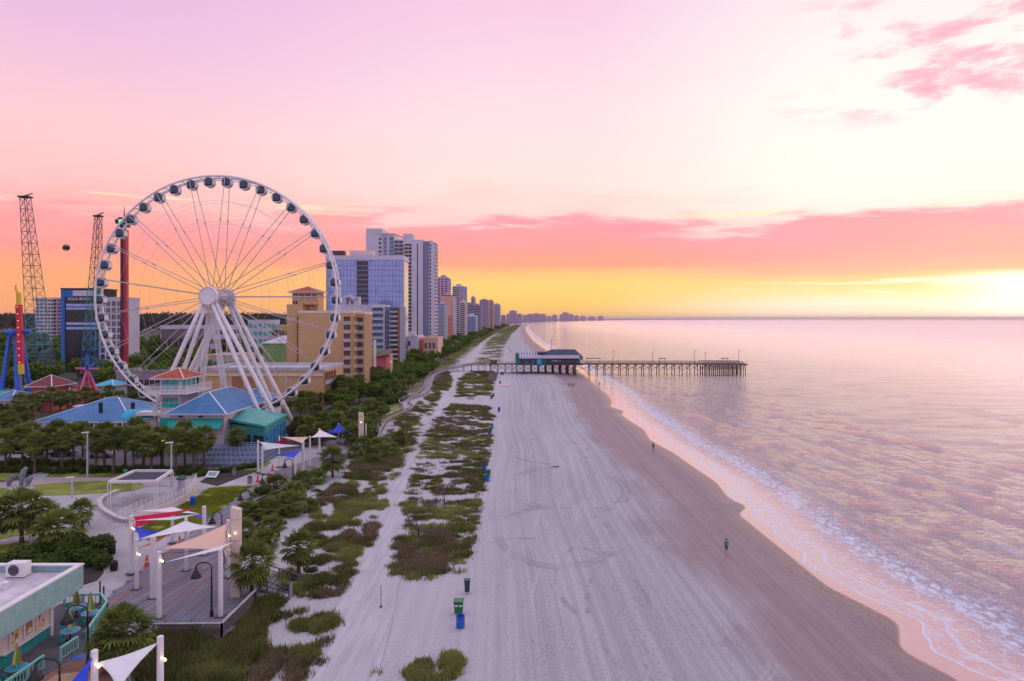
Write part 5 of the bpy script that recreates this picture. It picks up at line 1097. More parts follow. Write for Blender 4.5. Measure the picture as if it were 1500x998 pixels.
while c0+k*pw < max(offs):
    c_ = c0+(k+.5)*pw; ts = []
    for i in range(len(deck_poly)):
        a = Vector((*deck_poly[i], 0)); b_ = Vector((*deck_poly[(i+1) % len(deck_poly)], 0)); da, db = a.dot(nv)-c_, b_.dot(nv)-c_
        if (da > 0) != (db > 0): q = a.lerp(b_, da/(da-db)); ts.append(q.dot(dv))
    ts.sort()
    for a, b_ in zip(ts[::2], ts[1::2]):
        t0 = a
        while t0 < b_-.3:
            t1_ = min(b_, t0+rgp.uniform(9, 16)); m_ = PLANK[rgp.choices(range(5), (5, 4, 3, 1.3, 1.2))[0]]
            p0, p1 = nv*c_+dv*(t0+.02), nv*c_+dv*(t1_-.02); mb = MB(); zz = DZ+rgp.uniform(-.012, .004)
            mb.beam((p0.x, p0.y, zz-.03), (p1.x, p1.y, zz-.03), pw-.035, .06); mb.build('plank', m_, deck); t0 = t1_
    k += 1
def rail(name, line, label, z=DZ, h=1.1, sp=.16, mt=RAILW, cap=RAILP, post=2.0, bal=True, cat='railing', zl=None, group=None, sol=False):
    """line of world points; a post every few metres is a part of its own"""
    p0 = Vector(line[0]); o = thing(name, label, cat, (p0.x, p0.y, z), 0, group); b = MB(); cp_ = MB()
    for (a, c_) in zip(line[:-1], line[1:]):
        a, c_ = Vector(a)-p0, Vector(c_)-p0; a.z += 0; L = (c_-a).length; n = max(1, round(L/post))
        for i in range(n+1):
            q = a.lerp(c_, i/n); MB().box(q.x-.07, q.x+.07, q.y-.07, q.y+.07, q.z-.05, q.z+h+.04).build('post', mt, o)
        up = Vector((0, 0, 1)); cp_.beam(a+up*(h+.02), c_+up*(h+.02), .2, .06)
        b.beam(a+up*.15, c_+up*.15, .06, .08); b.beam(a+up*(h-.12), c_+up*(h-.12), .06, .08)
        if bal:
            m = int(L/sp)
            for i in range(m): q = a.lerp(c_, (i+.5)/m); b.beam(q+up*.12, q+up*(h-.1), .045)
        else:
            for f in (.4, .65): b.beam(a+up*h*f, c_+up*h*f, .05, .1)
        if sol: b.beam(a+up*h*.5, c_+up*h*.5, .03, h*.8)
    b.build('baluster_run', mt, o, kind='stuff'); cp_.build('handrail', cap, o); return o
rail('deck_railing', [(-29.0, 55.25, 0), (-23.55, 55.35, 0), (-23.35, 62, 0), (-24.3, 66, 0)], 'dark baluster railing round the front corner of the promenade deck')
rail('deck_railing', [(-29.3, 70.2, 0), (-33.3, 78, 0), (-35.4, 88, 0), (-34.9, 94, 0), (-32.4, 102, 0), (-32.1, 116, 0), (-30.5, 126, 0)], 'long pale-capped railing on the dune side of the promenade deck', bal=False)
sk = MB(); sk.beam((-29.1, 55.1, .55), (-23.45, 55.2, .55), .08, 1.1); sk.beam((-23.4, 55.2, .55), (-23.2, 62, .55), .08, 1.1)
for i in range(5): sk.beam((-29.1, 55.03, .15+.22*i), (-23.45, 55.13, .15+.22*i), .1, .04)
sk.build('skirt_board', SKIRT, deck)
# beach stairs
st = thing('beach_stairs', 'wooden beach stairs with handrails leading from the deck to the sand', 'stairs', (-24.7, 67.2, 0))
for i in range(7): MB().box(.2+i*.42, .66+i*.42, -1.6, 1.6, 1.02-.15*i, 1.12-.15*i).build('tread', PLANK[i % 3], st)
for y in (-1.7, 1.7):
    b = MB(); b.beam((0, y, 2.2), (3.4, y, 1.05), .12, .08); b.beam((0, y, 1.7), (3.4, y, .6), .06, .08); b.build('handrail', RAILW, st); b = MB(); b.beam((.1, y, 1.0), (3.3, y, -.05), .08, .28); b.build('stringer', RAILW, st)
    for i in range(4): MB().box(.1+i*1.05, .22+i*1.05, y-.06, y+.06, -.1, 2.2-.36*i).build('post', RAILW, st)
MB().box(3.5, 3.58, -2.3, -1.4, -.1, 1.7).build('notice_panel', mat('grey_blue_panel', (.17, .22, .24), .6), st)

# ================================================================== shade sails
POSTW = mat('white_post_paint', (.72, .70, .73), .5, var=.05, scale=1, dirt=.12); WARML = mat('warm_spotlight', (1, .8, .5), .4, emit=(1.0, .62, .28), estr=6.0)
FAB = {'white': mat('white_sail_cloth', (.74, .73, .76), .8, var=.05, scale=1.2), 'tan': mat('tan_sail_cloth', (.72, .47, .37), .8, var=.05, scale=1.2), 'red': mat('red_sail_cloth', (.68, .015, .09), .8, var=.08, scale=1.2), 'blue': mat('blue_sail_cloth', (.012, .06, .62), .8, var=.08, scale=1.2), 'navy': mat('navy_sail_cloth', (.015, .02, .09), .8, var=.1), 'orange': mat('orange_sail_cloth', (.75, .16, .06), .8, var=.08)}
def sail_post(px, pyb, pyt, label, z0=DZ, w_=.32, lampz=None, zt=None, group=None, xy=None):
    p = PG(px, pyb, z0) if xy is None else Vector((xy[0], xy[1], z0)); h = (ZA(pyt, p.y) if zt is None else zt)-z0
    o = thing('sail_post', label, 'post', p, 0, group); b = MB(); b.tube([(0, 0, 0), (0, 0, h)], [w_*.55, w_*.5], 10); b.build('shaft', POSTW, o); b = MB(); b.lathe([(w_*.52, 0), (w_*.5, .08), (.04, .16)], 10, (0, 0, h)); b.build('cap', POSTW, o)
    b = MB(); b.box(-.42, .42, -.42, .42, 0, .05); b.build('base_plate', DKGREY, o)
    if lampz:
        b = MB(); b.tube([(w_*.4, -w_*.3, lampz), (.45, -.35, lampz+.05)], .05, 5); b.lathe([(.05, -.07), (.1, 0), (.05, .08)], 8, (.5, -.4, lampz)); b.build('spotlight', WARML, o)
    return p+Vector((0, 0, h))
def sail(corners, colr, label, depths, dip=.12, n=10, cv=.16, sag=None):
    """corners in photo pixels with the distance of the post each is tied to"""
    P = [Vector((XA(q[0], d), d, ZA(q[1], d))) for q, d in zip(corners, depths)]; ce = (P[0]+P[1]+P[2])/3; b = MB(); idx = {}
    for i in range(n+1):
        for j in range(n+1-i):
            u, v = i/n, j/n; w_ = 1-u-v; p = P[0]*w_+P[1]*u+P[2]*v
            k = cv*4*(u*v*(1-w_)**2+v*w_*(1-u)**2+u*w_*(1-v)**2)*(1-27*u*v*w_*.9); p = p+(ce-p)*max(0, k)*1.0-Vector((0, 0, dip*27*u*v*w_)); idx[i, j] = len(b.v); b.v.append(tuple(p-ce))
    for i in range(n):
        for j in range(n-i):
            b.f.append((idx[i, j], idx[i+1, j], idx[i, j+1])); b.mi.append(0)
            if j < n-i-1: b.f.append((idx[i+1, j], idx[i+1, j+1], idx[i, j+1])); b.mi.append(0)
    o = thing('shade_sail', label, 'shade sail', ce); c_ = b.build('cloth', FAB[colr], o, True); md = c_.modifiers.new('thick', 'SOLIDIFY'); md.thickness = .025
    t_ = MB()
    for i in range(3): p = P[i]-ce; d_ = p.normalized(); t_.tube([p, p+d_*.35], .025, 4)
    t_.build('tie_cable', DKGREY, o); return o
sail_post(192, 840, 757, 'white sail post at the plaza edge where red and blue sails meet', lampz=4.6, w_=.4)
sail_post(200, 863, 791, 'shorter white post holding the low corner of the big white sail', lampz=3.4)
sail_post(224, 876, 787, 'thick white post on the plank deck between two thinner posts', w_=.5)
sail_post(233, 905, 809, 'white post beside the front deck railing with a spotlight', w_=.42, lampz=5.0)
sail_post(272.5, 836, 760, 'white post in the middle of the plank deck under the big white sail peak')
sail_post(299, 813, 743, 'tall white post at the lawn edge holding the upper white sail', w_=.42)
sail_post(323, 903, 806, 'white post at the front corner of the deck next to the black lamp', w_=.4)
sail_post(334, 846, 763, 'white post beside the cream pylon holding the tan sail', lampz=4.2)
sail_post(252.5, 795, 755, 'short white post standing at the lawn behind the sails')
sail([(202, 791), (271, 763), (320, 772)], 'white', 'big white triangular sail peaking over the plank deck', (65.2, 69.9, 68), .1)
sail([(236, 805), (333, 767), (338, 808)], 'tan', 'large tan triangular sail beside the cream pylon', (58.9, 68, 61.5), .15)
sail([(242, 824), (343, 794), (322, 806)], 'white', 'thin white sail seen edge-on above the gooseneck lamp', (58, 63, 59.2), .02, cv=.05)
sail([(237, 811), (302, 806), (280, 808)], 'navy', 'narrow navy sail strip under the tan sail', (58.9, 72, 70), .02, cv=.03)
sail([(196, 772), (245, 780), (204, 793)], 'blue', 'blue sail hanging between the plaza posts below the red one', (69.2, 76, 65.2), .05)
sail([(195, 757), (290, 744), (196, 774)], 'red', 'long red sail stretched from the plaza post toward the lawn', (69.2, 74.6, 69.0), .05, cv=.10)
sail([(200, 749), (253, 743), (294, 753)], 'white', 'slender white sail above the red one at the lawn edge', (72, 79, 74.6), .05)
sail([(272, 753), (312, 756), (297, 760)], 'blue', 'small blue sail behind the lawn-edge post', (76, 80, 74.6), .02)
sail([(196, 763), (294, 753), (255, 762)], 'white', 'thin cream-white sail ribbon crossing below the red sail', (69, 74.6, 72), .02, cv=.05)
sail([(206, 802), (248, 783), (226, 797)], 'red', 'small red sail low behind the thick post', (66, 70, 64), .02, cv=.08)
# second group further along the deck
for px, pb, pt, l, wd in ((378, 692, 646, 'white sail post by the red and white cone where the plaza path meets the deck', .3), (384.5, 694, 655, 'white post holding the outer edge of the middle white sail', .28), (409, 684, 640, 'white post beside the restaurant steps holding peach and red sails', .3), (433, 702, 670, 'short white post under the low blue sail', .3), (444, 692, 648, 'thick white post where the peach and white sails join', .42), (454, 684, 640, 'white post with a red band beside the pale tent sail', .3), (468, 664, 629, 'white centre post of the pale grey tent sail', .4), (496, 648, 621, 'white post at the peak of the blue tent sail', .3), (501.5, 650, 637, 'stub white post beneath the blue tent sail', .36), (536, 652, 622, 'thin white post beside the tall cream pylon of the second sail group', .28)):
    sail_post(px, pb, pt, l, w_=wd)
D = lambda py: 25.8e3/(py-467)
sail([(379, 647), (385, 660), (442, 653)], 'white', 'white sail between the path posts and the thick post', (D(692), D(694), D(692)), .05)
sail([(398, 651), (431, 648), (412, 644)], 'red', 'small red sail near the restaurant steps', (D(684), D(684), D(686)), .03)
sail([(411, 640), (444, 650), (453, 640)], 'tan', 'peach sail dipping to the thick white post', (D(684), D(692), D(684)), .05)
sail([(400, 667), (432, 671), (444, 658)], 'blue', 'low blue sail over the deck between short and thick posts', (D(690), D(702), D(692)), .04)
sail([(468, 629), (455, 641), (496, 641)], 'white', 'pale tent sail with a sharp peak beside the palms', (D(664), D(684), D(655)), .1)
sail([(496, 621), (480, 634), (524, 636)], 'blue', 'deep blue tent sail with a white finial', (D(648), D(655), D(650)), .08)
sail([(504, 627), (528, 624), (527, 629)], 'white', 'small white sail tied to the tall cream pylon', (D(648), D(654), D(650)), .02)
# group beside the snack bar
sail_post(0, 0, 0, 'white post with a lit spotlight tied to blue and white sails near the snack bar', z0=.8, w_=.4, zt=6.9, lampz=5.4, xy=(-25.2, 41.2)); sail_post(0, 0, 0, 'white post holding the white sail beside the big palm', z0=.4, w_=.4, zt=7.0, lampz=5.4, xy=(-22.05, 42.8))
sail([(142, 971), (233, 941), (172, 1012)], 'white', 'white triangular sail beside the big palm near the snack bar', (41.2, 42.8, 39), .12)
sail([(136, 960), (128, 1000), (92, 1012)], 'blue', 'blue sail slung low beside the snack bar patio', (41.2, 40, 38.5), .12)
# cream pylons
def pylon(px, pb, pt, label, w_=.95, z0=DZ, xy=None):
    p = PG(px, pb, z0); h = ZA(pt, p.y)-z0; o = thing('cream_pylon', label, 'pylon', p, R(6)); m_ = mat('cream_concrete', (.66, .56, .46), .8, var=.06, scale=.6, dirt=.15)
    b = MB(); b.add([(-w_/2, -w_/2, 0), (w_/2, -w_/2, 0), (w_/2, w_/2, 0), (-w_/2, w_/2, 0), (-w_/2, -w_/2, h), (w_/2, -w_/2, h-.25), (w_/2, w_/2, h-.25), (-w_/2, w_/2, h)], [(3, 2, 1, 0), (4, 5, 6, 7), (0, 1, 5, 4), (1, 2, 6, 5), (2, 3, 7, 6), (3, 0, 4, 7)]); b.build('shaft', m_, o)
    b = MB()
    for f in (.12, .38, .63, .86): b.box(-w_/2-.012, w_/2+.012, -w_/2-.012, w_/2+.012, h*f, h*f+.05)
    b.build('joint_band', mat('joint_grey', (.3, .26, .24), .8), o); b = MB(); b.lathe([(.04, -.07), (.08, 0), (.04, .06)], 8, (.05, -w_/2-.12, h*.72)); b.build('spotlight', WARML, o); return o
pylon(346, 873, 742, 'tall cream pylon beside the near shade sails and young palm', .8); pylon(529, 654, 604, 'tall cream pylon at the end of the second sail group', .95)
pylon(573, 560, 518, 'slim cream pylon standing in the scrub beside the boardwalk bend', 1.0, 1.0); pylon(638, 527, 512, 'small cream pylon near the pier approach', 1.0, 1.0); pylon(624, 528, 519, 'cream pylon stub beside the far boardwalk', 1.0, 1.0)

# ================================================================== gooseneck lamps
def goose(px, pyb, pyt, armpx, label, z0=DZ, xy=None, h=None, dirx=None):
    p = PG(px, pyb, z0) if xy is None else Vector((xy[0], xy[1], z0)); hh = h if h else ZA(pyt, p.y)-z0; ax = ((armpx-px)*p.y/1000.) if dirx is None else dirx
    o = thing('gooseneck_lamp', label, 'street lamp', p, 0, 'black gooseneck lamps'); b = MB(); b.lathe([(.16, 0), (.16, .5), (.09, .6), (.075, hh*.72)], 8); b.build('pole', BLACK, o)
    b = MB(); r = abs(ax); pts = [(0, 0, hh*.7)]+[(ax/2-ax/2*math.cos(a), 0, hh-.45+.45*math.sin(a)) for a in [PI*i/10 for i in range(0, 11)]]; b.tube(pts, .06, 6); b.build('arm', BLACK, o, True)
    b = MB(); b.lathe([(.08, 0), (.12, -.25), (.26, -.45), (.30, -.6), (.46, -.85), (.44, -.9), (.05, -.86)], 12, (ax, 0, hh-.42)); b.build('shade', BLACK, o, True); return o
goose(310, 903, 824, 287, 'black gooseneck lamp over the plank deck under the near sails'); goose(325, 800, 750, 311, 'black gooseneck lamp at the lawn edge behind the near sails'); goose(366.5, 755, 718, 352, 'black gooseneck lamp beside the lawn railing'); goose(400.5, 727, 695, 384, 'black gooseneck lamp with a wide arch near the cones')
goose(429, 727, 672, 417, 'tall black gooseneck lamp beside the blue deck boxes'); goose(0, 0, 0, 0, 'black gooseneck lamp standing by the patio gap of the snack bar', xy=(-31.2, 50.2), h=4.75, dirx=-1.5); goose(0, 0, 0, 0, 'black gooseneck lamp beside the blue sail and patio railing', xy=(-28.1, 42.4), h=4.7, dirx=-1.5)
def pole_lamp(px, pyb, pyt, label, m_=PALE, z0=1.0):
    p = PG(px, pyb, z0); h = ZA(pyt, p.y)-z0; o = thing('pole_lamp', label, 'street lamp', p); b = MB(); b.tube([(0, 0, 0), (0, 0, h)], [.16, .1], 8); b.build('pole', m_, o); b = MB(); b.beam((-.9, 0, h), (.25, 0, h+.08), .3, .16); b.build('lamp_head', WHITEP, o); return o
pole_lamp(128, 700, 634, 'pale grey pole lamp in front of the palm hedge'); pole_lamp(251, 715, 649, 'pale grey pole lamp beside the pergola frame'); pole_lamp(105.5, 730, 700, 'short pale pole lamp at the lawn curve'); pole_lamp(76, 600, 568, 'dark pole lamp behind the big blue roof', DKGREY); pole_lamp(50, 625, 607, 'dark pole lamp at the corner of the big blue roof', DKGREY)
ol = thing('amber_street_lamp', 'lit amber street lamp glowing among the palms', 'street lamp', PG(239, 690, 1.0)); z = ZA(645, ol.location.y)-1; b = MB(); b.tube([(0, 0, 0), (0, 0, z)], .08, 6); b.build('pole', DKGREY, ol); b = MB(); b.lathe([(.08, -.3), (.35, -.1), (.35, .12), (.08, .3)], 10, (0, 0, z)); b.build('globe', mat('amber_lamp', (1, .7, .3), .4, emit=(1, .55, .15), estr=4), ol)

# ================================================================== plaza furniture
def cone(px, py, label, s=1.0, z=1.05, striped=True):
    o = thing('traffic_cone', label, 'cone', PG(px, py, z)); s *= 1.0; b = MB(); b.box(-.24*s, .24*s, -.24*s, .24*s, 0, .06); b.build('base', REDP, o); b = MB(); b.lathe([(.2*s, .06), (.05*s, .95*s)], 10); b.build('body', mat('cone_red', (.75, .05, .05), .5), o)
    for f in (.35, .62): b = MB(); b.lathe([(.205*s-.16*s*f, .06+.89*s*f), (.205*s-.16*s*(f+.14), .06+.89*s*(f+.14))], 10); b.build('white_band', WHITEP, o)
    return o
cone(215, 829, 'red and white cone beside the short sail post', 1.2, DZ); cone(377.5, 706, 'striped cone next to the trash can at the deck entrance', 1.3); cone(399, 690, 'red cone by the restaurant steps path', 1.2); cone(393, 703, 'red and white cone under the gooseneck arch', 1.3, DZ); cone(263, 798, 'red cone under the big white sail', 1.1, DZ)
def bin_(px, py, label, bodym, lidm, z=1.05, h=1.0, r=.34, name='trash_can', slat=True):
    o = thing(name, label, 'bin', PG(px, py, z)); b = MB(); b.lathe([(r*.9, 0), (r, .1), (r, h)], 12); b.build('body', bodym, o); b = MB(); b.lathe([(r*1.1, h), (r*1.1, h+.1), (r*.55, h+.28), (r*.2, h+.32)], 12); b.build('lid', lidm, o)
    if slat:
        for i in range(8): a = 2*PI*i/8; b = MB(); b.box(-.04, .04, -.02, .02, .1, h-.05); M = Matrix.Translation((r*1.01*math.cos(a), r*1.01*math.sin(a), 0)) @ Matrix.Rotation(a+PI/2, 4, 'Z'); b.v = [tuple(M @ Vector(v)) for v in b.v]; b.build('slat', lidm, o)
    return o
DGREEN = mat('dark_green_plastic', (.012, .09, .055), .5, var=.15); BEIGE = mat('beige_panel', (.42, .36, .34), .7); BLUEB = mat('blue_plastic', (.01, .10, .50), .4, var=.12); GREENB = mat('green_plastic', (.01, .16, .06), .45, var=.15)
bin_(366, 709, 'beige trash can with a dark green lid at the deck entrance', BEIGE, DGREEN); bin_(343, 696, 'brown trash can with green lid beside the hedge', BEIGE, DGREEN); bin_(164, 812, 'black litter bin on the plaza', BLACK, BLACK); bin_(167, 836, 'low black bin next to the litter bin on the plaza', BLACK, BLACK, h=.8)
bin_(282.5, 740, 'blue recycling bin at the foot of the white ramp', BLUEB, BLUEB); bin_(184, 699, 'teal-lidded bin behind the pergola', BLACK, TEALA)
for (px, py, l, w_) in ((429, 716, 'long blue storage box on the deck beside the tall lamp', 1.6), (436, 711, 'blue storage box against the deck railing', 1.4)):
    o = thing('storage_box', l, 'box', PG(px, py, DZ)); b = MB(); b.box(-w_/2, w_/2, -.5, .5, 0, .9); b.build('body', BLUEB, o); b = MB(); b.box(-w_/2-.04, w_/2+.04, -.54, .54, .9, 1.0); b.build('lid', mat('navy_lid', (.02, .07, .2), .5), o)
ib = thing('information_board', 'white slanted information board beside the hedge path', 'board', PG(311, 701, 1.05), R(-12)); b = MB(); b.add([(-1, -.5, .35), (1, -.5, .35), (1, .5, 1.1), (-1, .5, 1.1), (-1, -.5, .25), (1, -.5, .25), (1, .5, 1.0), (-1, .5, 1.0)], [(0, 1, 2, 3), (7, 6, 5, 4), (0, 4, 5, 1), (1, 5, 6, 2), (2, 6, 7, 3), (3, 7, 4, 0)]); b.build('panel', WHITEP, ib)
b = MB(); b.add([(-.7, -.3, .515), (.7, -.3, .515), (.7, .3, .965), (-.7, .3, .965)], [(0, 1, 2, 3)]); b.build('map_print', mat('map_print_green', (.25, .36, .34), .6, var=.4, scale=4), ib)
for x in (-.7, .7): b = MB(); b.box(x-.06, x+.06, -.06, .06, 0, .65); b.build('leg', DKGREY, ib)
for i, (px, py, l) in enumerate(((133, 886, 'black bollard at the patio corner of the snack bar'), (146.5, 869, 'black bollard on the plaza path'), (152, 877, 'black bollard at the edge of the plank deck'))):
    o = thing('bollard', l, 'bollard', PG(px, py, 1.05)); b = MB(); b.tube([(0, 0, 0), (0, 0, 1.05)], .07, 8); b.build('post', BLACK, o); b = MB(); b.lathe([(.08, 1.05), (.09, 1.1), (.02, 1.16)], 8); b.build('cap', BLACK, o)
bk = thing('bicycle_rack', 'dark bicycle rack with a teal bicycle beside the round shrub', 'bicycle rack', PG(142, 795, 1.05), R(40))
for i in range(4): b = MB(); b.tube([(-.9+.6*i, -.3, 0), (-.9+.6*i, -.3, .8), (-.9+.6*i, .3, .8), (-.9+.6*i, .3, 0)], .035, 5); b.build('hoop', BLACK, bk)
# stage pergola and white ramp
pg = thing('stage_pergola', 'white steel pergola frame with a dark mesh roof on the plaza stage', 'pergola', (0, 0, 0)); zc = 4.6
A_p, B_p, C_p, D_p = PG(160, 706, zc), PG(228, 705, zc), PG(252, 690, zc), PG(197, 690, zc)
for a, b_ in ((A_p, B_p), (B_p, C_p), (C_p, D_p), (D_p, A_p)):
    b = MB(); b.beam(a, b_, .3, .35); b.build('edge_beam', WHITEP, pg)
b = MB(); ctr = (A_p+B_p+C_p+D_p)/4; q = [p.lerp(ctr, .07)-Vector((0, 0, .12)) for p in (A_p, B_p, C_p, D_p)]; b.add(q+[p-Vector((0, 0, .05)) for p in q], [(0, 1, 2, 3), (7, 6, 5, 4), (0, 4, 5, 1), (1, 5, 6, 2), (2, 6, 7, 3), (3, 7, 4, 0)]); b.build('mesh_roof', mat('dark_mesh', (.035, .035, .055), .7), pg)
for p in (A_p, B_p, C_p, D_p):
    for dx in (-.2, .2): b = MB(); b.tube([(p.x+dx, p.y, 1.05), (p.x+dx, p.y, zc-.15)], .07, 6); b.build('post', WHITEP, pg)
sw = thing('stage_kerb', 'low curved concrete kerb wall around the plaza stage', 'wall', (0, 0, 0)); b = MB(); ln = bez([(172, 722), (150, 733), (146, 742), (152, 750), (172, 762), (186, 766)], 5); pp = [PG(a, c_, 1.05) for a, c_ in ln]
for a, c_ in zip(pp[:-1], pp[1:]): b.beam(a+Vector((0, 0, .2)), c_+Vector((0, 0, .2)), .5, .5)
b.build('kerb', CONC, sw); b = MB()
for a, c_ in zip(pp[:-1], pp[1:]): b.beam(a+Vector((0, 0, .47)), c_+Vector((0, 0, .47)), .62, .06)
b.build('coping', WARM, sw)
rm = thing('white_ramp', 'curved white ramp wall with white railings beside the lawn', 'ramp', (0, 0, 0)); lo = [PG(a, c_, 1.05) for a, c_ in bez([(190, 770), (225, 752), (258, 742), (280, 730), (288, 716)], 5)]
for i, (a, c_) in enumerate(zip(lo[:-1], lo[1:])):
    f = i/len(lo); h = .5+1.0*f; b = MB(); b.beam(a+Vector((0, 0, h/2)), c_+Vector((0, 0, h/2)), .3, h); b.build('wall_panel', WARM, rm)
b = MB()
for i, (a, c_) in enumerate(zip(lo[:-1], lo[1:])):
    f = i/len(lo); h = .5+1.0*f
    for q in (.25, .5, .75, 1.0): b.beam(a+Vector((0, 0, h+q)), c_+Vector((0, 0, h+q)), .05)
    b.beam(a+Vector((0, 0, h)), a+Vector((0, 0, h+1.02)), .08)
b.build('railing', WHITEP, rm, kind='stuff')
up = [p+Vector((-2.6, 1.8, 0)) for p in lo]; b = MB()
for i, (a, c_) in enumerate(zip(up[:-1], up[1:])):
    for q in (.25, .5, .75, 1.0, 1.25): b.beam(a+Vector((0, 0, q)), c_+Vector((0, 0, q)), .05)
    b.beam(a, a+Vector((0, 0, 1.3)), .08)
b.build('railing', WHITEP, rm, kind='stuff')
tu = thing('ticket_booth', 'slim grey booth with a green cap at the top of the white ramp', 'booth', PG(266, 728, 1.05)); b = MB(); b.lathe([(.55, 0), (.5, 2.6)], 8); b.build('body', PALE, tu); b = MB(); b.lathe([(.75, 2.6), (.75, 2.75), (.1, 3.2)], 8); b.build('cap', DGREEN, tu)
# sculpture
sc = thing('dolphin_sculpture', 'grey sculpture of leaping dolphins on the lawn', 'sculpture', PG(32, 716, 1.1)); STONE = mat('blue_grey_stone', (.22, .24, .30), .7, var=.25, scale=2, bump=.3)
for (ox, hh, ln_) in ((0, 3.2, .5), (-1.9, 2.0, .35), (.9, 1.8, .3)):
    b = MB(); pts = [(ox, 0, 0), (ox-.1, 0, hh*.3), (ox+.05, 0, hh*.6), (ox+.3, 0, hh*.85), (ox+.62, 0, hh*.98), (ox+.95, 0, hh*.93)]; b.tube(pts, [.14, .3, .42, .4, .26, .07], 10)
    b.add([(ox-.3, -.05, hh*.55), (ox-.75, 0, hh*.62), (ox-.35, .05, hh*.72)], [(0, 1, 2)]); b.add([(ox+.3, -.35, hh*.62), (ox+.55, -.75, hh*.45), (ox+.32, -.35, hh*.5)], [(0, 1, 2)]); b.build('dolphin', STONE, sc, True)
b = MB(); b.lathe([(2.2, 0), (2.0, .3), (1.2, .45)], 14, (-.3, 0, 0), sy=.6); b.build('plinth', CONC, sc)
# ================================================================== snack bar with patio
sb = thing('snack_bar', 'flat-roofed snack bar with teal fascia, pictured windows and patio', 'snack bar', (0, 0, 0)); TEALF = mat('pale_teal_fascia', (.27, .46, .45), .65, var=.12, scale=2.5, bump=.25, dirt=.12); TEALD = mat('teal_board_wall', (.02, .30, .28), .7, var=.15, scale=1.5)
X0, X1 = -70.0, -37.7; Ya, Yb = 26.0, 55.8
b = MB(); b.box(X0, X1, Ya, Yb, .9, 4.1); b.build('wall', WARM, sb); b = MB(); b.box(X1, X1+.06, Ya, Yb-.1, .95, 2.1); b.build('dado_panel', TEALD, sb)
RX = -36.6; RY = 58.3
b = MB(); b.box(X0, RX-.35, Ya, RY-.35, 5.35, 5.5); b.build('roof', mat('white_roof_membrane', (.58, .52, .58), .8, var=.22, scale=.45, dirt=.35), sb)
b = MB(); b.box(RX-.3, RX, Ya, RY, 4.05, 6.0); b.box(X0, RX-.3, RY-.3, RY, 4.05, 6.0); b.build('fascia', TEALF, sb); b = MB(); b.box(RX-.42, RX+.06, Ya, RY+.06, 6.0, 6.12); b.box(X0, RX-.42, RY-.42, RY+.06, 6.0, 6.12); b.build('coping', WHITEP, sb); b = MB(); b.box(X0, RX-.3, Ya, RY-.3, 4.05, 4.2); b.build('soffit', TEALF, sb)
def printmat(nm, cols, sc):
    m = bpy.data.materials.new(nm); m.use_nodes = True; t = NT(m.node_tree); tc = t.n('ShaderNodeTexCoord'); v = t.n('ShaderNodeTexVoronoi', ins={'Vector': tc.outputs['Object'], 'Scale': sc}); s = t.n('ShaderNodeSeparateColor', ins={0: v.outputs['Color']}); c = t.ramp(s.outputs[0], [(i/len(cols), k+(1,)) for i, k in enumerate(cols)], 'CONSTANT')
    b = t.n('ShaderNodeBsdfPrincipled', ins={'Base Color': c, 'Roughness': .5}); t.n('ShaderNodeOutputMaterial', ins={0: b.outputs[0]}); return m
FOOD = printmat('food_picture', [(.6, .55, .5), (.55, .32, .06), (.12, .33, .08), (.5, .12, .05), (.62, .5, .12)], 2.6); MENU = printmat('menu_picture', [(.05, .05, .06), (.45, .3, .08), (.12, .3, .4), (.4, .08, .08), (.5, .5, .4), (.05, .2, .08)], 3.2)
for y in (54.6, 53.2, 51.7):
    b = MB(); b.box(X1, X1+.1, y-.62, y+.55, 2.25, 3.95); w0 = b.build('window', WARM, sb); b = MB(); b.box(X1+.1, X1+.13, y-.38, y+.3, 2.45, 3.8); b.build('food_poster', FOOD, w0)
for y in (49.2, 47.3, 45.4):
    b = MB(); b.box(X1, X1+.12, y-.95, y+.85, 1.2, 3.9); w0 = b.build('menu_frame', BLACK, sb); b = MB(); b.box(X1+.12, X1+.15, y-.75, y+.65, 1.4, 3.7); b.build('menu_poster', MENU, w0)
b = MB(); b.box(X1-.02, X1+.18, Yb-.2, Yb+.06, .95, 4.1); b.build('corner_trim', WHITEP, sb)
b = MB(); b.box(X1, X1+.3, 50.3, 55.6, 2.1, 2.18); b.build('counter_shelf', WHITEP, sb)
ac = thing('air_conditioner', 'white boxy air conditioner on the snack bar roof', 'air conditioner', (-41.2, 57.0, 5.5)); b = MB(); b.box(-.75, .75, -.45, .45, .08, 1.2); b.build('case', WHITEP, ac); b = MB(); b.tube([(-.1+.42*math.cos(2*PI*k/16), -.47, .65+.42*math.sin(2*PI*k/16)) for k in range(16)], .04, 4, closed=True); b.lathe([(.02, 0), (.36, 0), (.36, .02)], 12, (0, 0, 0)); b.v[-36:] = [(v[0]-.1, -.46-v[2], .65+v[1]) for v in b.v[-36:]]; b.build('fan_grille', DKGREY, ac)
for x in (-.6, .6): b = MB(); b.box(x-.08, x+.08, -.4, .4, 0, .08); b.build('foot', DKGREY, ac)
for i, (x, y, l) in enumerate(((-40.3, 54.2, 'small white vent on the snack bar roof'), (-39.6, 51.5, 'low white roof hatch on the snack bar'))):
    o = thing('roof_vent', l, 'vent', (x, y, 5.5)); b = MB(); b.tube([(0, 0, 0), (0, 0, .5)], .16, 8); b.build('pipe', WHITEP, o); b = MB(); b.lathe([(.3, .5), (.3, .58), (.05, .7)], 10); b.build('cap', WHITEP, o)
TEALR = mat('mint_rail_paint', (.22, .56, .50), .5, var=.1)
patch('patio_paving', [(-41, 62), (-37, 62), (-34, 60), (-33.4, 53), (-34.2, 47), (-34.5, 26), (-38, 26), (-38, 56), (-41, 56)], 1.14, mat('dark_patio_paving', (.11, .10, .115), .8, var=.2, scale=.8), z0=.7, world=True)
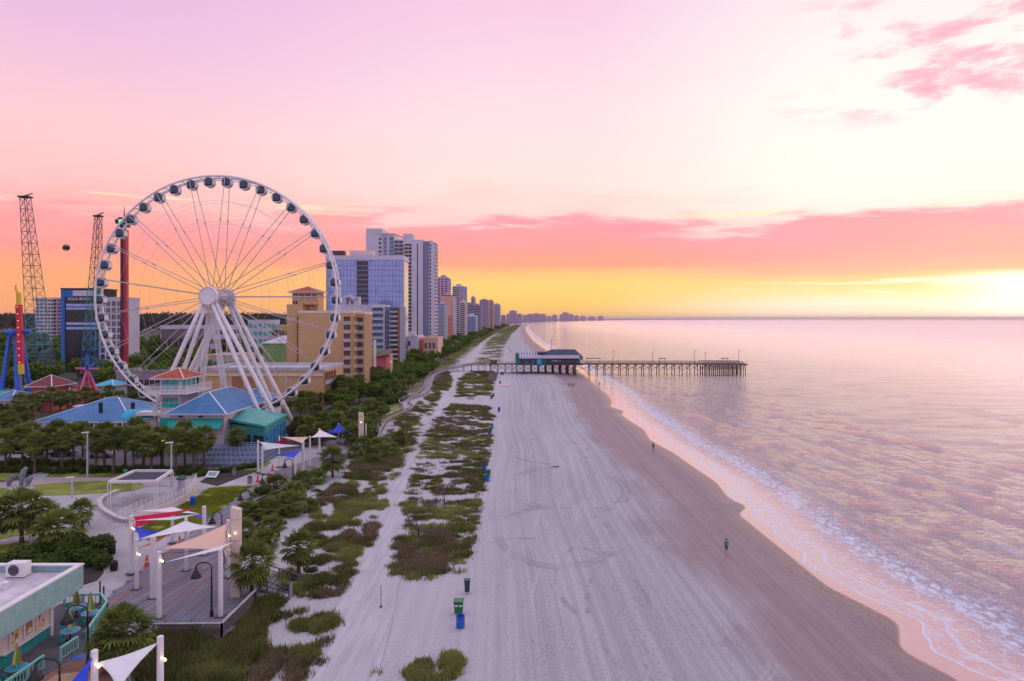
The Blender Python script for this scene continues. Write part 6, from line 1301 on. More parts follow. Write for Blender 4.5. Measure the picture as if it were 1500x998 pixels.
patch('patio_paving', [(-33.4, 53), (-29.3, 54.5), (-26, 40), (-34.4, 40), (-34.2, 47)], 1.10, mat('brick_brown_paving', (.24, .12, .08), .85, var=.25, scale=.9), z0=.5, world=True); patch('patio_paving', [(-33.2, 49.6), (-30.2, 50.6), (-28.6, 43), (-33.4, 43)], 1.115, mat('orange_tan_paving', (.50, .30, .18), .85, var=.15, scale=.9), z0=.6, world=True); patch('patio_paving', [(-34.0, 52.2), (-32.4, 53.2), (-32.3, 52.4), (-34.0, 51.3)], 1.12, BLUEP, z0=.6, world=True)
rail('patio_railing', [(-40.4, 61.6, 0), (-37.2, 61.8, 0), (-35.6, 60, 0), (-34.0, 54.6, 0)], 'mint green patio railing round the snack bar umbrellas', z=1.12, h=1.0, sp=.3, mt=TEALR, cap=TEALR, post=1.6)
rail('patio_railing', [(-34.0, 53.4, 0), (-34.1, 51.6, 0)], 'short mint railing panel at the snack bar patio gap', z=1.12, h=1.0, sp=.3, mt=TEALR, cap=TEALR, post=1.8); rail('patio_railing', [(-34.6, 50.4, 0), (-34.8, 44, 0), (-34.8, 38, 0)], 'long mint railing along the snack bar walk', z=1.12, h=1.0, sp=.3, mt=TEALR, cap=TEALR, post=1.8)
UC = [mat('umbrella_%d' % i, c, .7, var=.08) for i, c in enumerate(((.02, .28, .62), (.72, .50, .06), (.06, .38, .10), (.66, .06, .05)))]
def umbrella(x, y, label):
    o = thing('folded_umbrella', label, 'umbrella', (x, y, 1.13), random.uniform(0, 1.5), 'folded rainbow umbrellas on the patio'); b = MB(); b.tube([(0, 0, 0), (0, 0, 2.75)], .03, 6); b.build('pole', WHITEP, o)
    for k in range(8):
        b = MB(); a0, a1 = 2*PI*k/8, 2*PI*(k+1)/8; am = (a0+a1)/2; r1, r2 = .36, .22
        b.add([(0, 0, 2.7), (r1*math.cos(a0), r1*math.sin(a0), 1.1), (r2*math.cos(am), r2*math.sin(am), 1.0), (r1*math.cos(a1), r1*math.sin(a1), 1.1)], [(0, 1, 2), (0, 2, 3)]); b.build('cloth_panel', UC[k % 4], o)
    b = MB(); b.lathe([(.3, 0), (.3, .08), (.06, .12)], 10); b.build('base', DKGREY, o); return o
def table(x, y, label):
    o = thing('patio_table', label, 'table', (x, y, 1.13), 0, 'patio tables of the snack bar'); b = MB(); b.lathe([(.72, .72), (.75, .75), (.72, .78)], 16); b.build('tabletop', mat('aqua_tabletop', (.05, .34, .48), .4, var=.2, scale=2), o); b = MB(); b.tube([(0, 0, 0), (0, 0, .72)], .06, 6); b.build('leg', BLACK, o); b = MB(); b.lathe([(.32, 0), (.3, .05)], 10); b.build('foot', BLACK, o)
    for k in range(3): a = 2.1*k+.5; b = MB(); b.box(-.2, .2, -.2, .2, .42, .48); b.box(-.2, .2, .16, .2, .48, .9); b.tube([(0, 0, 0), (0, 0, .42)], .04, 5); M = Matrix.Translation((1.05*math.cos(a), 1.05*math.sin(a), 0)) @ Matrix.Rotation(a-PI/2, 4, 'Z'); b.v = [tuple(M @ Vector(v)) for v in b.v]; s_o = b.build('patio_chair', TEALD, None, label='teal chair drawn up to an aqua patio table', cat='chair', group='chairs round the patio tables'); s_o.location = (x, y, 1.13)
for i, (x, y, l) in enumerate(((-37.9, 59.4, 'folded rainbow umbrella at the back corner of the patio'), (-36.0, 58.3, 'folded rainbow umbrella next to the curved railing end'), (-35.6, 55.0, 'folded rainbow umbrella in the middle of the patio'), (-35.7, 49.2, 'folded rainbow umbrella before the menu posters'), (-36.0, 46.9, 'folded rainbow umbrella at the far menu frame'))):
    umbrella(x, y, l); table(x, y, l.replace('folded rainbow umbrella', 'aqua table under the umbrella'))
# ================================================================== winding boardwalk
BWPL = mat('boardwalk_boards', (.33, .28, .33), .85, var=.2, scale=1.2, dirt=.15); BWR = mat('boardwalk_rail_wood', (.27, .185, .19), .85, var=.2, scale=1.2)
bl = bez([(541,660,1.0),(547,640,1.0),(553,629,1.0),(561,619,1.0),(579,611,1.0),(596,603,1.0),(597,597,1.0),(591,592,1.0),(598,586,1.0),(618,579,1.0),(626,570,1.1),(629,559,1.3),(635,550,1.6),(648,543.5,2.0),(668,538.5,2.8),(696,534.5,4.0),(716,533.2,4.6)], 5)
pts = [Vector(PG(a, b_, z_)) for a, b_, z_ in bl]; n = len(pts)
Ls, Rs = [], []
for i, p in enumerate(pts):
    d_ = pts[min(i+1, n-1)]-pts[max(i-1, 0)]; d_.z = 0; d_.normalize(); s_ = Vector((d_.y, -d_.x, 0)); w_ = 1.35; Ls.append(p-s_*w_); Rs.append(p+s_*w_)
bwk = MB(); bwk.add(Ls+Rs+[p-Vector((0, 0, .3)) for p in Ls]+[p-Vector((0, 0, .3)) for p in Rs], [(i, n+i, n+i+1, i+1) for i in range(n-1)]+[(i, i+1, 2*n+i+1, 2*n+i) for i in range(n-1)]+[(n+i+1, n+i, 3*n+i, 3*n+i+1) for i in range(n-1)])
bw = bwk.build('boardwalk', BWPL, kind='structure')
sp = MB()
for i in range(0, n-1, 2):
    for q in (Ls[i], Rs[i]): sp.box(q.x-.12, q.x+.12, q.y-.12, q.y+.12, -.3, q.z-.3)
sp.build('support_post', RAILW, bw, kind='stuff')
for side, l in ((Ls, 'brown handrail on the town side of the winding boardwalk'), (Rs, 'brown handrail on the dune side of the winding boardwalk')):
    o = thing('boardwalk_railing', l, 'railing', side[0]); b = MB(); c_ = MB(); p0 = side[0]; e_ = (side[0]-pts[0]).normalized()*.05; U = Vector((0, 0, 1))
    for i in range(n-1):
        a, q = side[i]-p0, side[i+1]-p0; c_.beam(a+U*1.08, q+U*1.08, .24, .09); b.beam(a+U*.72, q+U*.72, .06, .16); b.beam(a+U*.38, q+U*.38, .06, .16); b.beam(a-U*.1, a+U*1.05, .14)
    b.build('slat_run', BWR, o, kind='stuff'); c_.build('handrail', RAILP, o)

# ================================================================== pier
PY0 = 336.0; PD = 4.7; PILE = mat('dark_pile_timber', (.055, .04, .04), .9, var=.3, scale=1.2); PDK = mat('pier_timber', (.115, .075, .075), .85, var=.25, scale=1); NAVYR = mat('navy_shingle_roof', (.035, .045, .10), .7, var=.15, scale=.7, bump=.2); TEALB = mat('teal_pier_wall', (.02, .17, .19), .7, var=.25, scale=.4); DKB = mat('dark_pier_wall', (.03, .035, .05), .6, var=.4, scale=.5)
X0p, X1p = XA(716, 338), XA(1089, 336)
pr = thing('fishing_pier', 'long timber fishing pier with navy-roofed restaurant running into the sea', 'pier', (0, 0, 0))
b = MB(); b.box(X0p, X1p, PY0, PY0+6.5, PD-.35, PD); b.build('deck', PDK, pr); b = MB(); b.box(XA(755, PY0), XA(853, PY0), PY0-4, PY0+14, PD-.4, PD+.01); b.build('restaurant_floor', PDK, pr)
b = MB(); b.box(XA(1032, PY0), X1p+1.5, PY0-2.5, PY0+10, PD-.4, PD+.02); b.build('pier_head', PDK, pr)
b = MB()
for y in (PY0+.1, PY0+6.4):
    for z_ in (PD+.45, PD+.8, PD+1.15): b.box(XA(853, PY0), X1p, y-.05, y+.05, z_, z_+.12)
    x = XA(853, PY0)
    while x < X1p: b.box(x-.07, x+.07, y-.07, y+.07, PD, PD+1.2); x += 2.2
for y in (PY0-2.4, PY0+9.9):
    for z_ in (PD+.5, PD+1.1): b.box(XA(1032, PY0), X1p+1.4, y-.05, y+.05, z_, z_+.14)
for z_ in (PD+.45, PD+1.1): b.box(X0p, XA(755, PY0), PY0, PY0+.1, z_, z_+.12)
b.build('railing', PDK, pr, kind='stuff')
pm = MB(); pm.tube([(0, 0, -4.5), (0, 0, PD-.3)], [.2, .17], 7); pme = bpy.data.meshes.new('pile'); pme.from_pydata(pm.v, [], pm.f); pme.materials.append(PILE); pme.update()
bents = [XA(q, PY0) for q in (718, 729, 740, 750)]+list(np.arange(XA(757, PY0), XA(852, PY0), 3.6))+[XA(q, PY0) for q in np.arange(864, 1034, 11.3)]+[XA(q, PY0) for q in np.arange(1034, 1090, 6.2)]
for i, x in enumerate(bents):
    ho_ = XA(754, PY0) < x < XA(853, PY0); hd = x > XA(1033, PY0)
    for y in ((PY0-3.5, PY0+1, PY0+5.5, PY0+10, PY0+13.5) if ho_ else (PY0-2, PY0+1, PY0+5.5, PY0+9.5) if hd else (PY0+.4, PY0+6.1)): link('pile', pme, pr, (x, y, 0))
    b = MB(); y0_, y1_ = (PY0-3.5, PY0+13.5) if ho_ else (PY0-2, PY0+9.5) if hd else (PY0+.4, PY0+6.1); b.box(x-.16, x+.16, y0_-.5, y1_+.5, PD-.72, PD-.36); b.build('cap_beam', PILE, pr)
    if i < len(bents)-1:
        x2 = bents[i+1]; b = MB(); yb = y0_-.22; b.beam((x, yb, PD-.7), (x2, yb, PD-3.0), .1, .2); b.beam((x, yb+.15, PD-3.0), (x2, yb+.15, PD-.7), .1, .2); b.beam((x, y0_, PD-.8), (x, y1_, PD-3.2), .1, .2); b.build('brace', PILE, pr)
xa, xb, xc = XA(755, PY0), XA(800, PY0), XA(852, PY0); zw = ZA(525, PY0-3)
b = MB(); b.box(xa+.3, xb, PY0-3, PY0+12, PD, zw-.2); b.build('kitchen_wall', TEALB, pr); b = MB(); b.box(xb, xc-1, PY0-3.2, PY0+12, PD, zw-.1); b.build('dining_wall', DKB, pr)
b = MB(); b.box(xa+1.8, xc-1.5, PY0-4.6, PY0+12.5, zw, zw+1.5); b.build('roof_fascia', LAV, pr)
rx0, rx1 = XA(794, PY0), XA(854, PY0); r0, r1 = XA(808, PY0+5), XA(842, PY0+5); ze, zr = zw+1.5, ZA(512, PY0+5)
b = MB(); b.add([(rx0, PY0-4, ze), (rx1, PY0-4, ze-1.1), (rx1, PY0+13, ze-1.1), (rx0, PY0+13, ze), (r0, PY0+2, zr), (r1, PY0+2, zr), (r1, PY0+7, zr), (r0, PY0+7, zr)], [(0, 1, 5, 4), (1, 2, 6, 5), (2, 3, 7, 6), (3, 0, 4, 7), (4, 5, 6, 7), (3, 2, 1, 0)]); b.build('navy_roof', NAVYR, pr)
b = MB(); b.box(rx0-2.2, rx0+2.5, PY0-2, PY0+8, ze, ze+1.3); b.build('roof_annex', NAVYR, pr); b = MB(); b.box(rx1-2.6, rx1-.4, PY0-3.9, PY0+3, ze-2.4, ze-.9); b.build('green_gable', mat('sea_green_gable', (.07, .32, .22), .7), pr)
for i in range(7): b = MB(); x = xb+2+i*2.1; b.box(x, x+1.5, PY0-3.28, PY0-3.2, PD+.9, zw-.9); b.build('window', GLASS, pr)
for i in range(3): b = MB(); x = xa+2.4+i*3.6; b.box(x, x+2.2, PY0-3.08, PY0-3.0, PD+.7, zw-.6); b.build('window', GLASSD, pr)
b = MB(); b.box(XA(786, PY0), XA(793, PY0), PY0-3.6, PY0-3.0, PD-.8, zw-.3); b.build('teal_panel', CYAN, pr); b = MB(); b.box(xa, xa+1.6, PY0-3.4, PY0+4, PD, zw+2.4); b.build('stair_tower', TEALB, pr)
text('PIER 14', 1.0, (XA(815, PY0), PY0-3.4, ZA(528.5, PY0-3)), (R(90), 0, 0), WLET, pr, sx_=1.3)
for i in range(10):
    x = XA(760+i*4.0, PY0); b = MB(); b.box(x-.3, x+.3, PY0-2, PY0-1.4, zw+1.5, zw+2.1+.7*random.random()); b.build('rooftop_seat', random.choice((DKB, TEALB, PINKW, BLUEW)), pr)
b = MB()
for i in range(9): x = XA(846, PY0)+i*.55; b.box(x, x+.5, PY0-6.2, PY0-4.4, PD-.3-.5*i, PD-.15-.5*i)
b.build('stair_flight', PDK, pr)
for q, yt in ((898, 514), (956, 516), (1017, 514), (1033, 517), (1082, 514), (808, 498)):
    x = XA(q, PY0+3); b = MB(); z_ = ZA(yt, PY0+3); b.tube([(x, PY0+3, PD), (x, PY0+3, z_)], .09, 6); lp = b.build('lamp_post', PILE, pr); b = MB(); b.beam((x, PY0+3, z_), (x+.9, PY0+3, z_+.1), .3, .25); b.build('lamp_head', DKGREY, lp)
for q, w_ in ((869, 3.6), (970, 1.7), (1062, 1.6)):
    x = XA(q, PY0+3); b = MB(); b.box(x-w_, x+w_, PY0+2, PY0+4.5, PD+2.5, PD+2.75); b.box(x-w_*.8, x-w_*.8+.15, PY0+3, PY0+3.15, PD, PD+2.5); b.box(x+w_*.8, x+w_*.8+.15, PY0+3, PY0+3.15, PD, PD+2.5); b.build('shelter', PDK, pr)
b = MB(); x = XA(723, PY0); b.box(x-1.6, x+1.6, PY0-.2, PY0+3, PD, PD+1.9); b.build('gate_hut', BROWN, pr)
bs = thing('sand_stairs', 'broad brown timber steps descending to the sand beside the pier', 'stairs', (XA(721, 305), 296, 0))
for i in range(12): b = MB(); b.box(-1.9, 1.9, i*2.4, i*2.4+2.2, .05, .25+.12*i); b.build('tread', PDK, bs)
# ================================================================== planting
def scatter(n, x0, x1, y0, y1, dmin, seed):
    rg = random.Random(seed); P = []
    for _ in range(n*60):
        if len(P) >= n: break
        p = (rg.uniform(x0, x1), rg.uniform(y0, y1))
        if all((p[0]-q[0])**2+(p[1]-q[1])**2 > dmin*dmin for q in P): P.append(p)
    return P
for (px, cy, Y, cr, z0, l) in ((347, 638, 126, 2.5, 1, 'lone sabal palm on the pavement before the teal awning'), (487, 670, 112, 2.7, .9, 'bushy sabal palm beside the second sail group'), (370, 822, 64, 2.6, .6, 'young sabal palm growing against the cream pylon'), (437, 800, 71, 2.3, .1, 'sabal palm standing alone in the dune by the stairs'),
    (375, 748, 91, 2.1, .7, 'low sabal palm pressed against the deck railing'), (413, 742, 93, 2.6, .6, 'broad low sabal palm in the dune beside the deck'), (398, 772, 84, 2.1, .5, 'low sabal palm below the broad palm in the dune'), (455, 742, 93, 1.5, .3, 'small sabal palm rising from the dune grass'),
    (30, 742, 79, 3.5, 1, 'stout-trunked sabal palm by the lawn and round shrub'), (180, 922, 51.0, 2.55, .7, 'big dense palm between the snack bar patio and deck front'), (160, 948, 50, 1.7, .7, 'smaller palm tucked beside the big dense palm'), (118, 748, 84, 1.9, 1, 'small palm rising behind the broad bushy palm')):
    palm(XA(px, Y), Y, max(.5, ZA(cy, Y)-z0), l, None, cr, z0)
palm(XA(85, 77), 77, ZA(772, 77)-1, 'broad bushy palm hanging over the planting bed', None, 3.5, 1.0); palm(XA(60, 80), 80, ZA(752, 80)-1, 'palm with its crown merging into the bushy palm', None, 2.8, 1.0); palm(XA(-8, 78), 78, ZA(755, 78)-1, 'palm at the lawn corner beside the stout-trunked palm', None, 2.8, 1.0)
def pgrove(pts_, zr, cr, label, group, z0=1.0):
    for x, y in pts_: palm(x, y, random.uniform(*zr), label, group, cr*random.uniform(.9, 1.12), z0)
pgrove([(XA(q, y), y) for q, y in [(8, 116), (32, 119), (52, 114), (70, 122), (92, 115), (108, 121), (120, 128), (140, 115), (152, 121), (168, 114), (182, 119), (196, 115), (210, 121), (222, 114), (236, 119), (258, 114), (270, 121), (284, 115), (298, 119), (15, 126), (85, 129), (45, 130), (200, 127)]], (4.6, 6.4), 2.75, 'tall sabal palm in the row between the hedge and car park', 'palm row along the car park')
pgrove([(XA(q, y), y) for q, y in [(6, 150), (28, 146), (40, 152), (12, 140), (60, 184), (75, 190), (88, 184), (100, 190), (112, 184), (126, 190), (140, 186), (160, 190), (175, 185), (196, 188), (30, 176), (48, 172), (214, 184)]], (4.4, 6.2), 2.5, 'sabal palm along the street behind the big blue roof', 'street palms by the amusement park')
pgrove(scatter(20, XA(432, 145), XA(545, 150), 136, 172, 2.6, 4), (2.6, 4.6), 2.5, 'sabal palm in the thicket between the restaurant and boardwalk', 'palms in the thicket')
pgrove([(XA(q, y), y) for q, y in [(484, 206), (492, 210), (500, 205), (508, 212), (516, 207), (526, 213), (478, 214), (536, 250), (545, 246), (528, 256), (556, 262)]], (5.5, 8), 2.9, 'slender sabal palm in front of the tan hotel', 'palms before the tan hotel')
pgrove([(XA(q, y), y) for q, y in [(520, 128), (545, 124), (560, 130), (575, 133), (552, 136), (532, 134), (585, 142)]], (1.0, 2.0), 2.2, 'low sabal palm in the dune beside the second cream pylon', 'low palms by the second pylon', .6)
pgrove([(XA(q, y), y) for q, y in [(360, 178), (395, 176), (320, 184), (425, 180), (440, 176), (455, 184)]], (4.0, 5.4), 2.5, 'sabal palm below the hotel wing behind the wheel', 'palms under the hotel wing')
pgrove([(XA(q, y), y) for q, y in [(590, 235), (604, 262), (612, 285), (622, 310), (580, 228), (598, 250)]], (2.6, 4.0), 2.5, 'sabal palm beside the curves of the winding boardwalk', 'palms along the winding boardwalk')
pgrove([(XA(q, y), y) for q, y in [(362, 88), (385, 96), (392, 88), (425, 90), (430, 98), (404, 101), (442, 104), (462, 108), (355, 80), (388, 78)]], (1.0, 2.3), 2.3, 'low sabal palm in the thicket between the deck railing and dune grass', 'palms beside the deck railing', .6)
for x, y in scatter(44, -35, -24, 72, 104, 1.5, 33):
    xr = float(np.interp(y, (66, 70, 78, 88, 94, 102, 116), (-24.4, -29.4, -33.4, -35.5, -35, -32.5, -32.2)))
    if xr+.9 < x < xr+6.5 and y > 73: shrub(x, y, random.uniform(.8, 1.5), random.uniform(.7, 1.3), 'leafy shrub filling the thicket along the deck railing', 'shrubs along the deck railing', .6)
# shrubs and hedges
shrub(XA(130, 74.5), 74.5, 2.7, 2.7, 'big round dark shrub beside the black bins', None, 1.05, 'round_shrub')
for q, y, r_, h_, l in ((20, 72, 2.4, 1.5, 'low wide shrub behind the snack bar roof'), (50, 71, 2.0, 1.3, 'low shrub between the bed and snack bar roof'), (85, 72, 1.8, 1.4, 'shrub at the foot of the broad bushy palm'), (110, 80, 1.6, 1.4, 'shrub by the bicycle rack'), (144, 71.5, 1.9, 1.7, 'shrub at the plaza tip of the planting bed'), (105, 72.5, 2.2, 1.9, 'dark shrub filling the bed beside the round shrub'), (72, 75, 2.0, 1.6, 'dark shrub in the middle of the planting bed'), (40, 74.5, 1.9, 1.5, 'dark shrub at the lawn end of the planting bed')): shrub(XA(q, y), y, r_, h_, l, None)
for q in range(-10, 300, 9):
    y = 26e3/(693-467)+random.uniform(-.8, .8); shrub(XA(q, y), y, 1.15, random.uniform(1.1, 1.5), 'clipped dark hedge plant in the bed below the palm row', 'hedge plants below the palm row')
for q in range(4, 122, 9): y = 26e3/(684-467); shrub(XA(q, y), y, 1.2, random.uniform(1.2, 1.7), 'taller hedge plant at the back of the bed', 'back row of hedge plants')
for q in range(294, 376, 8): y = 26e3/(698-.16*(q-294)-467); shrub(XA(q, y), y, 1.0, random.uniform(.9, 1.2), 'rounded hedge plant along the path to the restaurant', 'hedge plants by the restaurant path')
for x, y in scatter(46, -47, -31.5, 146, 190, 1.9, 7): 
    if not (-34 < x and y > 176): shrub(x, y, random.uniform(1.6, 2.6), random.uniform(1.5, 3.2), 'dense wax myrtle shrub in the thicket by the boardwalk', 'thicket shrubs')
for x, y in scatter(20, -40, -25.5, 58, 112, 2.0, 9):
    if x > -24.2-(y-62)*.24 and x < -19.5-(y-62)*.10: shrub(x, y, random.uniform(.7, 1.3), random.uniform(.6, 1.1), 'small green shrub in the dune below the deck railing', 'dune shrubs by the deck', .4)
for x, y in scatter(16, -29, -21, 60, 72, 1.0, 10):
    if x > -22.8: shrub(x, y, random.uniform(.5, .9), random.uniform(.5, .9), 'bright green dune bush below the beach stairs', 'dune bushes by the stairs', .3)
T1 = 'live oak in the dense scrub between the hotels and boardwalk'
for x, y in scatter(66, -60, -41, 186, 335, 3.1, 11): tree(x+(y-190)*.02, y, random.uniform(4.2, 6.2), T1, 'scrub oaks by the boardwalk', wide=1.15)
for x, y in scatter(16, -41, -35.5, 206, 226, 1.6, 21): shrub(x, y, random.uniform(1.6, 2.6), random.uniform(1.5, 2.6), 'scrub bush at the inner bend of the boardwalk', 'scrub at the boardwalk bend')
for x, y in scatter(110, -76, -42, 335, 640, 4.2, 12): tree(x, y, random.uniform(3.6, 6.5), 'coastal tree in the belt before the white towers', 'tree belt before the towers', wide=1.15)
for x, y in scatter(130, -90, -40, 640, 1500, 7, 13): tree(x, y, random.uniform(5, 9), 'low coastal tree in the belt along the distant hotels', 'tree belt along the hotel row', 'oak', wide=1.3)
for x, y in scatter(34, -86, -20, 1500, 3000, 22, 14): tree(x, y, random.uniform(8, 12), 'tiny tree in the far end of the coastal belt', 'far coastal tree belt', 'oak', wide=2.0)
L_ = ('broad green tree in the park behind the rides', 'trees behind the rides')
for x, y in scatter(120, -300, -98, 225, 420, 7, 15):
    q = 750+1000*x/y
    if -40 < q < 440 and not (85 < q < 185 and 315 < y < 350): tree(x, y, random.uniform(8, 12), *L_, 'oak', wide=1.25)
for x, y in scatter(140, -620, -150, 420, 760, 11, 16):
    q = 750+1000*x/y
    if -40 < q < 440: tree(x, y, random.uniform(10, 15), 'leafy tree in the wood beyond the dark hotel', 'wood beyond the dark hotel', 'oak', z0=float(land_z(x, y)), wide=1.3)
for x, y in scatter(130, -1250, -220, 780, 1500, 18, 17):
    q = 750+1000*x/y
    if -40 < q < 450: tree(x, y, random.uniform(20, 27), 'dark pine on the wooded skyline', 'pines on the skyline', 'pine', z0=float(land_z(x, y)), wide=1.6)
# far wood: one mass too distant to count
rg = np.random.default_rng(77); m = 26000; yy = rg.uniform(900, 3200, m); qq = rg.uniform(-60, 470, m); xx = (qq-750)*yy/1000.; zz = land_z(xx, yy)+rg.uniform(6, 24, m)*(.55+.6*npnoise(xx, yy, .01, 4, 2))
sz = 3.4; a = rg.normal(size=(m, 3)); a /= np.linalg.norm(a, axis=1)[:, None]; c_ = np.cross(a, rg.normal(size=(m, 3))); c_ /= np.linalg.norm(c_, axis=1)[:, None]; P = np.stack([xx, yy, zz], -1)
co = np.stack([P-a*sz, P+c_*sz*.7, P+a*sz, P-c_*sz*.7], 1).reshape(-1, 3); me = tint_mesh('far_wood', co, [tuple(range(4*i, 4*i+4)) for i in range(m)], np.repeat(rg.uniform(.1, .6, m), 4), PINE_LEAF); link('far_wood', me, kind='stuff', label='dark far wood closing the inland horizon', cat='wood')
# ================================================================== beach furniture
def barrel(px, py, label, m_=BLUEB, z=0.0, h=.95, r=.34):
    o = thing('trash_barrel', label, 'trash barrel', PG(px, py, z)); b = MB(); b.lathe([(r*.92, 0), (r, .05), (r, .3), (r*1.05, .33), (r, .36), (r, .6), (r*1.05, .63), (r, .66), (r, h), (r*.86, h), (r*.84, h-.25)], 14); b.build('drum', m_, o); b = MB(); b.tube([(r*1.0*math.cos(2*PI*k/14), r*1.0*math.sin(2*PI*k/14), h) for k in range(14)], .03, 5, closed=True); b.build('rim', mat('dark_blue_rim', (.01, .03, .16), .5), o); return o
DBG = mat('dark_blue_green_plastic', (.01, .05, .085), .45, var=.15)
def wbin(px, py, label, m_, z=0.0, h=1.25, w_=.75):
    o = thing('wheeled_bin', label, 'bin', PG(px, py, z)); b = MB(); k = .82; b.add([(-w_*k/2, -w_*k/2, .12), (w_*k/2, -w_*k/2, .12), (w_*k/2, w_*k/2, .12), (-w_*k/2, w_*k/2, .12), (-w_/2, -w_/2, h), (w_/2, -w_/2, h), (w_/2, w_/2, h), (-w_/2, w_/2, h)], [(3, 2, 1, 0), (4, 5, 6, 7), (0, 1, 5, 4), (1, 2, 6, 5), (2, 3, 7, 6), (3, 0, 4, 7)]); b.build('body', m_, o)
    b = MB(); b.box(-w_/2-.04, w_/2+.04, -w_/2-.06, w_/2+.04, h, h+.1); b.build('lid', m_, o)
    for x in (-w_*.3, w_*.3): b = MB(); b.lathe([(.12, -.05), (.12, .05)], 10); M = Matrix.Translation((x, w_*.42, .12)) @ Matrix.Rotation(R(90), 4, 'Y'); b.v = [tuple(M @ Vector(v)) for v in b.v]; b.build('wheel', BLACK, o)
    return o
wbin(684.5, 868, 'tall dark wheeled bin near the dune grass, ahead of the green bin', DBG, h=1.2, w_=.55); gb = wbin(672, 898, 'green slatted recycling bin between the dark bin and blue barrel', GREENB, h=1.1, w_=.85)
for x in (-.5, .5): b = MB(); b.box(x-.04, x+.04, -.5, -.42, 0, 1.15); b.build('white_leg', WHITEP, gb)
for x in (-.2, .2): b = MB(); b.box(x-.14, x+.14, -.46, -.43, .75, .88); b.build('white_sticker', WHITEP, gb)
barrel(674.5, 919, 'blue barrel beside the green slatted bin', h=1.0, r=.38); barrel(709.5, 691, 'blue barrel standing apart from a green bin and barrel', h=1.0, r=.38); wbin(715.5, 699, 'green bin between two blue barrels', GREENB, h=1.2); barrel(713.5, 705, 'blue barrel beneath the green bin', h=1.0, r=.38)
barrel(721, 628, 'blue barrel beside a green bin at the dune edge', h=1.0); wbin(718.5, 634, 'green bin standing between blue barrels at the dune edge', GREENB); barrel(717.5, 639, 'blue barrel just below the small green bin', h=1.0); barrel(731, 603, 'single blue barrel on open sand toward the pier', h=1.2, r=.4)
wbin(722.5, 582, 'dark bin at the cross path end toward the pier', DBG); wbin(720, 585, 'dark green bin beside the cross path bin', DGREEN); barrel(721.5, 572, 'dark blue barrel near the sand stairs', DBG); barrel(732.5, 562, 'dark blue barrel beside the pink mat', DBG); wbin(734.5, 549, 'dark bin by the pier foot', DBG); wbin(737, 549.5, 'second dark bin by the pier foot', DBG)
mtp = thing('beach_mat', 'flat pale pink mat lying on the sand near the pier', 'mat', PG(739, 565, .05)); b = MB(); b.box(-1.7, 1.7, -3.5, 3.5, 0, .12); b.build('pad', mat('pale_pink_vinyl', (.62, .40, .44), .6, var=.08), mtp); b = MB(); b.box(-1.75, 1.75, -3.6, -3.45, 0, .18); b.build('seam', PINKP, mtp)
stk = thing('marker_stake', 'thin wooden stake standing in the sand track', 'stake', PG(558, 889, .1)); b = MB(); b.tube([(0, 0, 0), (0, 0, 2.0)], .035, 6); b.build('shaft', RAILW, stk); b = MB(); b.lathe([(.14, 0), (.1, .1), (.02, .16)], 8); b.build('sand_collar', PILE, stk)
dw = thing('driftwood_branch', 'dark driftwood branch lying on the open beach', 'driftwood', PG(814, 685, 0)); b = MB(); b.tube([(-.9, 0, .08), (-.3, .1, .14), (.3, -.05, .12), (.8, .15, .2)], [.05, .09, .08, .03], 6); b.tube([(.2, 0, .12), (.4, .5, .35)], [.05, .02], 5); b.build('wood', PILE, dw)
# sand fences
def sfence(p0, p1, label, h=1.0):
    a, c_ = PG(*p0, 0), PG(*p1, 0); o = thing('sand_fence', label, 'fence', a); d_ = c_-a; L = d_.length; n = max(2, int(L/2.2)); u = d_.normalized()
    for i in range(n+1): q = u*(L*i/n); b = MB(); b.box(q.x-.05, q.x+.05, q.y-.05, q.y+.05, -.2, h+.15); b.build('post', RAILW, o)
    b = MB(); m = int(L/.11)
    for i in range(m): q = u*(L*(i+.5)/m); z_ = random.uniform(-.06, .06); b.box(q.x-.022, q.x+.022, q.y-.01, q.y+.01, .05, h+z_)
    b.beam((0, 0, .3), (d_.x, d_.y, .3), .02); b.beam((0, 0, .75), (d_.x, d_.y, .75), .02); b.build('picket_run', mat('grey_picket', (.20, .165, .175), .9, var=.2), o, kind='stuff')
for i, (a, c_, l) in enumerate((((613, 786), (642, 786), 'sand fence beside the large grass patch'), ((613, 786), (610, 776), 'short end of the large-patch sand fence'), ((627, 745), (651, 742), 'sand fence amid pale sand and thin grass'), ((651, 742), (650, 728), 'cross piece of the sand fence amid thin grass'), ((638, 720), (656, 720), 'sand fence below two grass clumps'), ((656, 662), (672, 664), 'small sand fence between green strips'), ((655, 631), (674, 632), 'short sand fence in the far grass'), ((684, 585), (694, 586), 'tiny sand fence by the cross path'))): sfence(a, c_, l)
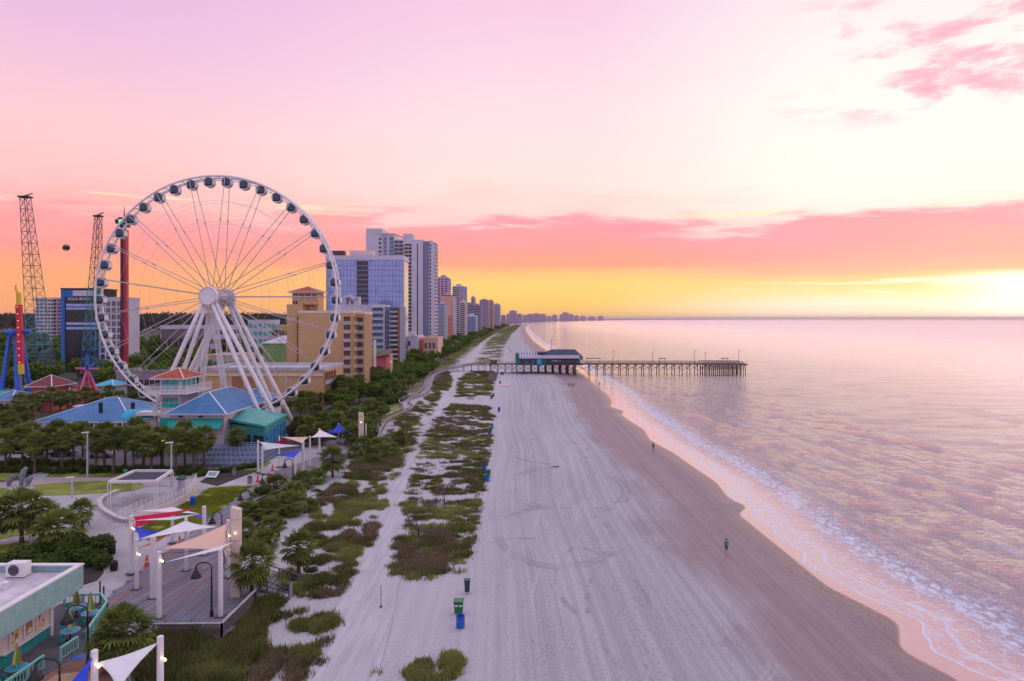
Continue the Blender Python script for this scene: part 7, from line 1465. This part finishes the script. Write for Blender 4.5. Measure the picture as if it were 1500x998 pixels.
# ================================================================== people
def person(loc, label, shirt, pants, skin=(.45, .27, .20), hair=(.05, .035, .03), stride=.18, h=1.75, rz=0.0, shoes=(.05, .05, .05), sub=2, arm=.0, pants_z=(.50, .92), shortp=False, grp=None):
    o = thing('person', label, 'person', loc, rz, grp); k = h/1.75; V = []; E = []; RD = []
    def v(p, r, par=None):
        V.append(tuple(x*k for x in p)); RD.append(r*k)
        if par is not None: E.append((par, len(V)-1))
        return len(V)-1
    pel = v((0, 0, .96), .135); wa = v((0, -.01, 1.10), .125, pel); ch = v((0, 0, 1.30), .155, wa); sh = v((0, .01, 1.43), .11, ch); nk = v((0, 0, 1.52), .055, sh); hd0 = v((0, -.02, 1.60), .085, nk); hd1 = v((0, -.01, 1.70), .088, hd0)
    v((0, -.115, 1.635), .018, hd0)
    for s in (-1, 1):
        hp = v((s*.09, 0, .90), .10, pel); kn = v((s*.10, -stride*s*.5-.02, .50), .065, hp); an = v((s*.10, -stride*s*.85+.03, .10), .042, kn); v((s*.11, -stride*s*.85-.12, .04), .038, an)
        so_ = v((s*.17, .01, 1.41), .07, sh); el = v((s*.25, stride*s*.35+.02, 1.14), .047, so_); wr = v((s*.26, stride*s*.7-.08-arm, .92+arm*.5), .033, el); pm_ = v((s*.26, stride*s*.7-.11-arm, .85+arm*.5), .036, wr)
        for j, (dx, ln_) in enumerate(((-.024, .065), (-.008, .078), (.008, .074), (.024, .058))): f0 = v((s*.26+dx*.4, stride*s*.7-.12-arm+dx, .815+arm*.5), .011, pm_); v((s*.26+dx*.4, stride*s*.7-.135-arm+dx, .815-ln_+arm*.5), .009, f0)
        v((s*.245, stride*s*.7-.16-arm, .84+arm*.5), .012, pm_)
    me = bpy.data.meshes.new('body'); me.from_pydata(V, E, []); bo = link('body', me, o)
    md = bo.modifiers.new('skin', 'SKIN'); md.use_smooth_shade = True
    for i, sv in enumerate(me.skin_vertices[0].data): sv.radius = (RD[i], RD[i]*.85); sv.use_root = (i == 0)
    ss = bo.modifiers.new('sub', 'SUBSURF'); ss.levels = 1; ss.render_levels = 1
    m = bpy.data.materials.new('clothed_figure'); m.use_nodes = True; t = NT(m.node_tree); tc = t.n('ShaderNodeTexCoord'); s_ = t.n('ShaderNodeSeparateXYZ', ins={0: tc.outputs['Object']}); ax = t.m('ABSOLUTE', s_.outputs[0]); z = s_.outputs[2]
    c = t.ramp(t.mr(z, 0, 1.8*k, 0, 1, 'LINEAR'), [(0, shoes+(1,)), (.05, (skin if shortp else pants)+(1,)), (.27, pants+(1,)) if shortp else (.06, pants+(1,)), (.545, shirt+(1,)), (.83, skin+(1,)), (.935, hair+(1,))], 'CONSTANT')
    hand = t.m('MULTIPLY', t.m('GREATER_THAN', ax, .185*k), t.m('LESS_THAN', z, .93*k)); hand = t.m('MULTIPLY', hand, t.m('GREATER_THAN', z, .6*k)); c = t.mix(hand, c, skin+(1,)); arm_m = t.m('MULTIPLY', t.m('GREATER_THAN', ax, .185*k), t.m('MULTIPLY', t.m('GREATER_THAN', z, .93*k), t.m('LESS_THAN', z, 1.2*k))); c = t.mix(arm_m, c, shirt+(1,))
    b = t.n('ShaderNodeBsdfPrincipled', ins={'Base Color': c, 'Roughness': .8}); t.n('ShaderNodeOutputMaterial', ins={0: b.outputs[0]}); me.materials.append(m)
    hb_ = MB(); hb_.lathe([(.07*k, -.09*k), (.098*k, -.02*k), (.10*k, .04*k), (.06*k, .10*k), (.01*k, .115*k)], 10, (0, .015*k, 1.70*k)); hb_.build('hair', mat('dark_hair', (.04, .028, .024), .8), o, True)
    return o
def bpt(px, py):
    z = 0.0
    for _ in range(4): p = PG(px, py, z); z = float(beach_z(np.array([p.y]), np.array([p.x-float(shore_smooth(p.y))]))[0])
    p.z = z; return p
person(bpt(1064, 812), 'person in a green top and black shorts walking on the wet sand', (.01, .24, .14), (.012, .012, .014), rz=R(160), shortp=True, h=1.8, stride=.25)
person(bpt(957, 661), 'person in dark clothes standing at the water edge', (.02, .018, .02), (.015, .015, .02), h=1.8, stride=.06)
for q, v_, l in ((833, 567.5, 'walker in dark shirt with two companions before the pier'), (836.5, 568, 'middle walker of three on the sand before the pier'), (840, 568, 'walker a step apart from two others before the pier'), (878, 566, 'person standing in the shallows near the pier')): person(bpt(q, v_), l, (.06, .035, .05), (.04, .03, .04), h=1.8)
for q, v_ in ((742, 487), (746, 512), (748, 517), (785, 509.5), (771, 503), (730, 511), (729, 505), (724, 518), (762, 497)): person(bpt(q, v_), 'tiny beachgoer on the sand beyond the pier', (.05, .04, .06), (.04, .03, .05), h=1.9, grp='beachgoers beyond the pier')
# bicycle by the boardwalk and picnic tables, parked cars
by = thing('bicycle', 'bicycle leaning beside the boardwalk bend', 'bicycle', PG(577, 620, .9), R(20))
for x in (-.52, .52): b = MB(); b.tube([(x+.34*math.cos(2*PI*k/18), 0, .36+.34*math.sin(2*PI*k/18)) for k in range(18)], .03, 5, closed=True); w0 = b.build('wheel', BLACK, by); b = MB(); [b.tube([(x, 0, .36), (x+.33*math.cos(2*PI*k/8), 0, .36+.33*math.sin(2*PI*k/8))], .006, 3) for k in range(8)]; b.build('spoke_set', WHITEP, w0)
b = MB(); [b.tube([a, c_], .022, 5) for a, c_ in (((-.52, 0, .36), (-.12, 0, .34)), ((-.12, 0, .34), (.36, 0, .78)), ((-.52, 0, .36), (-.2, 0, .82)), ((-.2, 0, .82), (.36, 0, .8)), ((-.12, 0, .34), (-.2, 0, .9)), ((.52, 0, .36), (.36, 0, .95)))]; b.build('frame', BLUEP, by); b = MB(); b.tube([(.36, -.28, .98), (.36, .28, .98)], .02, 5); b.build('handlebar', DKGREY, by); b = MB(); b.lathe([(.04, 0), (.1, .04), (.06, .08)], 8, (-.22, 0, .9)); b.build('saddle', BLACK, by)
for q, l in ((294, 'dark picnic table before the terrace steps beside the hedge'), (328, 'dark picnic table near the lone palm')):
    o = thing('picnic_table', l, 'picnic table', PG(q, 676, 1.05)); b = MB(); b.box(-1, 1, -.4, .4, .7, .78); b.build('tabletop', BROWN, o)
    for y in (-.75, .75): b = MB(); b.box(-1, 1, y-.15, y+.15, .42, .48); b.build('bench_seat', BROWN, o)
    for x in (-.7, .7): b = MB(); b.beam((x, -.8, 0), (x, -.15, .72), .08); b.beam((x, .8, 0), (x, .15, .72), .08); b.build('leg', BROWN, o)
def car(px, py, colr, label, rz=0.0):
    o = thing('parked_car', label, 'car', PG(px, py, 1.03), rz); m_ = mat('car_'+label.split()[0], colr, .3, var=.05, spec=.7); b = MB(); pr_ = [(-2.2, .35), (-2.2, .8), (-1.4, .95), (-.8, 1.42), (.9, 1.45), (1.6, .98), (2.2, .85), (2.2, .35)]
    b.add([(x, y, z) for y in (-.85, .85) for x, z in pr_], [tuple(range(8)), tuple(range(15, 7, -1))]+[(i, 8+i, 8+(i+1) % 8, (i+1) % 8) for i in range(8)]); b.build('body', m_, o)
    for s in (-1, 1):
        b = MB(); b.add([(-1.15, s*.86, 1.0), (-.7, s*.86, 1.36), (.8, s*.86, 1.38), (1.3, s*.86, 1.02)], [(0, 1, 2, 3)]); b.build('side_window', GLASSD, o); b = MB(); b.box(2.2, 2.24, s*.6-.2, s*.6+.2, .6, .78); b.build('headlight', WHITEP, o)
        for x in (-1.4, 1.4): b = MB(); b.lathe([(.34, -.11), (.34, .11)], 14); M = Matrix.Translation((x, s*.8, .34)) @ Matrix.Rotation(R(90), 4, 'X'); b.v = [tuple(M @ Vector(v)) for v in b.v]; b.build('wheel', BLACK, o)
for q, v_, c_, l, rz in ((30, 672, (.6, .6, .62), 'white car parked behind the palm row', 0), (92, 668, (.05, .05, .06), 'black car parked behind the palm row', .1), (150, 670, (.25, .26, .3), 'grey car parked by the big blue roof', 0), (210, 668, (.55, .55, .6), 'silver car parked near the lookout tower', 0), (60, 655, (.3, .03, .04), 'red car parked before the big blue roof', 0)): car(q, v_, c_, l, rz)
# ================================================================== sea haze: one closed box of even, thin air round the whole scene
hz = MB(); hz.box(-62000, 130000, -200, 62500, -60, 112); hm = bpy.data.materials.new('thin_sea_haze'); hm.use_nodes = True; ht = NT(hm.node_tree)
hv = ht.n('ShaderNodeVolumePrincipled', ins={'Color': (1.0, 0.87, 0.93, 1), 'Density': 0.000035, 'Anisotropy': 0.2}); ho_ = ht.n('ShaderNodeOutputMaterial'); ht.t.links.new(hv.outputs[0], ho_.inputs['Volume'])
hz.build('haze', hm, kind='stuff', label='thin pink sea haze over the coast', cat='haze')
